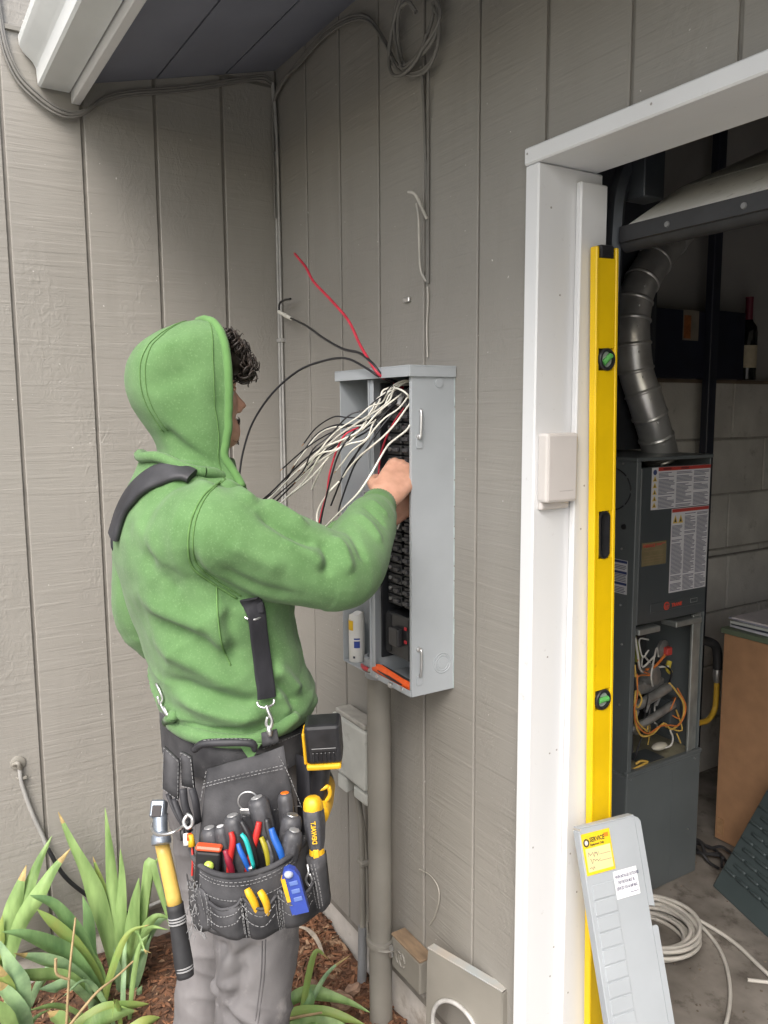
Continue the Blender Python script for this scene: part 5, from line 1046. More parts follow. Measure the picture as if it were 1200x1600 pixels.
iris('low yellow-green iris leaves lying on mulch left of the trousers', (0.33, -0.68, -0.08), [
 (2, 0.036, [(0.36,-0.612,-0.0216), (0.37,-0.6825,0.0058), (0.37,-0.7456,0.0105), (0.36,-0.8129,-0.0151)]),
 (0, 0.034, [(0.38,-0.6467,-0.0141), (0.39,-0.6992,0.0042), (0.39,-0.7568,0.0034), (0.37,-0.803,-0.0346)]),
 (2, 0.030, [(0.38,-0.5875,-0.059), (0.39,-0.6337,-0.0509), (0.38,-0.692,-0.0738)]),
])
iris('arching iris leaves right of the trousers near the conduit foot', (0.62, -0.30, -0.08), [
 (0, 0.030, [(0.7129,-0.1111,-0.02), (0.6782,-0.151,0), (0.6433,-0.1972,0.015), (0.6075,-0.2433,0.02), (0.5965,-0.2959,0.01), (0.5873,-0.3438,-0.04)]),
 (2, 0.030, [(0.7364,-0.1371,-0.03), (0.7088,-0.184,-0.01), (0.6717,-0.2318,0), (0.6353,-0.2898,0), (0.6127,-0.3457,-0.04)]),
 (1, 0.024, [(0.6139,-0.2459,0.05), (0.6351,-0.2549,0.03), (0.6469,-0.2714,-0.03)]),
 (0, 0.036, [(0.7628,-0.1758,-0.02), (0.7038,-0.2201,-0.02), (0.6628,-0.294,-0.02), (0.6261,-0.352,-0.05)]),
])
M_DRY = mat('dry_stalk', (0.34, 0.25, 0.13), 0.8, var=0.25, vscale=40)
tag(tube('dry_stalk', [(0.4,-0.7935,0.3231), (0.42,-0.815,0.2203), (0.43,-0.8275,0.1334), (0.42,-0.8365,0.0149)], [0.0025, 0.004], M_DRY, None, 6), 'thin dry upright stalk among the iris leaves', 'stalk', 'dry plant stalks')
tag(tube('dry_stalk', [(0.34,-0.643,0.1064), (0.37,-0.6984,0.0986), (0.4,-0.7544,0.0971), (0.43,-0.83,0.0566)], [0.0025, 0.004], M_DRY, None, 6), 'long dry stalk lying slanted across the iris clump', 'stalk', 'dry plant stalks')
tag(tube('dry_stalk', [(0.44,-0.8513,0.2574), (0.44,-0.8519,0.2197), (0.44,-0.8349,0.199), (0.44,-0.8232,0.1908)], [0.004, 0.003], M_DRY, None, 6), 'short hooked dry flower stalk in the lower left bed', 'stalk', 'dry plant stalks')
tag(tube('dry_stalk', [(0.669,-0.3474,0.03), (0.6817,-0.3021,0.03), (0.699,-0.2491,0.03)], [0.0045, 0.003], M_DRY, None, 6), 'short beige stick lying on the iris leaves right of trousers', 'stalk', 'dry plant stalks')
tag(tube('dry_leaf_curl', [(0.2707,-0.1224,-0.02), (0.311,-0.1016,-0.015), (0.3648,-0.0953,-0.02), (0.4259,-0.105,-0.03)], [0.004, 0.009, 0.005], mat('dead_leaf_pale', (0.42, 0.36, 0.29), 0.8, var=0.2, vscale=40), None, 6, flat=0.3), 'pale curled dead leaf on mulch behind the tool pouch', 'leaf')

# bark chips over the bed
rng = random.Random(2); mb = MB()
def chip(x, y, s):
    a = rng.uniform(0, 6.3); t_ = rng.uniform(-0.5, 0.5); M_ = Matrix.Translation((x, y, bed_h(x, y) + s * 0.15)) @ Matrix.Rotation(a, 4, 'Z') @ Matrix.Rotation(t_, 4, 'Y') @ Matrix.Rotation(rng.uniform(-0.6, 0.6), 4, 'X')
    l_, w_, h_ = s * rng.uniform(0.8, 2.0), s * rng.uniform(0.25, 0.6), s * rng.uniform(0.08, 0.25)
    o = len(mb.v); vs = []
    for dx, dy in ((-1, -0.6), (-0.3, -1), (1, -0.5), (0.8, 0.7), (-0.2, 1), (-0.9, 0.5)):
        j = rng.uniform(0.7, 1.15); vs.append((dx * l_ / 2 * j, dy * w_ / 2 * j))
    mb.cur = rng.choice((0, 0, 0, 1, 1, 2))
    mb.add([M_ @ Vector((a_, b_, rng.uniform(0, 0.3) * h_)) for a_, b_ in vs] + [M_ @ Vector((a_ * 0.85, b_ * 0.85, h_)) for a_, b_ in vs], [tuple(range(6, 12))] + [(i, (i + 1) % 6, 6 + (i + 1) % 6, 6 + i) for i in range(6)])
for _ in range(7000):
    x = rng.uniform(0.03, 1.15); y = -rng.random() ** 1.4 * 1.15 - 0.012; chip(x, y, rng.uniform(0.006, 0.024))
for _ in range(2200):
    x = rng.uniform(0.05, 0.85); y = rng.uniform(-0.3, -0.012); chip(x, y, rng.uniform(0.006, 0.034))
ck = mb.build('bark_mulch', [mat('bark_chip_brown', (0.14, 0.066, 0.036), 0.9, var=0.4, vscale=30), mat('bark_chip_red', (0.22, 0.10, 0.050), 0.9, var=0.4, vscale=30), mat('bark_chip_pale', (0.32, 0.20, 0.12), 0.9, var=0.4, vscale=30)])
ck['kind'] = 'stuff'; ck['label'] = 'reddish brown bark mulch covering the bed'
for k, (px_, sz) in enumerate((((0.6093,-0.1437,-0.04), 0.040), ((0.588,-0.0925,-0.04), 0.026), ((0.4977,-0.1779,-0.05), 0.022))):
    p_ = Vector(px_); sb_ = MB().ball(p_, (sz, sz * 0.7, sz * 0.5), Matrix.Rotation(0.6 + k, 3, 'Z'), 9, 6)
    sb_.v = [v + Vector((mnoise.noise(v * 60), mnoise.noise(v * 60 + Vector((5, 0, 0))), mnoise.noise(v * 60 + Vector((0, 5, 0))))) * sz * 0.35 for v in sb_.v]
    tag(sb_.build('stone', mat('brown_stone', (0.30, 0.19, 0.13), 0.85, var=0.25, vscale=30)), ['largest reddish stone on the mulch between trousers and conduit', 'smaller reddish stone behind largest one near conduit foot', 'small stone on mulch next to trouser leg'][k], 'stone', 'stones in the mulch')

# ------------------------------------------------------------------ the electrician
per = thing('person', 'person in faded green hooded sweatshirt and grey work trousers reaching into panel', 'person', (0.915, -0.56, -0.08))
M_SKIN = mat('skin', (0.50, 0.27, 0.185), 0.5, var=0.10, vscale=45, col2=(0.56, 0.31, 0.22), bump=0.08, bscale=300, bdist=0.001)
M_SKIN.node_tree.nodes['Principled BSDF'].inputs['Subsurface Weight'].default_value = 0.12
M_SKIN.node_tree.nodes['Principled BSDF'].inputs['Subsurface Radius'].default_value = (0.01, 0.004, 0.002)
VN = Vector((0.845, -0.52, 0.125))        # towards the open side of the bed, where the back of the right hand faces
def sring(c, a, b, n=28, p=2.3, tilt=None):
    out = []
    for k in range(n):
        t_ = 2 * math.pi * k / n; ct, st_ = math.cos(t_), math.sin(t_)
        v = Vector((math.copysign(abs(ct) ** (2 / p), ct) * a, math.copysign(abs(st_) ** (2 / p), st_) * b, 0))
        out.append(Vector(c) + (tilt @ v if tilt else v))
    return out
def hand(mb, W, K, nrm, thumb_up, curl):
    """Palm from wrist W to knuckles K, back of the hand facing nrm; four fingers and a thumb as tapered chains."""
    W, K = Vector(W), Vector(K); d = (K - W).normalized(); nrm = (Vector(nrm) - d * Vector(nrm).dot(d)).normalized(); s = d.cross(nrm).normalized()
    if s.z * thumb_up < 0: s = -s       # s points to the thumb side
    L = (K - W).length; rings_ = []
    for t_, hw, ht in ((-0.25, 0.027, 0.021), (0.0, 0.029, 0.021), (0.3, 0.037, 0.021), (0.65, 0.043, 0.019), (0.95, 0.044, 0.016), (1.04, 0.040, 0.012)):
        c = W + d * L * t_; rings_.append([c + s * math.cos(2 * math.pi * k / 16) * hw + nrm * math.sin(2 * math.pi * k / 16) * ht for k in range(16)])
    mb.rings(rings_)
    for i, (off, ln) in enumerate(((0.031, 0.074), (0.0105, 0.084), (-0.0105, 0.078), (-0.031, 0.062))):
        p0 = W + d * L * (0.93 - 0.05 * abs(i - 1)) + s * off; dirv = d.copy(); p = p0; pts = [p0 - d * 0.02, p0 + nrm * 0.003]
        for j, fr_ in enumerate((0.45, 0.31, 0.24)):
            dirv = (dirv - nrm * curl[i] * (0.8 + 0.3 * j)).normalized(); p = p + dirv * ln * fr_; pts.append(p)
        mb.tube(pts, [0.0095, 0.0100, 0.0088, 0.0080, 0.0062], 10, 3)
    tb = W + d * L * 0.28 + s * 0.026; d1 = (d * 0.75 + s * 0.55 - nrm * 0.45).normalized(); d2 = (d * 0.95 + s * 0.05 - nrm * 0.45).normalized()
    mb.tube([tb - d1 * 0.01, tb + d1 * 0.022, tb + d1 * 0.044, tb + d1 * 0.044 + d2 * 0.028, tb + d1 * 0.044 + d2 * 0.050], [0.015, 0.0145, 0.0115, 0.0105, 0.0075], 10, 3)
HX = 0.872
bd_ = MB()
# head
bd_.ball((HX, -0.600, 1.660), (0.070, 0.082, 0.088), None, 24, 16); bd_.ball((HX, -0.574, 1.612), (0.060, 0.066, 0.076), None, 24, 16)
bd_.ball((HX, -0.545, 1.560), (0.044, 0.044, 0.040), None, 18, 12); bd_.ball((HX, -0.521, 1.545), (0.022, 0.018, 0.016), None, 14, 10)
bd_.tube([(HX, -0.517, 1.645), (HX, -0.508, 1.627), (HX, -0.496, 1.612), (HX, -0.492, 1.605)], [0.006, 0.0085, 0.010, 0.009], 12, 3)
for s_ in (-1, 1):
    bd_.ball((HX + 0.009 * s_, -0.504, 1.602), 0.0072, None, 10, 8)
    bd_.ball((HX + 0.028 * s_, -0.529, 1.654), (0.022, 0.012, 0.008), None, 14, 8)
    bd_.ball((HX + 0.036 * s_, -0.540, 1.610), (0.020, 0.018, 0.018), None, 14, 8)
    bd_.ball((HX + 0.073 * s_, -0.615, 1.630), (0.010, 0.020, 0.032), Matrix.Rotation(-0.3 * s_, 3, 'Z'), 12, 8)
bd_.ball((HX, -0.511, 1.576), (0.021, 0.010, 0.0062), None, 14, 8); bd_.ball((HX, -0.513, 1.565), (0.019, 0.010, 0.0066), None, 14, 8)
bd_.tube([(HX, -0.62, 1.40), (HX, -0.615, 1.48), (HX, -0.600, 1.56)], [0.058, 0.050, 0.050], 18, 4)
# trunk, a little inside the clothes
tor = [(0.80, .915, -.558, .150, .105), (0.90, .915, -.556, .160, .112), (1.00, .912, -.560, .150, .112), (1.12, .904, -.573, .155, .115), (1.26, .892, -.597, .175, .118), (1.36, .884, -.611, .170, .105), (1.43, .878, -.615, .11, .085), (1.47, .874, -.615, .06, .06)]
bd_.rings([sring((x, y, z), a, b) for z, x, y, a, b in tor])
WR, KR = Vector((0.958, -0.218, 1.398)), Vector((0.898, -0.112, 1.470)); WL, KL = Vector((0.885, -0.185, 1.345)), Vector((0.890, -0.088, 1.415))
bd_.tube([(0.98, -0.62, 1.39), (1.045, -0.635, 1.385), (1.09, -0.53, 1.345), (1.13, -0.405, 1.297)], [0.06, 0.058, 0.050, 0.042], 14, 4); bd_.tube([(1.13, -0.405, 1.297), (1.05, -0.315, 1.345), WR], [0.042, 0.042, 0.027], 14, 4)
bd_.tube([(0.78, -0.62, 1.39), (0.70, -0.62, 1.37), (0.672, -0.62, 1.26), (0.66, -0.61, 1.15)], [0.06, 0.058, 0.050, 0.042], 14, 4); bd_.tube([(0.66, -0.61, 1.15), (0.78, -0.38, 1.235), WL], [0.042, 0.042, 0.027], 14, 4)
for s_ in (1, -1):
    x0 = 0.915 + 0.085 * s_
    bd_.tube([(x0, -0.56, 0.86), (x0 + 0.02 * s_, -0.555, 0.66), (x0 + 0.025 * s_, -0.565, 0.44), (x0 + 0.025 * s_, -0.60, 0.20), (x0 + 0.025 * s_, -0.605, 0.0)], [0.088, 0.075, 0.055, 0.048, 0.036], 14, 4)
    bd_.tube([(x0 + 0.025 * s_, -0.62, -0.03), (x0 + 0.03 * s_, -0.54, -0.045), (x0 + 0.035 * s_, -0.44, -0.055)], [0.036, 0.036, 0.028], 12, 4)
hand(bd_, WR, KR, VN + Vector((0, 0, 0.35)), 1, (0.42, 0.46, 0.50, 0.55))
hand(bd_, WL, KL, Vector((-0.75, -0.3, -0.4)), 1, (0.35, 0.4, 0.45, 0.5))
V, N_, F = remesh(bd_, 0.0036, 3, 0.4)
# knuckles and tendons on the back of the right hand
dR = (KR - WR).normalized(); nR = (VN + Vector((0, 0, 0.35))); nR = (nR - dR * nR.dot(dR)).normalized(); sR = dR.cross(nR).normalized()
for off in (-0.030, -0.0105, 0.0105, 0.030):
    c = KR + sR * off + nR * 0.012; fold(V, N_, [c - dR * 0.075, c - dR * 0.03, c], 0.0016, 0.006); fold(V, N_, [c - dR * 0.014, c - dR * 0.002, c + dR * 0.012], 0.003, 0.008)
body = put('body', V, F, M_SKIN, per, smooth=True)
M_EYEW = mat('eye_white', (0.62, 0.58, 0.55), 0.25); M_HAIR = mat('dark_brown_hair', (0.024, 0.017, 0.013), 0.55, var=0.5, vscale=60, spec=0.5)
for s_ in (-1, 1):
    e = MB().ball((HX + 0.031 * s_, -0.534, 1.637), 0.0115, None, 14, 10).build('eye', M_EYEW, body, True)
    MB().ball((HX + 0.031 * s_, -0.5262, 1.636), 0.0043, None, 10, 8).build('iris', mat('eye_iris', (0.03, 0.018, 0.010), 0.2), e, True)
    MB().tube([(HX + 0.018 * s_, -0.520, 1.641), (HX + 0.031 * s_, -0.5205, 1.6455), (HX + 0.044 * s_, -0.526, 1.641)], 0.0032, 8, 3).build('eyelid', M_SKIN, e, True)
# hair: curly locks over forehead and skull
hr = MB(); rng = random.Random(14)
hr.ball((HX, -0.597, 1.668), (0.070, 0.084, 0.082), None, 20, 12)
def curl(c, d, r, L, turns, th):
    d = Vector(d).normalized(); e1 = d.orthogonal().normalized(); e2 = d.cross(e1); ph = rng.uniform(0, 6.28); n_ = int(turns * 7) + 2
    hr.tube([Vector(c) + d * L * i / n_ + (e1 * math.cos(ph + turns * 6.283 * i / n_) + e2 * math.sin(ph + turns * 6.283 * i / n_)) * r * (1 - 0.35 * i / n_) for i in range(n_ + 1)], [th, th, th * 0.35], 5, 2)
for _ in range(300):
    u_ = rng.uniform(-1, 1); el = rng.uniform(-0.1, 1.0)
    p = Vector((HX + u_ * 0.070, -0.515 + 0.022 * (1 - u_ * u_) - 0.040 * max(el, 0) ** 2, 1.680 + 0.075 * el))
    dd = Vector((rng.uniform(-0.8, 0.8), 0.55 + rng.uniform(-0.3, 0.3), rng.uniform(-1.0, 0.15)))
    curl(p, dd, rng.uniform(0.008, 0.0145), rng.uniform(0.012, 0.034), rng.uniform(1.2, 2.4), rng.uniform(0.0013, 0.0026))
hr.ball((HX, -0.515, 1.705), (0.066, 0.030, 0.034), None, 16, 10)
for s_ in (-1, 1):
    for _ in range(20): curl((HX + s_ * (0.066 + rng.uniform(0, 0.01)), -0.60 + rng.uniform(-0.02, 0.03), 1.625 + rng.uniform(-0.02, 0.05)), (s_ * 0.3, 0.5, -0.8), 0.005, 0.035, 1.3, 0.0022)
    for k in range(16): hr.tube([(HX + s_ * (0.012 + 0.0024 * k), -0.5165 - 0.00006 * k * k, 1.6545 + 0.0035 * math.sin(k / 15 * 3.1)), (HX + s_ * (0.017 + 0.0024 * k), -0.5135 - 0.00007 * k * k, 1.6565 + 0.004 * math.sin(k / 15 * 3.1))], 0.0018, 5, 1)
hair = hr.build('hair', M_HAIR, per, True)
# moustache and chin stubble
ms_ = MB()
for _ in range(150):
    if rng.random() < 0.5: u_ = rng.uniform(-1, 1); p = Vector((HX + u_ * 0.026, -0.5035 - 0.012 * u_ * u_, 1.586 - 0.006 * abs(u_) + rng.uniform(-0.005, 0.004)))
    else: u_ = rng.uniform(-1, 1); p = Vector((HX + u_ * 0.034, -0.5065 - 0.026 * u_ * u_, 1.543 + rng.uniform(-0.010, 0.010) + 0.012 * abs(u_)))
    ms_.tube([p, p + Vector((u_ * 0.003, 0.0025, -0.005))], [0.0007, 0.0003], 4, 1)
ms_.build('moustache', M_HAIR, body)

# ------------------------------------------------------------------ hooded sweatshirt
def fleece(name, ca, cb):
    m = mat(name, ca, 0.92, var=0.1, vscale=18, col2=cb, bump=0.30, bscale=900, bdist=0.0012, sheen=0.12, detail=9, dirt=((0.26, 0.40, 0.20), 260, 0.54, 0.30), spec=0.15)
    return m
M_GRN = fleece('green_fleece', (0.094, 0.192, 0.068), (0.116, 0.222, 0.086))
M_GRN2 = mat('green_rib', (0.105, 0.220, 0.070), 0.9, var=0.1, vscale=30, bump=0.3, bscale=700, bdist=0.001, sheen=0.1, spec=0.15)
M_SEAM = mat('green_seam', (0.112, 0.215, 0.072), 0.9, var=0.15, vscale=60, spec=0.15)
ho = MB()
TS = [(0.980, .918, -.545, .158, .115), (0.995, .918, -.545, .176, .134), (1.012, .917, -.546, .187, .147), (1.045, .914, -.549, .191, .150), (1.09, .910, -.557, .191, .147), (1.16, .903, -.573, .196, .147), (1.24, .895, -.591, .207, .150), (1.31, .888, -.606, .214, .150), (1.365, .884, -.613, .206, .140), (1.41, .880, -.617, .176, .122), (1.445, .877, -.618, .140, .108), (1.475, .875, -.615, .108, .098), (1.51, .873, -.610, .090, .090)]
ho.rings([sring((x, y, z), a, b, 36) for z, x, y, a, b in TS])
SR = [(0.97, -0.625, 1.365), (1.045, -0.633, 1.378), (1.075, -0.570, 1.360), (1.100, -0.500, 1.332), (1.128, -0.415, 1.300), (1.10, -0.365, 1.312), (1.055, -0.318, 1.345), (1.010, -0.272, 1.372), (0.982, -0.244, 1.386)]
ho.tube(SR, [0.10, 0.092, 0.087, 0.083, 0.074, 0.069, 0.063, 0.055, 0.044], 24, 4)
SL_ = [(0.79, -0.625, 1.365), (0.712, -0.630, 1.360), (0.680, -0.632, 1.27), (0.662, -0.632, 1.17), (0.668, -0.60, 1.12), (0.72, -0.49, 1.18), (0.80, -0.33, 1.26), (0.865, -0.225, 1.325)]
ho.tube(SL_, [0.10, 0.092, 0.088, 0.090, 0.084, 0.068, 0.056, 0.044], 24, 4)
V, N_, F = remesh(ho, 0.0046, 12, 0.5)
# folds pressed into the cloth (ridges and creases with their own run)
TREE = tree_of(V, F)
def fl_(amp, w, *pts): fold(V, N_, pts, amp * 1.1, w, 5, TREE)
# sleeve: elbow creases and pull lines from the shoulder
fl_(-0.014, 0.013, (1.0406,-0.5415,1.4192), (1.0922,-0.521,1.3958), (1.1364,-0.4938,1.3709), (1.1499,-0.4557,1.3575)); fl_(0.011, 0.014, (1.0432,-0.5331,1.4369), (1.0889,-0.5025,1.4154), (1.1345,-0.4733,1.3888))
fl_(0.010, 0.013, (1.1086,-0.5188,1.3741), (1.1537,-0.49,1.3497), (1.1751,-0.463,1.3176)); fl_(-0.010, 0.011, (1.1452,-0.4595,1.3737), (1.1651,-0.4549,1.3385), (1.1669,-0.4617,1.2985))
fl_(0.011, 0.012, (1.1483,-0.4349,1.3755), (1.1713,-0.4239,1.3458), (1.182,-0.4172,1.3019)); fl_(-0.008, 0.009, (1.133,-0.3995,1.3862), (1.1575,-0.3865,1.3545), (1.1602,-0.3719,1.3173))
fl_(0.008, 0.010, (1.1137,-0.3677,1.4083), (1.1329,-0.344,1.378), (1.1391,-0.3223,1.346)); fl_(-0.007, 0.008, (1.0862,-0.3333,1.4181), (1.1029,-0.3115,1.3956), (1.1061,-0.293,1.3705)); fl_(0.006, 0.008, (1.0637,-0.3098,1.4272), (1.0794,-0.2897,1.4056), (1.0898,-0.2767,1.3891))
fl_(-0.008, 0.014, (1.0846,-0.6444,1.334), (1.1206,-0.6115,1.3078), (1.1611,-0.569,1.2907), (1.1824,-0.518,1.2793)); fl_(0.007, 0.015, (1.1019,-0.6258,1.3747), (1.1434,-0.5839,1.3483), (1.175,-0.5381,1.3259))
# armhole crease
fl_(-0.016, 0.015, (1.0319,-0.6653,1.3629), (1.0518,-0.6629,1.319), (1.0728,-0.6357,1.2904), (1.079,-0.5942,1.2617), (1.0673,-0.5424,1.2355))
# back and side: long drapes running to waist
fl_(0.014, 0.022, (0.9228,-0.7338,1.2561), (0.9972,-0.6962,1.2297), (1.0687,-0.643,1.2082), (1.0921,-0.5989,1.1533)); fl_(-0.014, 0.020, (0.9434,-0.729,1.2166), (1.0191,-0.6862,1.2031), (1.0747,-0.6401,1.1795), (1.0957,-0.5829,1.1153))
fl_(0.013, 0.020, (0.9639,-0.7244,1.1776), (1.0307,-0.68,1.1508), (1.0772,-0.6309,1.1212), (1.099,-0.5664,1.0827)); fl_(-0.014, 0.015, (0.9935,-0.7119,1.1097), (1.0585,-0.6673,1.0961), (1.0969,-0.6092,1.0784), (1.1101,-0.5526,1.0651))
fl_(0.014, 0.016, (1.0009,-0.7069,1.0802), (1.0679,-0.6597,1.0638), (1.1057,-0.6013,1.0519), (1.1177,-0.5436,1.051)); fl_(-0.010, 0.011, (1.0266,-0.695,1.0369), (1.0777,-0.6523,1.0292), (1.1114,-0.5981,1.0265))
fl_(0.011, 0.013, (1.0699,-0.527,1.1226), (1.0794,-0.499,1.0951), (1.0691,-0.4679,1.0543)); fl_(-0.010, 0.010, (1.0845,-0.5275,1.1019), (1.0835,-0.4988,1.0685), (1.0752,-0.4823,1.0334)); fl_(0.010, 0.010, (1.0919,-0.539,1.0839), (1.088,-0.5145,1.0529), (1.088,-0.5019,1.025))
fl_(-0.010, 0.014, (1.0541,-0.5998,1.2466), (1.067,-0.61,1.1968), (1.0718,-0.5948,1.1472)); fl_(0.008, 0.014, (1.0599,-0.6261,1.2573), (1.0735,-0.6351,1.2081), (1.0775,-0.6213,1.1592))
fl_(0.009, 0.024, (0.9001,-0.7329,1.4122), (0.9683,-0.7121,1.3584), (1.0081,-0.7004,1.2982)); fl_(-0.008, 0.022, (0.9503,-0.7253,1.3452), (0.9935,-0.7041,1.3019), (1.0252,-0.6797,1.2692))
fl_(0.010, 0.014, (1.0308,-0.6022,1.473), (1.0417,-0.5699,1.4533), (1.0425,-0.537,1.425)); fl_(0.007, 0.016, (0.9436,-0.6888,1.4617), (1.0031,-0.647,1.4734), (1.052,-0.6107,1.4542))
def ridge(q): return (1 - abs(mnoise.noise(q))) ** 4 - 0.35
EL, WRC, AP = Vector((1.10, -0.395, 1.305)), Vector((0.99, -0.25, 1.38)), Vector((1.04, -0.50, 1.27))
def wrinkle(q):
    d = 0.0035 * mnoise.noise(q * 9) + 0.0014 * mnoise.noise(q * 30 + Vector((4, 1, 0)))
    m1 = math.exp(-((q.z - 1.045) / 0.055) ** 2) * (1 if q.x > 0.7 and q.y < -0.36 else 0)             # bunched hem
    if m1 > 0.02: d += 0.0105 * m1 * ridge(Vector((q.x * 3.2 + q.y * 1.5, q.y * 3.2, q.z * 17 - q.y * 5 + q.x * 3)))
    w = (q - EL).length; m2 = math.exp(-(w / 0.085) ** 2)                                                # inside of the elbow
    if m2 > 0.02: d += 0.0075 * m2 * ridge(Vector((q.x * 9 + q.z * 4, (q.y + q.x) * 12, q.z * 5)) + Vector((2.3, 0, 0)))
    m3 = math.exp(-((q - WRC).length / 0.065) ** 2)                                                      # pushed-up sleeve end
    if m3 > 0.02: d += 0.0055 * m3 * ridge(Vector((q.x * -16 + q.y * 16, q.z * 10, q.x * 5)))
    m4 = math.exp(-((q - AP).length / 0.11) ** 2)                                                        # pull from the armpit
    if m4 > 0.02: d += 0.008 * m4 * ridge(Vector((q.y * 4, q.z * 11 + q.y * 7, q.x * 4)) + Vector((7, 0, 0)))
    m5 = math.exp(-((q.z - 1.17) / 0.13) ** 2) * (1 if q.x > 0.66 and q.y < -0.45 else 0)               # long drapes down the back and side
    if m5 > 0.02: d += 0.0065 * m5 * ridge(Vector((q.x * 2.2, q.y * 2.2 + 3, q.z * 7.5 - q.x * 4.5 - q.y * 3)))
    return d
for i in range(len(V)): V[i] += N_[i] * wrinkle(Vector(V[i]))
hoodie = put('hooded_sweatshirt', V, F, M_GRN, per, smooth=True)
# cuffs, ribbed
def cuff(name, W, prev, r, parent):
    W, prev = Vector(W), Vector(prev); d = (W - prev).normalized(); e1 = d.orthogonal().normalized(); e2 = d.cross(e1); R_ = []
    for t_, rr in ((-0.030, r + 0.006), (-0.024, r + 0.004), (0.0, r), (0.022, r - 0.001), (0.026, r - 0.006), (0.010, r - 0.008)):
        R_.append([W + d * t_ + (e1 * math.cos(2 * math.pi * k / 72) + e2 * math.sin(2 * math.pi * k / 72)) * (rr + 0.0012 * (k % 2)) for k in range(72)])
    return MB().rings(R_, True, False).build(name, M_GRN2, parent, True)
cuff('cuff', (0.972, -0.234, 1.391), (1.010, -0.272, 1.372), 0.0385, hoodie); cuff('cuff', (0.872, -0.210, 1.335), (0.82, -0.30, 1.28), 0.038, hoodie)
# hood: open shell pulled over the head, rim band, centre seam
HL = [(1.425, 0.875, -0.530, 0.122, -0.728), (1.455, 0.875, -0.535, 0.112, -0.712), (1.485, 0.874, -0.548, 0.104, -0.692), (1.515, 0.873, -0.563, 0.099, -0.666), (1.545, 0.873, -0.560, 0.100, -0.672), (1.575, 0.873, -0.556, 0.103, -0.691), (1.610, 0.872, -0.555, 0.107, -0.712), (1.650, 0.872, -0.555, 0.110, -0.723), (1.690, 0.872, -0.556, 0.108, -0.719), (1.721, 0.872, -0.558, 0.100, -0.700), (1.744, 0.872, -0.560, 0.086, -0.674), (1.760, 0.873, -0.561, 0.066, -0.648), (1.771, 0.874, -0.563, 0.042, -0.624), (1.777, 0.875, -0.566, 0.016, -0.600)]
NT = 33; rr_ = []
for z, xc, yf, w, yb in HL:
    ring = []
    for k in range(NT):
        t_ = math.pi * k / (NT - 1); ct = math.cos(t_)
        ring.append(Vector((xc + math.copysign(abs(ct) ** 0.80, ct) * w, yf - (yf - yb) * math.sin(t_) ** 0.92, z + 0.010 * math.sin(t_) * (1 if z > 1.70 else 0) * 0)))
    rr_.append(ring)
# smooth along height
def dens(rr_, n):
    cols = [catmull([r[k] for r in rr_], n) for k in range(len(rr_[0]))]
    return [[cols[k][i] for k in range(len(cols))] for i in range(len(cols[0]))]
rr_ = dens(rr_, 4)
hm = MB().rings(rr_, False, False)
V = np.array([list(v) for v in hm.v]); cen = np.array([HX, -0.62, 1.63]); N_ = V - cen; N_ /= np.linalg.norm(N_, axis=1)[:, None]; TREE = tree_of(V, hm.f)
fl_(-0.010, 0.016, (0.9322,-0.681,1.5706), (0.9803,-0.6667,1.5455), (1.0145,-0.6372,1.5168), (1.0334,-0.5969,1.4776)); fl_(0.007, 0.014, (0.9381,-0.6678,1.5859), (0.9956,-0.6418,1.5453), (1.0374,-0.6037,1.5016))
fl_(-0.007, 0.022, (0.9094,-0.7015,1.6395), (0.9602,-0.6713,1.6616), (0.9946,-0.6306,1.6782)); fl_(0.005, 0.018, (0.9983,-0.6012,1.6959), (1.0055,-0.609,1.6147), (1.0257,-0.5987,1.5218)); fl_(-0.006, 0.014, (0.999,-0.5835,1.6848), (1.016,-0.5949,1.603), (1.0192,-0.5873,1.5329)); fl_(0.006, 0.02, (0.9063,-0.6922,1.6986), (0.949,-0.6561,1.7204), (0.9787,-0.6052,1.7317))
for i in range(len(V)): V[i] += N_[i] * (0.004 * mnoise.noise(Vector(V[i]) * 14) + 0.0012 * mnoise.noise(Vector(V[i]) * 45))
fin = [tuple(v) for v in V]; nI = [tuple(V[i] - N_[i] * 0.005) for i in range(len(V))]; nV = len(fin)
fs = list(hm.f) + [tuple(nV + i for i in reversed(f)) for f in hm.f]
rows = len(rr_)
for k in (0, NT - 1):
    for i in range(rows - 1): a = i * NT + k; b = a + NT; fs.append((a, b, nV + b, nV + a) if k else (b, a, nV + a, nV + b))
hood = put('hood', fin + nI, fs, M_GRN, hoodie, smooth=True)
def pick(i, k): return Vector(V[i * NT + k])
rim = [pick(i, 0) for i in range(4, rows)] + [pick(i, NT - 1) for i in range(rows - 1, 3, -1)]
MB().tube([p + Vector((0, -0.008, 0)) for p in rim], 0.0085, 8, 1, flat=1.0).build('rim_band', M_GRN2, hood, True)
sm = MB()
sm.tube([pick(i, 2) + Vector((0.003, 0, 0)) for i in range(6, rows - 4)], 0.0009, 5, 1); sm.tube([pick(i, 12) + (pick(i, 12) - Vector(cen)).normalized() * 0.0012 for i in range(18, rows - 2)], 0.0008, 5, 1); sm.tube([pick(i, 11) + (pick(i, 11) - Vector(cen)).normalized() * 0.0012 for i in range(18, rows - 3)], 0.0007, 5, 1)
sm.build('seam_stitching', M_SEAM, hood, True)
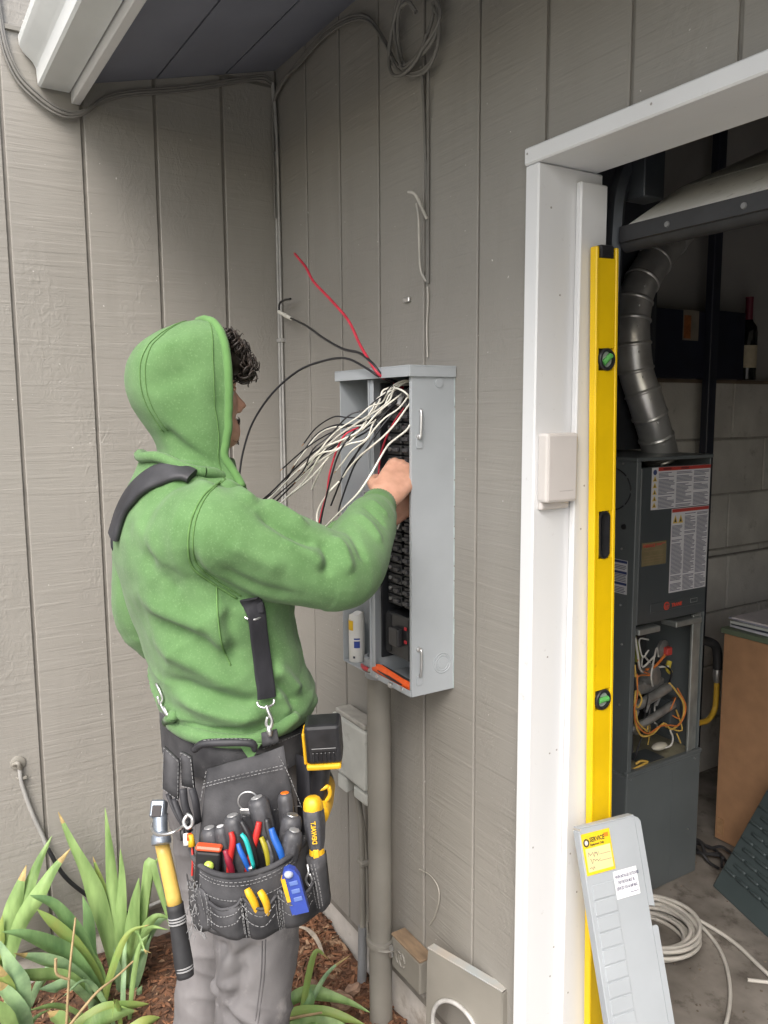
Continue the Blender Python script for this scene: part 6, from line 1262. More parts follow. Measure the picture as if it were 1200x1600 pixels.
# collar roll where hood joins the body
cr = [Vector((0.877 + math.cos(a) * 0.100, -0.614 + math.sin(a) * 0.088, 1.487 + 0.030 * math.sin(-a) + 0.004 * math.sin(5 * a))) for a in [i * 2 * math.pi / 30 for i in range(31)]]
MB().tube(cr, 0.012, 8, 1, cap=False, flat=0.9).build('collar_roll', M_GRN, hoodie, True)
def surf_tree(o): 
    me = o.data; mw = o.matrix_basis; off = base_of(o.parent); return BVHTree.FromPolygons([v.co + off for v in me.vertices], [tuple(p.vertices) for p in me.polygons])
HT = surf_tree(hoodie)
def on(p, lift=0.001, tree=None):
    """Lay a point onto the cloth surface."""
    return lay(p, tree or HT, lift)
def seam(name, pts, r, m, parent, n=8, lift=0.0006): return MB().tube([on(p, lift) for p in catmull(pts, n)], r, 5, 1).build(name, m, parent, True)
arm_ = [(1.0403,-0.6057,1.4739), (1.0459,-0.6409,1.4497), (1.0586,-0.6676,1.4127), (1.0695,-0.6797,1.3695), (1.0771,-0.6767,1.3305), (1.0881,-0.6468,1.3004), (1.0962,-0.6032,1.2674)]
seam('armhole_seam', arm_, 0.0022, M_SEAM, hoodie); seam('armhole_seam', [Vector(p) + Vector((0.0, 0.009, 0.003)) for p in arm_], 0.0015, M_SEAM, hoodie)
seam('side_seam', [(1.0651,-0.6294,1.2883), (1.0717,-0.6311,1.2367), (1.0807,-0.6289,1.1852), (1.0934,-0.618,1.145)], 0.0018, M_SEAM, hoodie)
# kangaroo pocket edge standing off at the front, hem roll
pk = MB(); pr = []
for p, q in (((1.0252,-0.4452,1.1249), (1.0493,-0.4814,1.132)), ((1.0355,-0.4368,1.0907), (1.0619,-0.477,1.1052)), ((1.0461,-0.4287,1.0528), (1.0736,-0.4752,1.0737)), ((1.0534,-0.4229,1.0274), (1.0759,-0.4797,1.0395)), ((1.0578,-0.4397,1.0085), (1.0753,-0.4853,1.0199))):
    p, q = Vector(p), Vector(q); c = (p + q) / 2; e = (p - q) / 2; pr.append([c + e * math.cos(t_) + VN * 0.016 * math.sin(t_) for t_ in [k * 2 * math.pi / 14 for k in range(14)]])
pk.rings(dens([r for r in pr], 4)).build('pocket_fold', M_GRN, hoodie, True)
hem = [on(p, 0.004) for p in catmull([(0.9891,-0.7171,1.0378), (1.044,-0.6891,1.0232), (1.087,-0.6502,1.015), (1.1178,-0.6011,1.0112), (1.13,-0.5498,1.0222), (1.1032,-0.4957,1.0287)], 6)]
MB().tube(hem, [0.010, 0.015, 0.014, 0.014, 0.010], 10, 1).build('hem_roll', M_GRN, hoodie, True)
MB().poly([(1.138,-0.6249,1.0156), (1.1594,-0.5901,1.0153), (1.1532,-0.6078,0.9839)], VN * -0.004).build('hem_corner', M_GRN, hoodie)

# ------------------------------------------------------------------ trousers and boots
tr = MB()
tr.rings([sring((0.917, -0.552, z), a, b, 32) for z, a, b in ((0.99, .152, .112), (0.93, .164, .120), (0.86, .176, .130), (0.80, .176, .134), (0.74, .163, .124))])
for s_ in (1, -1):
    x0 = 0.915 + 0.088 * s_
    tr.tube([(x0, -0.56, 0.87), (x0 + 0.012 * s_, -0.556, 0.74), (x0 + 0.020 * s_, -0.555, 0.60), (x0 + 0.024 * s_, -0.562, 0.45), (x0 + 0.024 * s_, -0.595, 0.22), (x0 + 0.024 * s_, -0.60, 0.0)], [0.098, 0.099, 0.090, 0.078, 0.074, 0.072], 24, 5)
V, N_, F = remesh(tr, 0.005, 6, 0.5); TREE = tree_of(V, F)
fl_(0.012, 0.016, (1.1284,-0.7057,0.6256), (1.1578,-0.6839,0.5983), (1.1828,-0.6459,0.5868)); fl_(-0.010, 0.015, (1.1357,-0.6857,0.6596), (1.171,-0.6516,0.6433), (1.191,-0.5988,0.6476)); fl_(0.010, 0.014, (1.1643,-0.6814,0.5644), (1.1917,-0.6451,0.5303), (1.2083,-0.6036,0.5112)); fl_(-0.009, 0.012, (1.1488,-0.7025,0.5815), (1.1696,-0.6782,0.5418), (1.1923,-0.6524,0.4965))
fl_(0.010, 0.013, (0.9657,-0.7356,0.4815), (0.9933,-0.7128,0.4698), (1.0046,-0.6786,0.4561)); fl_(-0.009, 0.010, (0.9683,-0.7404,0.4441), (0.9966,-0.715,0.4388), (1.0072,-0.6803,0.4312)); fl_(0.008, 0.02, (1.0304,-0.7165,0.7629), (1.0564,-0.7119,0.6861), (1.0669,-0.7119,0.6155))
for i in range(len(V)):
    q = Vector(V[i]); mk = math.exp(-((q.z - 0.42) / 0.16) ** 2) + 0.6 * math.exp(-((q.z - 0.70) / 0.10) ** 2)
    V[i] += N_[i] * (0.004 * mnoise.noise(q * 10) + 0.0012 * mnoise.noise(q * 40) + 0.008 * mk * ridge(Vector((q.x * 4 + 1, q.y * 4, q.z * 13 + q.y * 8 - q.x * 5))))
M_DENIM = mat('grey_denim', (0.135, 0.128, 0.130), 0.85, var=0.18, vscale=9, col2=(0.225, 0.215, 0.215), bump=0.35, bscale=800, bdist=0.001, stretch=(1, 1, 0.5), spec=0.2, dirt=((0.33, 0.31, 0.30), 16, 0.58, 0.5))
tro = put('trousers', V, F, M_DENIM, per, smooth=True); HT2 = surf_tree(tro)
M_DST = mat('trouser_stitch', (0.115, 0.11, 0.112), 0.8)
for dx in (0, 0.006):
    MB().tube([on(Vector(p) + Vector((0, dx, 0)), 0.0006, HT2) for p in catmull([(1.1838,-0.6077,0.659), (1.1885,-0.6137,0.6022), (1.1909,-0.6236,0.5454), (1.1932,-0.6391,0.4659)], 6)], 0.0012, 5, 1).build('side_seam', M_DST, tro, True)
for s_ in (1, -1):
    x0 = 0.915 + 0.112 * s_; b_ = MB()
    b_.tube([(x0, -0.605, 0.10), (x0, -0.605, 0.02), (x0 + 0.004 * s_, -0.59, -0.03)], [0.050, 0.048, 0.050], 14, 3); b_.tube([(x0, -0.64, -0.045), (x0 + 0.005 * s_, -0.54, -0.040), (x0 + 0.01 * s_, -0.43, -0.050)], [0.040, 0.045, 0.034], 14, 4)
    Vb, Nb, Fb = remesh(b_, 0.007, 4); Vb[:, 2] = np.maximum(Vb[:, 2], -0.079)
    put('boot', Vb, Fb, mat('boot_leather', (0.10, 0.06, 0.035), 0.6, var=0.3, vscale=20), per, smooth=True)

# ------------------------------------------------------------------ tool belt, suspenders and pouch
M_SUEDE = mat('charcoal_suede', (0.045, 0.045, 0.049), 0.85, var=0.30, vscale=14, col2=(0.088, 0.087, 0.091), bump=0.30, bscale=260, bdist=0.0015, spec=0.25, dirt=((0.17, 0.165, 0.165), 32, 0.62, 0.45))
M_WEB = mat('black_webbing', (0.020, 0.020, 0.024), 0.75, var=0.2, vscale=60, bump=0.4, bscale=500, bdist=0.001, stretch=(1, 1, 0.4), spec=0.3)
M_PAD = mat('black_padding', (0.026, 0.026, 0.030), 0.6, var=0.25, vscale=30, bump=0.2, bscale=300, bdist=0.001)
M_STI = mat('pale_stitching', (0.19, 0.19, 0.19), 0.85, var=0.4, vscale=40)
tb = thing('tool_belt', 'charcoal tool belt with large pouch, padded suspenders and pale stitching worn at the hips', 'tool belt', (0.915, -0.557, 0.92))
rj = random.Random(77)
def stitch(pts, parent, n=8, r=0.0007, dash=0.0048, gap=0.0026):
    P = catmull(pts, n); mb = MB(); pos = 0.0; on_ = True; cur = [P[0]]; left = dash
    for a, b in zip(P[:-1], P[1:]):
        L = (b - a).length; t_ = 0.0
        while L - t_ > left:
            t_ += left; q = a + (b - a) * (t_ / L)
            if on_: cur.append(q); mb.tube(cur, r, 4, 1); left = gap * rj.uniform(0.6, 1.5)
            else: left = dash * rj.uniform(0.6, 1.3)
            on_ = not on_; cur = [q]
        left -= (L - t_)
        if on_: cur.append(b)
    return mb.build('stitching', M_STI, parent)
def patch(name, top, bot, m, parent, nu=6, nv=6, th=0.004, bulge=0.0, noise_=0.0015):
    """A sewn panel between an upper and a lower edge curve, with thickness."""
    T = catmull(top, nu); Bm = catmull(bot, nu); R_ = []
    for j in range(nv + 1):
        t_ = j / nv; row = []
        for i in range(len(T)):
            p = T[i].lerp(Bm[i], t_); s_ = i / (len(T) - 1)
            p = p + VN * (bulge * math.sin(math.pi * s_) * math.sin(math.pi * (0.15 + 0.75 * t_)) + noise_ * mnoise.noise(p * 55)); row.append(p)
        R_.append(row)
    fr_ = R_; bk_ = [[p - VN * th for p in r] for r in R_]; n_ = len(T)
    vs = [p for r in fr_ for p in r] + [p for r in bk_ for p in r]; o = n_ * (nv + 1); fs = []
    for j in range(nv):
        for i in range(n_ - 1):
            a = j * n_ + i; fs.append((a, a + n_, a + n_ + 1, a + 1)); fs.append((o + a, o + a + 1, o + a + n_ + 1, o + a + n_))
    for i in range(n_ - 1): fs.append((i, i + 1, o + i + 1, o + i)); a = nv * n_ + i; fs.append((a + 1, a, o + a, o + a + 1))
    for j in range(nv):
        a = j * n_; fs.append((a + n_, a, o + a, o + a + n_)); a = j * n_ + n_ - 1; fs.append((a, a + n_, o + a + n_, o + a))
    return put(name, vs, fs, m, parent, smooth=True)
# belt band round the waist, a high lumbar pad at the back
R_ = []
for dz, gr in ((0, 0.0), (0.003, 0.006), (0.5, 0.008), (0.97, 0.006), (1.0, 0.0), (1.0, -0.006), (0.5, -0.004), (0, -0.006), (0, 0)):
    ring = []
    for k in range(64):
        a = 2 * math.pi * k / 64; ca, sa = math.cos(a), math.sin(a)
        back = max(0.0, -sa) ** 6; z0 = 0.925 - 0.02 * back; z1 = 0.990 + 0.06 * back - 0.01 * max(0, sa)
        rx, ry = 0.176 + gr, 0.134 + gr
        ring.append((0.918 + math.copysign(abs(ca) ** 0.87, ca) * rx, -0.547 + math.copysign(abs(sa) ** 0.87, sa) * ry, z0 + (z1 - z0) * dz))
    R_.append(ring)
belt = MB().rings(R_, True, False).build('belt_band', M_SUEDE, tb, auto=60)
BT = surf_tree(belt)
def bl_(p, lift=0.001): return lay(p, BT, lift)
stitch([bl_(p) for p in catmull([(0.9884,-0.7166,1.0449), (1.029,-0.6967,1.0135), (1.0688,-0.6744,0.997)], 5)], belt)
stitch([bl_(p) for p in catmull([(1.1392,-0.5796,0.9959), (1.1383,-0.5413,1.0013), (1.1291,-0.498,1.0042)], 5)], belt); stitch([bl_(p) for p in catmull([(1.095,-0.661,0.9564), (1.1319,-0.6025,0.9502), (1.149,-0.5344,0.9583)], 5)], belt)
# carrying handle
MB().tube([(1.1081,-0.6943,1.009), (1.1245,-0.6832,1.0241), (1.1506,-0.6495,1.0281), (1.1678,-0.6127,1.0247), (1.1637,-0.6042,1.0083)], [0.007, 0.009, 0.009, 0.009, 0.006], 10, 5, flat=0.8).build('handle', M_PAD, tb, True)
stitch([(1.1305,-0.6849,1.0325), (1.1545,-0.6507,1.0368), (1.1736,-0.6148,1.0331)], tb)
# back-left flat pockets
for (a, b, c, d) in (((1.0361,-0.728,0.9951), (1.0718,-0.7127,0.9782), (1.0783,-0.7185,0.91), (1.0426,-0.7352,0.9214)), ((1.0624,-0.7058,0.9899), (1.0825,-0.6936,0.9849), (1.0958,-0.6941,0.9326), (1.0746,-0.7095,0.9327))):
    pk_ = patch('flat_pocket', [a, b], [d, c], M_SUEDE, tb, 4, 4, 0.010)
    off = VN * 0.0015
    stitch([Vector(a) + off, Vector(b) + off, Vector(c) + off], pk_, 1); stitch([Vector(a) + off, Vector(d) + off, Vector(c) + off], pk_, 1)
# pouch: back panel hanging from the belt
bp = patch('pouch_back', [(1.1049,-0.6713,0.9665), (1.1371,-0.6339,0.9841), (1.1625,-0.5895,0.9973), (1.1675,-0.5508,1.0044)], [(1.1093,-0.7093,0.7394), (1.1555,-0.6548,0.7336), (1.1962,-0.5862,0.7445), (1.2086,-0.5265,0.7493)], M_SUEDE, tb, 5, 8, 0.006)
o_ = VN * 0.004
for dy in (0, 5): stitch([Vector(p) + o_ for p in (((1.1067,-0.6798,0.943), (1.1378,-0.6409,0.9587), (1.1634,-0.5967,0.9697), (1.1768,-0.5507,0.9743)) if dy == 0 else ((1.1067,-0.6812,0.9373), (1.1384,-0.6413,0.9531), (1.164,-0.5971,0.964), (1.178,-0.5502,0.9686)))], bp)
stitch([Vector(p) + o_ for p in ((1.1054,-0.6728,0.9647), (1.1064,-0.6828,0.9244), (1.1045,-0.6932,0.8782), (1.1059,-0.6997,0.842))], bp); stitch([Vector(p) + o_ for p in ((1.1685,-0.5603,0.9902), (1.18,-0.5488,0.9606), (1.1889,-0.5387,0.9267), (1.1964,-0.5303,0.895))], bp)
stitch([Vector(p) + o_ for p in ((1.157,-0.6266,0.8889), (1.174,-0.5971,0.8966), (1.1859,-0.5654,0.9002), (1.1964,-0.5328,0.9006))], bp)
# main pocket: deep bucket standing off the back panel
rimP = [(1.1035,-0.7035,0.842), (1.1386,-0.7155,0.8351), (1.1956,-0.7143,0.8388), (1.2394,-0.6946,0.8413), (1.2701,-0.662,0.8488), (1.2819,-0.6216,0.8575), (1.2672,-0.5773,0.8613), (1.2308,-0.5403,0.8607), (1.1999,-0.5239,0.8583)]
botP = [(1.1229,-0.703,0.714), (1.1428,-0.7163,0.7239), (1.1897,-0.7163,0.727), (1.232,-0.6955,0.7279), (1.2643,-0.6607,0.7341), (1.279,-0.6162,0.7401), (1.2713,-0.5725,0.7337), (1.2516,-0.5295,0.7262), (1.2266,-0.513,0.7236)]
mp = patch('main_pocket', rimP, botP, M_SUEDE, tb, 5, 9, 0.005, 0.006, 0.003)
MB().tube(rimP, 0.0048, 8, 5, cap=True).build('rim_binding', M_SUEDE, mp, True)
def shift(pts, dz, out=0.003): return [Vector(p) + VN * out + Vector((0, 0, dz)) for p in pts]
stitch(shift(rimP[1:-1], -0.010, 0.004), mp); stitch(shift(rimP[1:-1], -0.016, 0.004), mp); stitch(shift(rimP[1:-1], -0.040, 0.008), mp)
mb = MB(); 
P0 = catmull(botP, 4); ctr = sum(P0, Vector()) / len(P0)
mb.add(P0 + [ctr], [(i, i + 1, len(P0)) for i in range(len(P0) - 1)]); mb.build('pocket_bottom', M_SUEDE, mp)
# small pockets sewn on the front
sp_ = [
 ([(1.2214,-0.7161,0.7935), (1.2486,-0.7051,0.7912), (1.2723,-0.6885,0.8042), (1.2763,-0.6787,0.8175)], [(1.2133,-0.7128,0.7418), (1.2396,-0.7003,0.7365), (1.2614,-0.6841,0.7365), (1.2696,-0.6693,0.7427)], 0.010),
 ([(1.2792,-0.6776,0.8187), (1.2991,-0.6683,0.8109), (1.3096,-0.6519,0.8088), (1.3053,-0.6307,0.8213)], [(1.2709,-0.6677,0.7406), (1.2863,-0.656,0.7409), (1.2947,-0.6369,0.7478), (1.2958,-0.619,0.7509)], 0.008),
 ([(1.3023,-0.6247,0.8265), (1.3103,-0.6059,0.811), (1.3046,-0.5776,0.8073), (1.2884,-0.5552,0.8096)], [(1.295,-0.6163,0.7517), (1.2974,-0.5942,0.7473), (1.2906,-0.5672,0.7452), (1.2743,-0.5371,0.7405)], 0.012),
]
for top_, bot_, bu in sp_:
    q = patch('front_pocket', top_, bot_, M_SUEDE, tb, 5, 6, 0.003, bu, 0.003)
    MB().tube([Vector(p) + VN * (0.002) for p in top_], 0.0026, 6, 5).build('rim_binding', M_SUEDE, q, True)
    stitch(shift(top_, -0.010, 0.0085), q); stitch(shift(top_, -0.026, 0.0105), q)
    for t_, b_ in ((top_[0], bot_[0]), (top_[-1], bot_[-1])):
        for dx in (-0.0018, 0.0042):
            ex = Vector((0.525, 0.851, 0)) * dx; a, b = Vector(t_) + VN * 0.0045 + ex, Vector(b_) + VN * 0.0045 + ex; stitch([a, a.lerp(b, 0.5) + VN * 0.003, b], q, 3)
# ragged side pocket on the left, holster and strap on the right
sl = patch('side_pocket', [(1.1091,-0.7181,0.7838), (1.1462,-0.723,0.7927), (1.1953,-0.7177,0.8029), (1.2182,-0.7149,0.7959)], [(1.1117,-0.7137,0.7053), (1.1446,-0.7176,0.7061), (1.1859,-0.7153,0.7173), (1.2129,-0.7105,0.7384)], M_SUEDE, tb, 5, 6, 0.004, 0.010, 0.006)
stitch([(1.1999,-0.7238,0.8028), (1.2027,-0.7192,0.7705), (1.201,-0.7134,0.7267)], sl); stitch([(1.214,-0.7197,0.8044), (1.2169,-0.7153,0.7713), (1.2113,-0.7091,0.7311)], sl)
fr_ = MB(); rng = random.Random(31)
for _ in range(90):
    p = Vector((1.1875,-0.7246,0.7871)) + Vector((0.525, 0.851, 0)) * rng.uniform(-0.018, 0.016) + Vector((0, 0, rng.uniform(-0.075, 0.035))); fr_.tube([p, p + Vector((rng.uniform(-0.006, 0.006), rng.uniform(-0.006, 0.006), rng.uniform(-0.014, 0.006)))], [0.0011, 0.0004], 4, 1)
fr_.build('frayed_threads', mat('grey_threads', (0.20, 0.20, 0.20), 0.9), sl)
hs_ = patch('screwdriver_holster', [(1.2603,-0.5552,0.8394), (1.2927,-0.5543,0.8483), (1.2856,-0.5312,0.849)], [(1.2685,-0.5465,0.7406), (1.2896,-0.5387,0.7508), (1.2863,-0.5232,0.7577)], M_SUEDE, tb, 5, 5, 0.022, 0.006)
stitch([(1.2957,-0.563,0.848), (1.3024,-0.5575,0.8096), (1.2988,-0.5493,0.7644)], hs_); stitch([(1.3002,-0.5592,0.8491), (1.3069,-0.5538,0.8108), (1.3033,-0.5455,0.7656)], hs_)
MB().tube([(1.2711,-0.5582,0.8341), (1.2779,-0.5593,0.8239), (1.277,-0.564,0.81), (1.2816,-0.5593,0.7991), (1.2829,-0.5549,0.8088), (1.2793,-0.5577,0.8207)], 0.0022, 6, 4).build('snap_chain', M_STEEL, hs_, True)
# bunched straps under the back pockets
for pts, r_ in (([(1.0744,-0.7242,0.9123), (1.093,-0.7194,0.8866), (1.1055,-0.706,0.8582)], 0.006), ([(1.0904,-0.7121,0.9351), (1.101,-0.7121,0.9036), (1.1068,-0.7013,0.8695)], 0.007), ([(1.1034,-0.7,0.9373), (1.1143,-0.6975,0.9138), (1.1109,-0.6931,0.8751)], 0.007), ([(1.058,-0.7306,0.9168), (1.0788,-0.7231,0.8873), (1.0955,-0.7119,0.8614)], 0.005)):
    MB().tube(pts, r_, 8, 4, flat=0.5).build('leather_loop', M_PAD, tb, True)
# padded shoulder strap over the right shoulder to the back, front strap with clip
def strap(name, pts, w, th, m, lift=0.006, n=8, tree=None):
    P = [lay(p, tree or HT, lift) for p in catmull(pts, n)] if lift is not None else catmull(pts, n); Nn = []
    for p in P: h = (tree or HT).find_nearest(p); Nn.append(h[1])
    Nn = [sum((Nn[max(0, min(len(Nn) - 1, i + k))] for k in range(-3, 4)), Vector()).normalized() for i in range(len(Nn))]
    for _ in range(3): P = [P[0]] + [(P[i - 1] + P[i] * 2 + P[i + 1]) / 4 for i in range(1, len(P) - 1)] + [P[-1]]
    R_ = []
    for i, p in enumerate(P):
        T = (P[min(len(P) - 1, i + 1)] - P[max(0, i - 1)]).normalized(); S = T.cross(Nn[i]).normalized(); ww = w if isinstance(w, float) else lerps(w, len(P))[i]
        R_.append([p + S * ww * 0.5 * math.copysign(abs(math.cos(a)) ** 0.5, math.cos(a)) + Nn[i] * th * 0.5 * math.copysign(abs(math.sin(a)) ** 0.7, math.sin(a)) for a in [k * 2 * math.pi / 16 for k in range(16)]])
    return MB().rings(R_).build(name, m, tb, auto=60)
strap('shoulder_pad', [(0.9734,-0.637,1.4755), (0.9634,-0.6518,1.4815), (0.9489,-0.6751,1.4829), (0.9238,-0.6996,1.4704), (0.8911,-0.7208,1.4435), (0.8528,-0.7346,1.4048), (0.8097,-0.7399,1.3544)], [0.034, 0.046, 0.050, 0.050], 0.016, M_PAD, 0.007)
strap('back_strap', [Vector(v) for v in ((0.815, -0.752, 1.345), (0.780, -0.722, 1.29), (0.762, -0.690, 1.22), (0.762, -0.672, 1.14), (0.780, -0.662, 1.06), (0.80, -0.660, 1.015))], 0.034, 0.005, M_WEB, None)
CF = [Vector(v) for v in ((0.965, -0.50, 1.40), (0.975, -0.475, 1.35), (0.985, -0.46, 1.29), (0.985, -0.455, 1.24))]
strap('chest_strap', [(lambda h: h[0] + h[1] * 0.005)(HT.find_nearest(v)) for v in CF], 0.038, 0.006, M_PAD, None)
fs_ = strap('front_strap', [(1.08,-0.5722,1.2662), (1.0861,-0.5678,1.2429), (1.0958,-0.566,1.1849), (1.1017,-0.5613,1.1252), (1.1094,-0.5595,1.0809)], 0.036, 0.005, M_WEB, 0.010)
MB().tube([(1.0969,-0.5897,1.2387), (1.1037,-0.5902,1.2308), (1.1124,-0.5767,1.2285), (1.1092,-0.5616,1.2327), (1.1026,-0.5597,1.2453)], 0.0022, 6, 3).build('slide_buckle', M_STEEL, fs_, True)
MB().box(-0.019, 0.019, -0.010, 0.010, -0.004, 0.004, 0.002, frame_M((1.1044,-0.5753,1.2478), (0.525, 0.851, 0.05), (0, 0, 1))).build('strap_keeper', M_WEB, fs_)
MB().tube([(1.1255,-0.5814,1.0806), (1.1303,-0.5811,1.0737), (1.1373,-0.5706,1.0702), (1.1367,-0.5552,1.0741), (1.1337,-0.5524,1.0822)], 0.0024, 6, 3).build('d_ring', M_STEEL, fs_, True)
MB().tube([(1.141,-0.5708,1.0762), (1.1475,-0.569,1.0636), (1.152,-0.5651,1.05), (1.1516,-0.569,1.0363), (1.1473,-0.5744,1.0432), (1.147,-0.5714,1.0568)], 0.0030, 8, 4).build('snap_hook', M_STEEL, fs_, True)
MB().tube([(1.1475,-0.5708,1.0401), (1.1515,-0.5703,1.0318), (1.153,-0.57,1.0227)], [0.004, 0.0055, 0.004], 8, 3).build('swivel', M_STEEL, fs_, True)
patch('clip_tab', [(1.1396,-0.5814,1.0254), (1.149,-0.5555,1.0301)], [(1.1435,-0.5813,1.0002), (1.1538,-0.5532,1.0071)], M_SUEDE, tb, 3, 3, 0.006)
MB().tube([(0.9294,-0.7078,1.0803), (0.9445,-0.7053,1.069), (0.9486,-0.7021,1.0544), (0.947,-0.707,1.0447), (0.9429,-0.7101,1.0593)], 0.0026, 6, 4).build('snap_hook', M_STEEL, tb, True)
MB().tube([(0.9564,-0.7095,1.0507), (0.9714,-0.707,1.0398), (0.9858,-0.7043,1.0339), (0.9706,-0.7065,1.047)], 0.0024, 6, 4).build('d_ring', M_STEEL, tb, True)

# ------------------------------------------------------------------ tools in the pouch, each one a thing
M_GRIP = mat('dark_grey_grip', (0.055, 0.055, 0.060), 0.48, var=0.25, vscale=60, dirt=((0.22, 0.22, 0.22), 110, 0.60, 0.55))
M_YEL = mat('tool_yellow', (0.68, 0.38, 0.015), 0.45, var=0.10, vscale=50, dirt=((0.12, 0.09, 0.04), 80, 0.60, 0.55))
M_BLUE = mat('tool_blue', (0.015, 0.10, 0.40), 0.45, var=0.1, vscale=50, dirt=((0.03, 0.04, 0.08), 80, 0.60, 0.55)); M_TEAL = mat('tool_teal', (0.02, 0.38, 0.36), 0.4); M_TRED = mat('tool_red', (0.46, 0.024, 0.02), 0.45, var=0.1, vscale=50, dirt=((0.08, 0.02, 0.02), 80, 0.60, 0.55))
GRP = 'hand tools in the pouch'
def driver(label, top, bot, r, capm, name='screwdriver', ribs=8, bodym=None):
    a, b = Vector(top), Vector(bot); L = (b - a).length + 0.045; ax = (b - a).normalized()
    r = r * 1.12; o = thing(name, label, 'screwdriver', a + ax * (L + 0.07), GRP)
    e1 = ax.orthogonal().normalized(); e2 = ax.cross(e1); R_ = []
    for t_, k_ in ((0, 0.55), (0.004, 0.86), (0.012, 1.0), (0.35 * L, 1.0), (0.6 * L, 0.90), (0.85 * L, 0.95), (L, 0.55)):
        R_.append([a + ax * t_ + (e1 * math.cos(2 * math.pi * q / 32) + e2 * math.sin(2 * math.pi * q / 32)) * r * k_ * (1 - (0.09 if (q // 2) % 2 and 0.012 < t_ < L else 0)) for q in range(32)])
    h = MB().rings(R_).build('handle', bodym or M_GRIP, o, auto=50)
    MB().lathe([(-0.0015, r * 0.34), (-0.001, r * 0.52), (0.002, r * 0.60)], a, ax, 18).build('end_cap', capm, h, auto=40)
    MB().lathe([(L, r * 0.25), (L + 0.06, r * 0.22), (L + 0.066, r * 0.12)], a, ax, 10).build('shank', M_STEEL, o, auto=40)
    return o
M_CAPG = mat('end_cap_grey', (0.30, 0.30, 0.30), 0.35, 0.3); M_CAPO = mat('end_cap_orange', (0.75, 0.16, 0.01), 0.4)
driver('tallest grey screwdriver at the pouch centre beside a steel ring', (1.2008,-0.6181,0.9399), (1.2162,-0.6073,0.8808), 0.0165, M_CAPG)
driver('grey screwdriver left of the tallest one in the pouch', (1.1865,-0.6576,0.9121), (1.1981,-0.6522,0.8564), 0.0155, M_CAPG)
driver('slim screwdriver with pale grey round end cap in the pouch', (1.173,-0.675,0.8911), (1.1832,-0.67,0.843), 0.0105, mat('end_cap_pale', (0.55, 0.55, 0.56), 0.4))
driver('grey screwdriver at left edge of the pouch above orange level', (1.1542,-0.6881,0.8839), (1.1631,-0.6848,0.8376), 0.0150, M_CAPG)
driver('dark screwdriver with orange end cap at the back of pouch', (1.2036,-0.5665,0.9355), (1.2119,-0.5667,0.8787), 0.0125, M_CAPO)
driver('grey screwdriver with steel slotted end at right of the pouch', (1.2363,-0.5677,0.91), (1.2376,-0.5792,0.8532), 0.0165, M_STEEL)
driver('grey screwdriver nearest the right pouch rim', (1.2623,-0.5766,0.8967), (1.2603,-0.5862,0.8549), 0.0150, M_CAPG)
rg_ = thing('steel_ring', 'steel ring hooked on the tallest screwdriver at pouch centre', 'ring', (1.1803,-0.6253,0.9285), GRP)
rc = Vector((1.1787,-0.6248,0.9253)); ex = Vector((0.525, 0.851, 0))
MB().tube([rc + ex * math.cos(a) * 0.0175 + Vector((0, 0, 1)) * math.sin(a) * 0.0175 for a in [i * math.pi / 12 for i in range(25)]], 0.0018, 6, 1, cap=False).build('ring', M_STEEL, rg_, True)
MB().box(-0.012, 0.012, -0.005, 0.005, -0.002, 0.002, 0.001, frame_M((1.183,-0.6293,0.9096), ex, (0, 0, 1))).build('tag_plate', M_STEEL, rg_)
def pliers(label, h1, h2, m1, m2, r=0.0062, name='pliers', tips=None):
    o = thing(name, label, 'pliers', Vector(h1[-1]), GRP)
    MB().tube(h1, [r * 0.8, r, r, r * 0.8], 10, 4, flat=0.75).build('handle', m1, o, True)
    MB().tube(h2, [r * 0.8, r, r, r * 0.8], 10, 4, flat=0.75).build('handle', m2, o, True)
    e = (Vector(h1[-1]) + Vector(h2[-1])) / 2; MB().tube([e + Vector((0, 0, 0.006)), e + Vector((0, 0, -0.012)) - VN * 0.008, e + Vector((0, 0, -0.026)) - VN * 0.012], [0.007, 0.008, 0.003], 8, 3, flat=0.5).build('jaw', M_STEEL, o, True)
    return o
pliers('red handled pliers with bare steel tip in the pouch', [(1.2109,-0.6697,0.8967), (1.217,-0.6691,0.8823), (1.2148,-0.6737,0.854), (1.2122,-0.6773,0.8169)], [(1.2117,-0.6811,0.8685), (1.2182,-0.6784,0.8514), (1.2182,-0.6734,0.8326), (1.2166,-0.6711,0.8125)], M_TRED, mat('tool_dark_red', (0.22, 0.012, 0.03), 0.45), 0.0058)
pliers('red and black handled pliers in the middle of the pouch', [(1.2252,-0.6245,0.9085), (1.2279,-0.6296,0.8928), (1.2285,-0.64,0.8617), (1.2276,-0.6498,0.8274)], [(1.2117,-0.6513,0.9123), (1.223,-0.6448,0.895), (1.2321,-0.6401,0.8692), (1.236,-0.6346,0.8338)], M_TRED, M_BLACK, 0.0065)
pliers('blue and black handled pliers at right in the pouch', [(1.2485,-0.6126,0.9043), (1.2566,-0.6107,0.8893), (1.2649,-0.6055,0.8712), (1.2678,-0.5993,0.8455)], [(1.2359,-0.6149,0.9163), (1.244,-0.6143,0.8958), (1.2536,-0.6087,0.8701), (1.2592,-0.6049,0.8406)], M_BLUE, M_BLACK, 0.0066)
pliers('teal and blue handled wire stripper in the pouch', [(1.2293,-0.6587,0.8986), (1.2369,-0.654,0.8906), (1.2422,-0.6499,0.8715), (1.2455,-0.6441,0.8417)], [(1.2236,-0.6627,0.8801), (1.2308,-0.6613,0.8694), (1.2364,-0.656,0.8534), (1.2387,-0.6496,0.8331)], M_TEAL, M_BLUE, 0.0048)
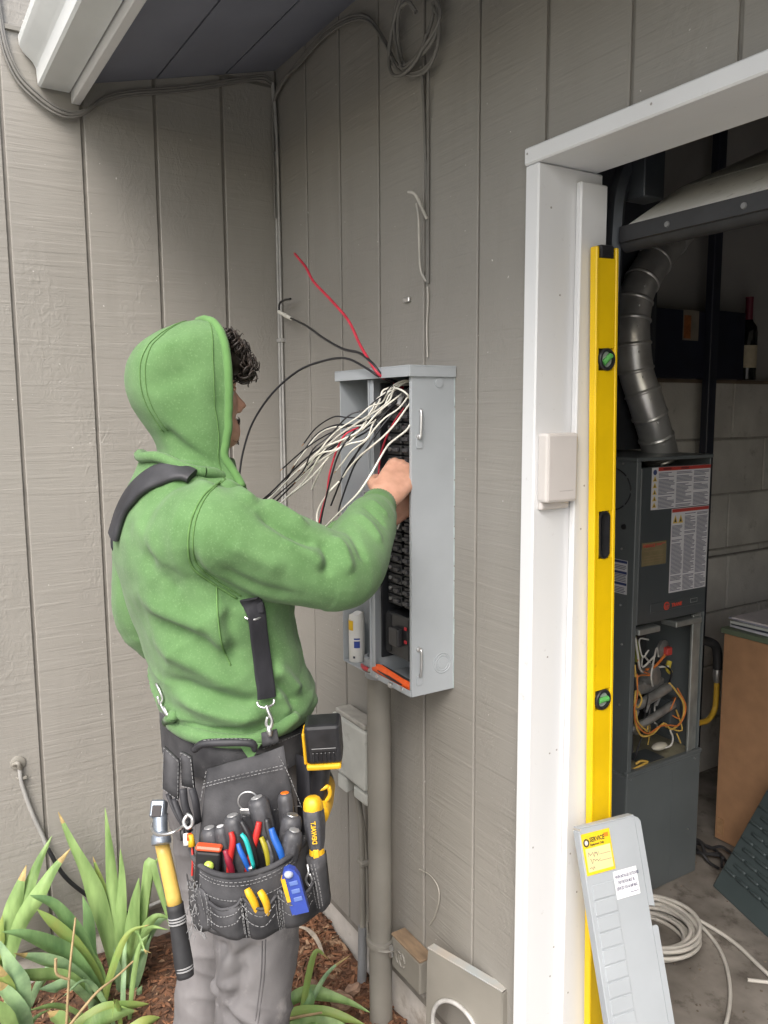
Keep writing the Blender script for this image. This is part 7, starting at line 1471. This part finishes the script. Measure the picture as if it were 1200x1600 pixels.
pliers('wire cutter with yellow centre in the pouch middle', [(1.234,-0.6254,0.8852), (1.2425,-0.6224,0.8723), (1.2466,-0.6199,0.8552), (1.248,-0.6188,0.8348)], [(1.2384,-0.6157,0.8798), (1.2469,-0.6128,0.8669), (1.2498,-0.6122,0.8497), (1.2504,-0.6152,0.8326)], mat('cutter_yellow_green', (0.30, 0.26, 0.02), 0.4), M_GRIP, 0.0055)
pliers('yellow handled pliers standing in the small front pocket', [(1.2926,-0.6758,0.8397), (1.2982,-0.6739,0.8333), (1.3015,-0.667,0.8162), (1.2984,-0.6587,0.7916)], [(1.3037,-0.6586,0.8365), (1.3098,-0.6558,0.8301), (1.3119,-0.6506,0.814), (1.3055,-0.6472,0.7915)], M_YEL, M_YEL, 0.0068)
# small orange torpedo level with green vial
tl = thing('torpedo_level', 'small orange and black level with green vial at left pouch edge', 'level', (1.1836,-0.6989,0.8405), GRP)
Mt = frame_M((1.1856,-0.7026,0.8508), Vector((0.525, 0.851, -0.10)), (0.05, 0.0, 1))
MB().box(-0.020, 0.022, -0.06, 0.012, -0.008, 0.008, 0.004, Mt).build('body', M_BLACK, tl)
MB().box(-0.021, 0.023, 0.0125, 0.021, -0.009, 0.009, 0.003, Mt).build('edge_strip', mat('level_orange_red', (0.55, 0.085, 0.03), 0.4), tl)
MB().ball(Mt @ Vector((0.004, -0.012, 0.009)), (0.009, 0.009, 0.009), None, 12, 8).build('vial', mat('vial_lime', (0.45, 0.60, 0.10), 0.15), tl, True)
# folding utility knife, blue and yellow
uk = thing('utility_knife', 'blue and yellow utility knife in the right front pocket', 'knife', (1.3171,-0.602,0.8212), GRP)
Mk = frame_M((1.3128,-0.6032,0.8294), Vector((0.46, 0.75, 0.22)), Vector((-0.14, -0.21, 0.95)))
kp = [(-0.014, -0.045), (0.014, -0.045), (0.0145, 0.018), (0.010, 0.030), (0.002, 0.036), (-0.008, 0.034), (-0.0145, 0.020)]
MB().poly([Mk @ Vector((x, y, 0.005)) for x, y in kp], (Mk.to_3x3() @ Vector((0, 0, -0.012)))).build('body', mat('knife_blue', (0.03, 0.06, 0.30), 0.4, var=0.1, vscale=60), uk)
MB().poly([Mk @ Vector((x, y, 0.0065)) for x, y in ((-0.0155, -0.02), (-0.0095, -0.02), (-0.0085, 0.020), (-0.0155, 0.021))], (Mk.to_3x3() @ Vector((0, 0, -0.014)))).build('edge_trim', M_YEL, uk)
MB().ball(Mk @ Vector((-0.001, 0.026, 0.0045)), (0.008, 0.008, 0.006), None, 12, 8).build('thumb_button', mat('knife_grey_blue', (0.35, 0.38, 0.48), 0.35), uk, True)
for y_ in (-0.022, -0.008, 0.006): MB().box(-0.004, 0.010, y_, y_ + 0.007, 0.0052, 0.0062, 0.0004, Mk).build('grip_panel', mat('knife_pale_blue', (0.10, 0.16, 0.40), 0.4), uk)
# big yellow-grey screwdriver with lettering in holster
bs = thing('large_screwdriver', 'large yellow and grey screwdriver with yellow lettering in right holster', 'screwdriver', (1.2745,-0.5391,0.7709), GRP)
a, b = Vector((1.2509,-0.5363,0.9415)), Vector((1.2727,-0.5384,0.8262)); ax = (b - a).normalized(); LL = (b - a).length
e1 = (VN - ax * VN.dot(ax)).normalized(); e2 = ax.cross(e1)
def shaped(prof, m, name, par, sq=0.12):
    R_ = [[a + ax * t_ * LL + (e1 * math.cos(2 * math.pi * q / 28) + e2 * math.sin(2 * math.pi * q / 28)) * r * (1 - sq * math.cos(6 * math.pi * q / 28) ** 2) for q in range(28)] for t_, r in prof]
    return MB().rings(R_).build(name, m, par, auto=50)
hb = shaped([(0.16, 0.0165), (0.20, 0.0185), (0.40, 0.0188), (0.62, 0.0160), (0.78, 0.0120), (0.82, 0.0128), (0.90, 0.0165), (0.97, 0.0155), (1.0, 0.010)], M_GRIP, 'grip', bs)
shaped([(0.0, 0.0085), (0.02, 0.0125), (0.08, 0.0165), (0.18, 0.0178), (0.24, 0.0150)], M_YEL, 'yellow_cap', bs, 0.05)
MB().lathe([(-0.0012, 0.0085), (0.001, 0.0105), (0.004, 0.0120)], a + ax * 0.0015, ax, 18).build('end_pad', mat('end_pad_grey', (0.16, 0.16, 0.17), 0.5), bs, auto=40)
shaped([(0.76, 0.0126), (0.80, 0.0134), (0.84, 0.0134)], M_YEL, 'yellow_collar', bs, 0.05)
MB().box(-0.005, 0.005, -0.020, 0.020, 0, 0.002, 0.001, frame_M(a + ax * LL * 0.90 + e1 * 0.0160, e2, -ax)).build('yellow_rib', M_YEL, bs)
text_mb('DEWALT', 0.0110, frame_M(a + ax * LL * 0.64 + e1 * 0.0186 - e2 * 0.004 * (1 if e2.dot(ex) > 0 else -1), -ax, ex if True else e2), 0.0004, sx=0.85).build('lettering', M_YEL, bs)
MB().lathe([(LL, 0.004), (LL + 0.07, 0.004)], a, ax, 10).build('shank', M_STEEL, bs, auto=40)
# key chain with wire nuts
kn_ = thing('key_chain', 'steel clip with coloured wire nuts hanging at the left of the pouch', 'clip', (1.1159,-0.7224,0.8798))
MB().tube([(1.122,-0.7166,0.9023), (1.1321,-0.7109,0.8981), (1.1334,-0.7119,0.8848), (1.1292,-0.7198,0.8805), (1.1233,-0.7232,0.8905), (1.1222,-0.7168,0.9001)], 0.0034, 8, 4).build('ring', M_STEEL, kn_, True)
for (p, q, m_) in (((1.1246,-0.7274,0.8805), (1.1308,-0.7256,0.8617), M_BLACK), ((1.1336,-0.7237,0.8742), (1.1397,-0.7241,0.856), M_CANW), ((1.1413,-0.7172,0.8736), (1.1464,-0.7173,0.8548), M_YEL), ((1.1375,-0.7193,0.8747), (1.1417,-0.7188,0.8648), M_ORANGE)):
    MB().tube([p, q], [0.0045, 0.0065], 8, 1).build('wire_nut', m_, kn_, True)
tube('red_cord', [(1.1418,-0.7159,0.8522), (1.1496,-0.7182,0.8296), (1.1517,-0.7209,0.8044)], 0.0018, M_TRED, kn_, 6)

# ------------------------------------------------------------------ hammer in a steel loop
hm_ = thing('hammer', 'worn steel hammer with yellow and black handle hanging at the hip', 'hammer', (1.1358,-0.7369,0.6057))
A_, B_, C_ = Vector((1.0666,-0.7471,0.8302)), Vector((1.1049,-0.7386,0.7275)), Vector((1.1366,-0.7347,0.6102))
MB().tube([A_, A_.lerp(B_, 0.5), B_], [0.0125, 0.0130, 0.0135], 14, 3, flat=0.85).build('yellow_handle', mat('hammer_yellow', (0.58, 0.38, 0.09), 0.42, var=0.12, vscale=30, dirt=((0.20, 0.15, 0.08), 30, 0.60, 0.5)), hm_, True)
gp = MB().tube([B_ + (A_ - B_).normalized() * 0.004, B_.lerp(C_, 0.3), B_.lerp(C_, 0.8), C_], [0.0155, 0.0150, 0.0170, 0.0150], 16, 4, flat=0.85).build('black_grip', M_RUBBER, hm_, True)
axg = (C_ - B_).normalized()
for t_ in (0.14, 0.18, 0.22, 0.84, 0.88): MB().lathe([(0, 0.0158), (0.0012, 0.0162), (0.0024, 0.0158)], B_.lerp(C_, t_), axg, 16).build('grip_ring', mat('ring_grey', (0.25, 0.25, 0.25), 0.6), gp, True)
hd_t, hd_b = Vector((1.0472,-0.7434,0.8962)), Vector((1.0849,-0.7532,0.8409))
M_HST = mat('worn_hammer_steel', (0.24, 0.27, 0.31), 0.48, 0.75, var=0.25, vscale=30, dirt=((0.20, 0.11, 0.06), 26, 0.58, 0.7))
axh = (hd_b - hd_t).normalized(); LH_ = (hd_b - hd_t).length
MB().lathe([(LH_ * 0.30, 0.013), (LH_ * 0.60, 0.0125), (LH_ * 0.72, 0.0120), (LH_ * 0.80, 0.0165), (LH_ * 0.98, 0.0175), (LH_ * 1.02, 0.016)], hd_t, axh, 20).build('striking_face', M_HST, hm_, auto=40)
Mc = frame_M(hd_t, Vector((0.525, 0.851, 0)), -axh)
MB().box(-0.0130, 0.0130, -LH_ * 0.36, 0.006, -0.013, 0.013, 0.003, Mc).build('claw', M_HST, hm_)
MB().box(-0.0085, 0.0085, -0.024, -0.004, 0.0128, 0.0150, 0.001, Mc).build('claw_slot', mat('claw_dark', (0.035, 0.03, 0.03), 0.7), hm_)
tag(MB().tube([(1.1193,-0.7152,0.8865), (1.1281,-0.7307,0.8831), (1.1291,-0.7491,0.8796), (1.1035,-0.7642,0.8697), (1.0493,-0.7596,0.8552), (1.0222,-0.7462,0.8537), (1.0334,-0.7253,0.8653)], 0.0026, 8, 4).build('hammer_loop', M_STEEL, None, True), 'bent steel wire loop holding the hammer head', 'hammer loop')

# ------------------------------------------------------------------ cordless drill hanging upside down at the front hip
dr = thing('cordless_drill', 'black and yellow cordless drill hanging battery-up at the front hip', 'drill', (1.162,-0.4888,0.8205))
Mb = frame_M((1.166,-0.4691,0.9947), Vector((0.525, 0.851, 0.06)), Vector((0.10, 0.02, 1)))
M_DBLK = mat('drill_black', (0.014, 0.014, 0.016), 0.35, var=0.3, vscale=50, dirt=((0.30, 0.30, 0.30), 70, 0.66, 0.5))
bt_ = MB().box(-0.033, 0.033, -0.036, 0.040, -0.036, 0.020, 0.007, Mb).build('battery', M_DBLK, dr)
for k in range(6): MB().box(-0.021 + k * 0.0075, -0.0175 + k * 0.0075, -0.032, -0.012, 0.0203, 0.0225, 0.0006, Mb).build('rib', M_DBLK, bt_)
MB().box(-0.022, 0.024, -0.010, -0.003, 0.0203, 0.0225, 0.001, Mb).build('latch', M_DBLK, bt_)
MB().box(-0.034, 0.030, -0.048, -0.0365, -0.036, 0.021, 0.004, Mb).build('yellow_base', M_YEL, dr)
MB().box(-0.0385, -0.0335, -0.040, 0.022, -0.030, 0.012, 0.002, Mb).build('yellow_rail', M_YEL, dr)
MB().tube([Mb @ Vector((-0.010, -0.045, -0.005)), Mb @ Vector((-0.016, -0.080, -0.004)), Mb @ Vector((-0.022, -0.115, -0.004))], [0.021, 0.019, 0.020], 14, 4).build('grip', M_DBLK, dr, True)
MB().tube([Mb @ Vector((0.002, -0.088, 0.006)), Mb @ Vector((0.004, -0.104, 0.006)), Mb @ Vector((-0.006, -0.118, 0.006)), Mb @ Vector((-0.022, -0.118, 0.008)), Mb @ Vector((-0.024, -0.098, 0.010)), Mb @ Vector((-0.010, -0.090, 0.010)), Mb @ Vector((0.002, -0.088, 0.006))], 0.0042, 8, 3).build('yellow_trim', M_YEL, dr, True)
MB().tube([Mb @ Vector((-0.020, -0.132, 0.030)), Mb @ Vector((-0.020, -0.135, -0.02)), Mb @ Vector((-0.020, -0.138, -0.085))], [0.020, 0.026, 0.026], 16, 4).build('motor_housing', M_YEL, dr, True)
MB().lathe([(0, 0.020), (0.02, 0.022), (0.045, 0.016), (0.05, 0.010)], Mb @ Vector((-0.020, -0.138, -0.085)), Mb.to_3x3() @ Vector((0, -0.05, -1)), 18).build('chuck', M_DBLK, dr, auto=40)
tag(patch('drill_holster', [(1.102,-0.4967,0.9525), (1.139,-0.4933,0.9568), (1.146,-0.4786,0.9308)], [(1.1199,-0.5031,0.8051), (1.1607,-0.4994,0.7851), (1.1707,-0.4832,0.7849)], M_WEB, None, 4, 6, 0.004, 0.004), 'black webbing holster holding the drill at the front hip', 'holster')
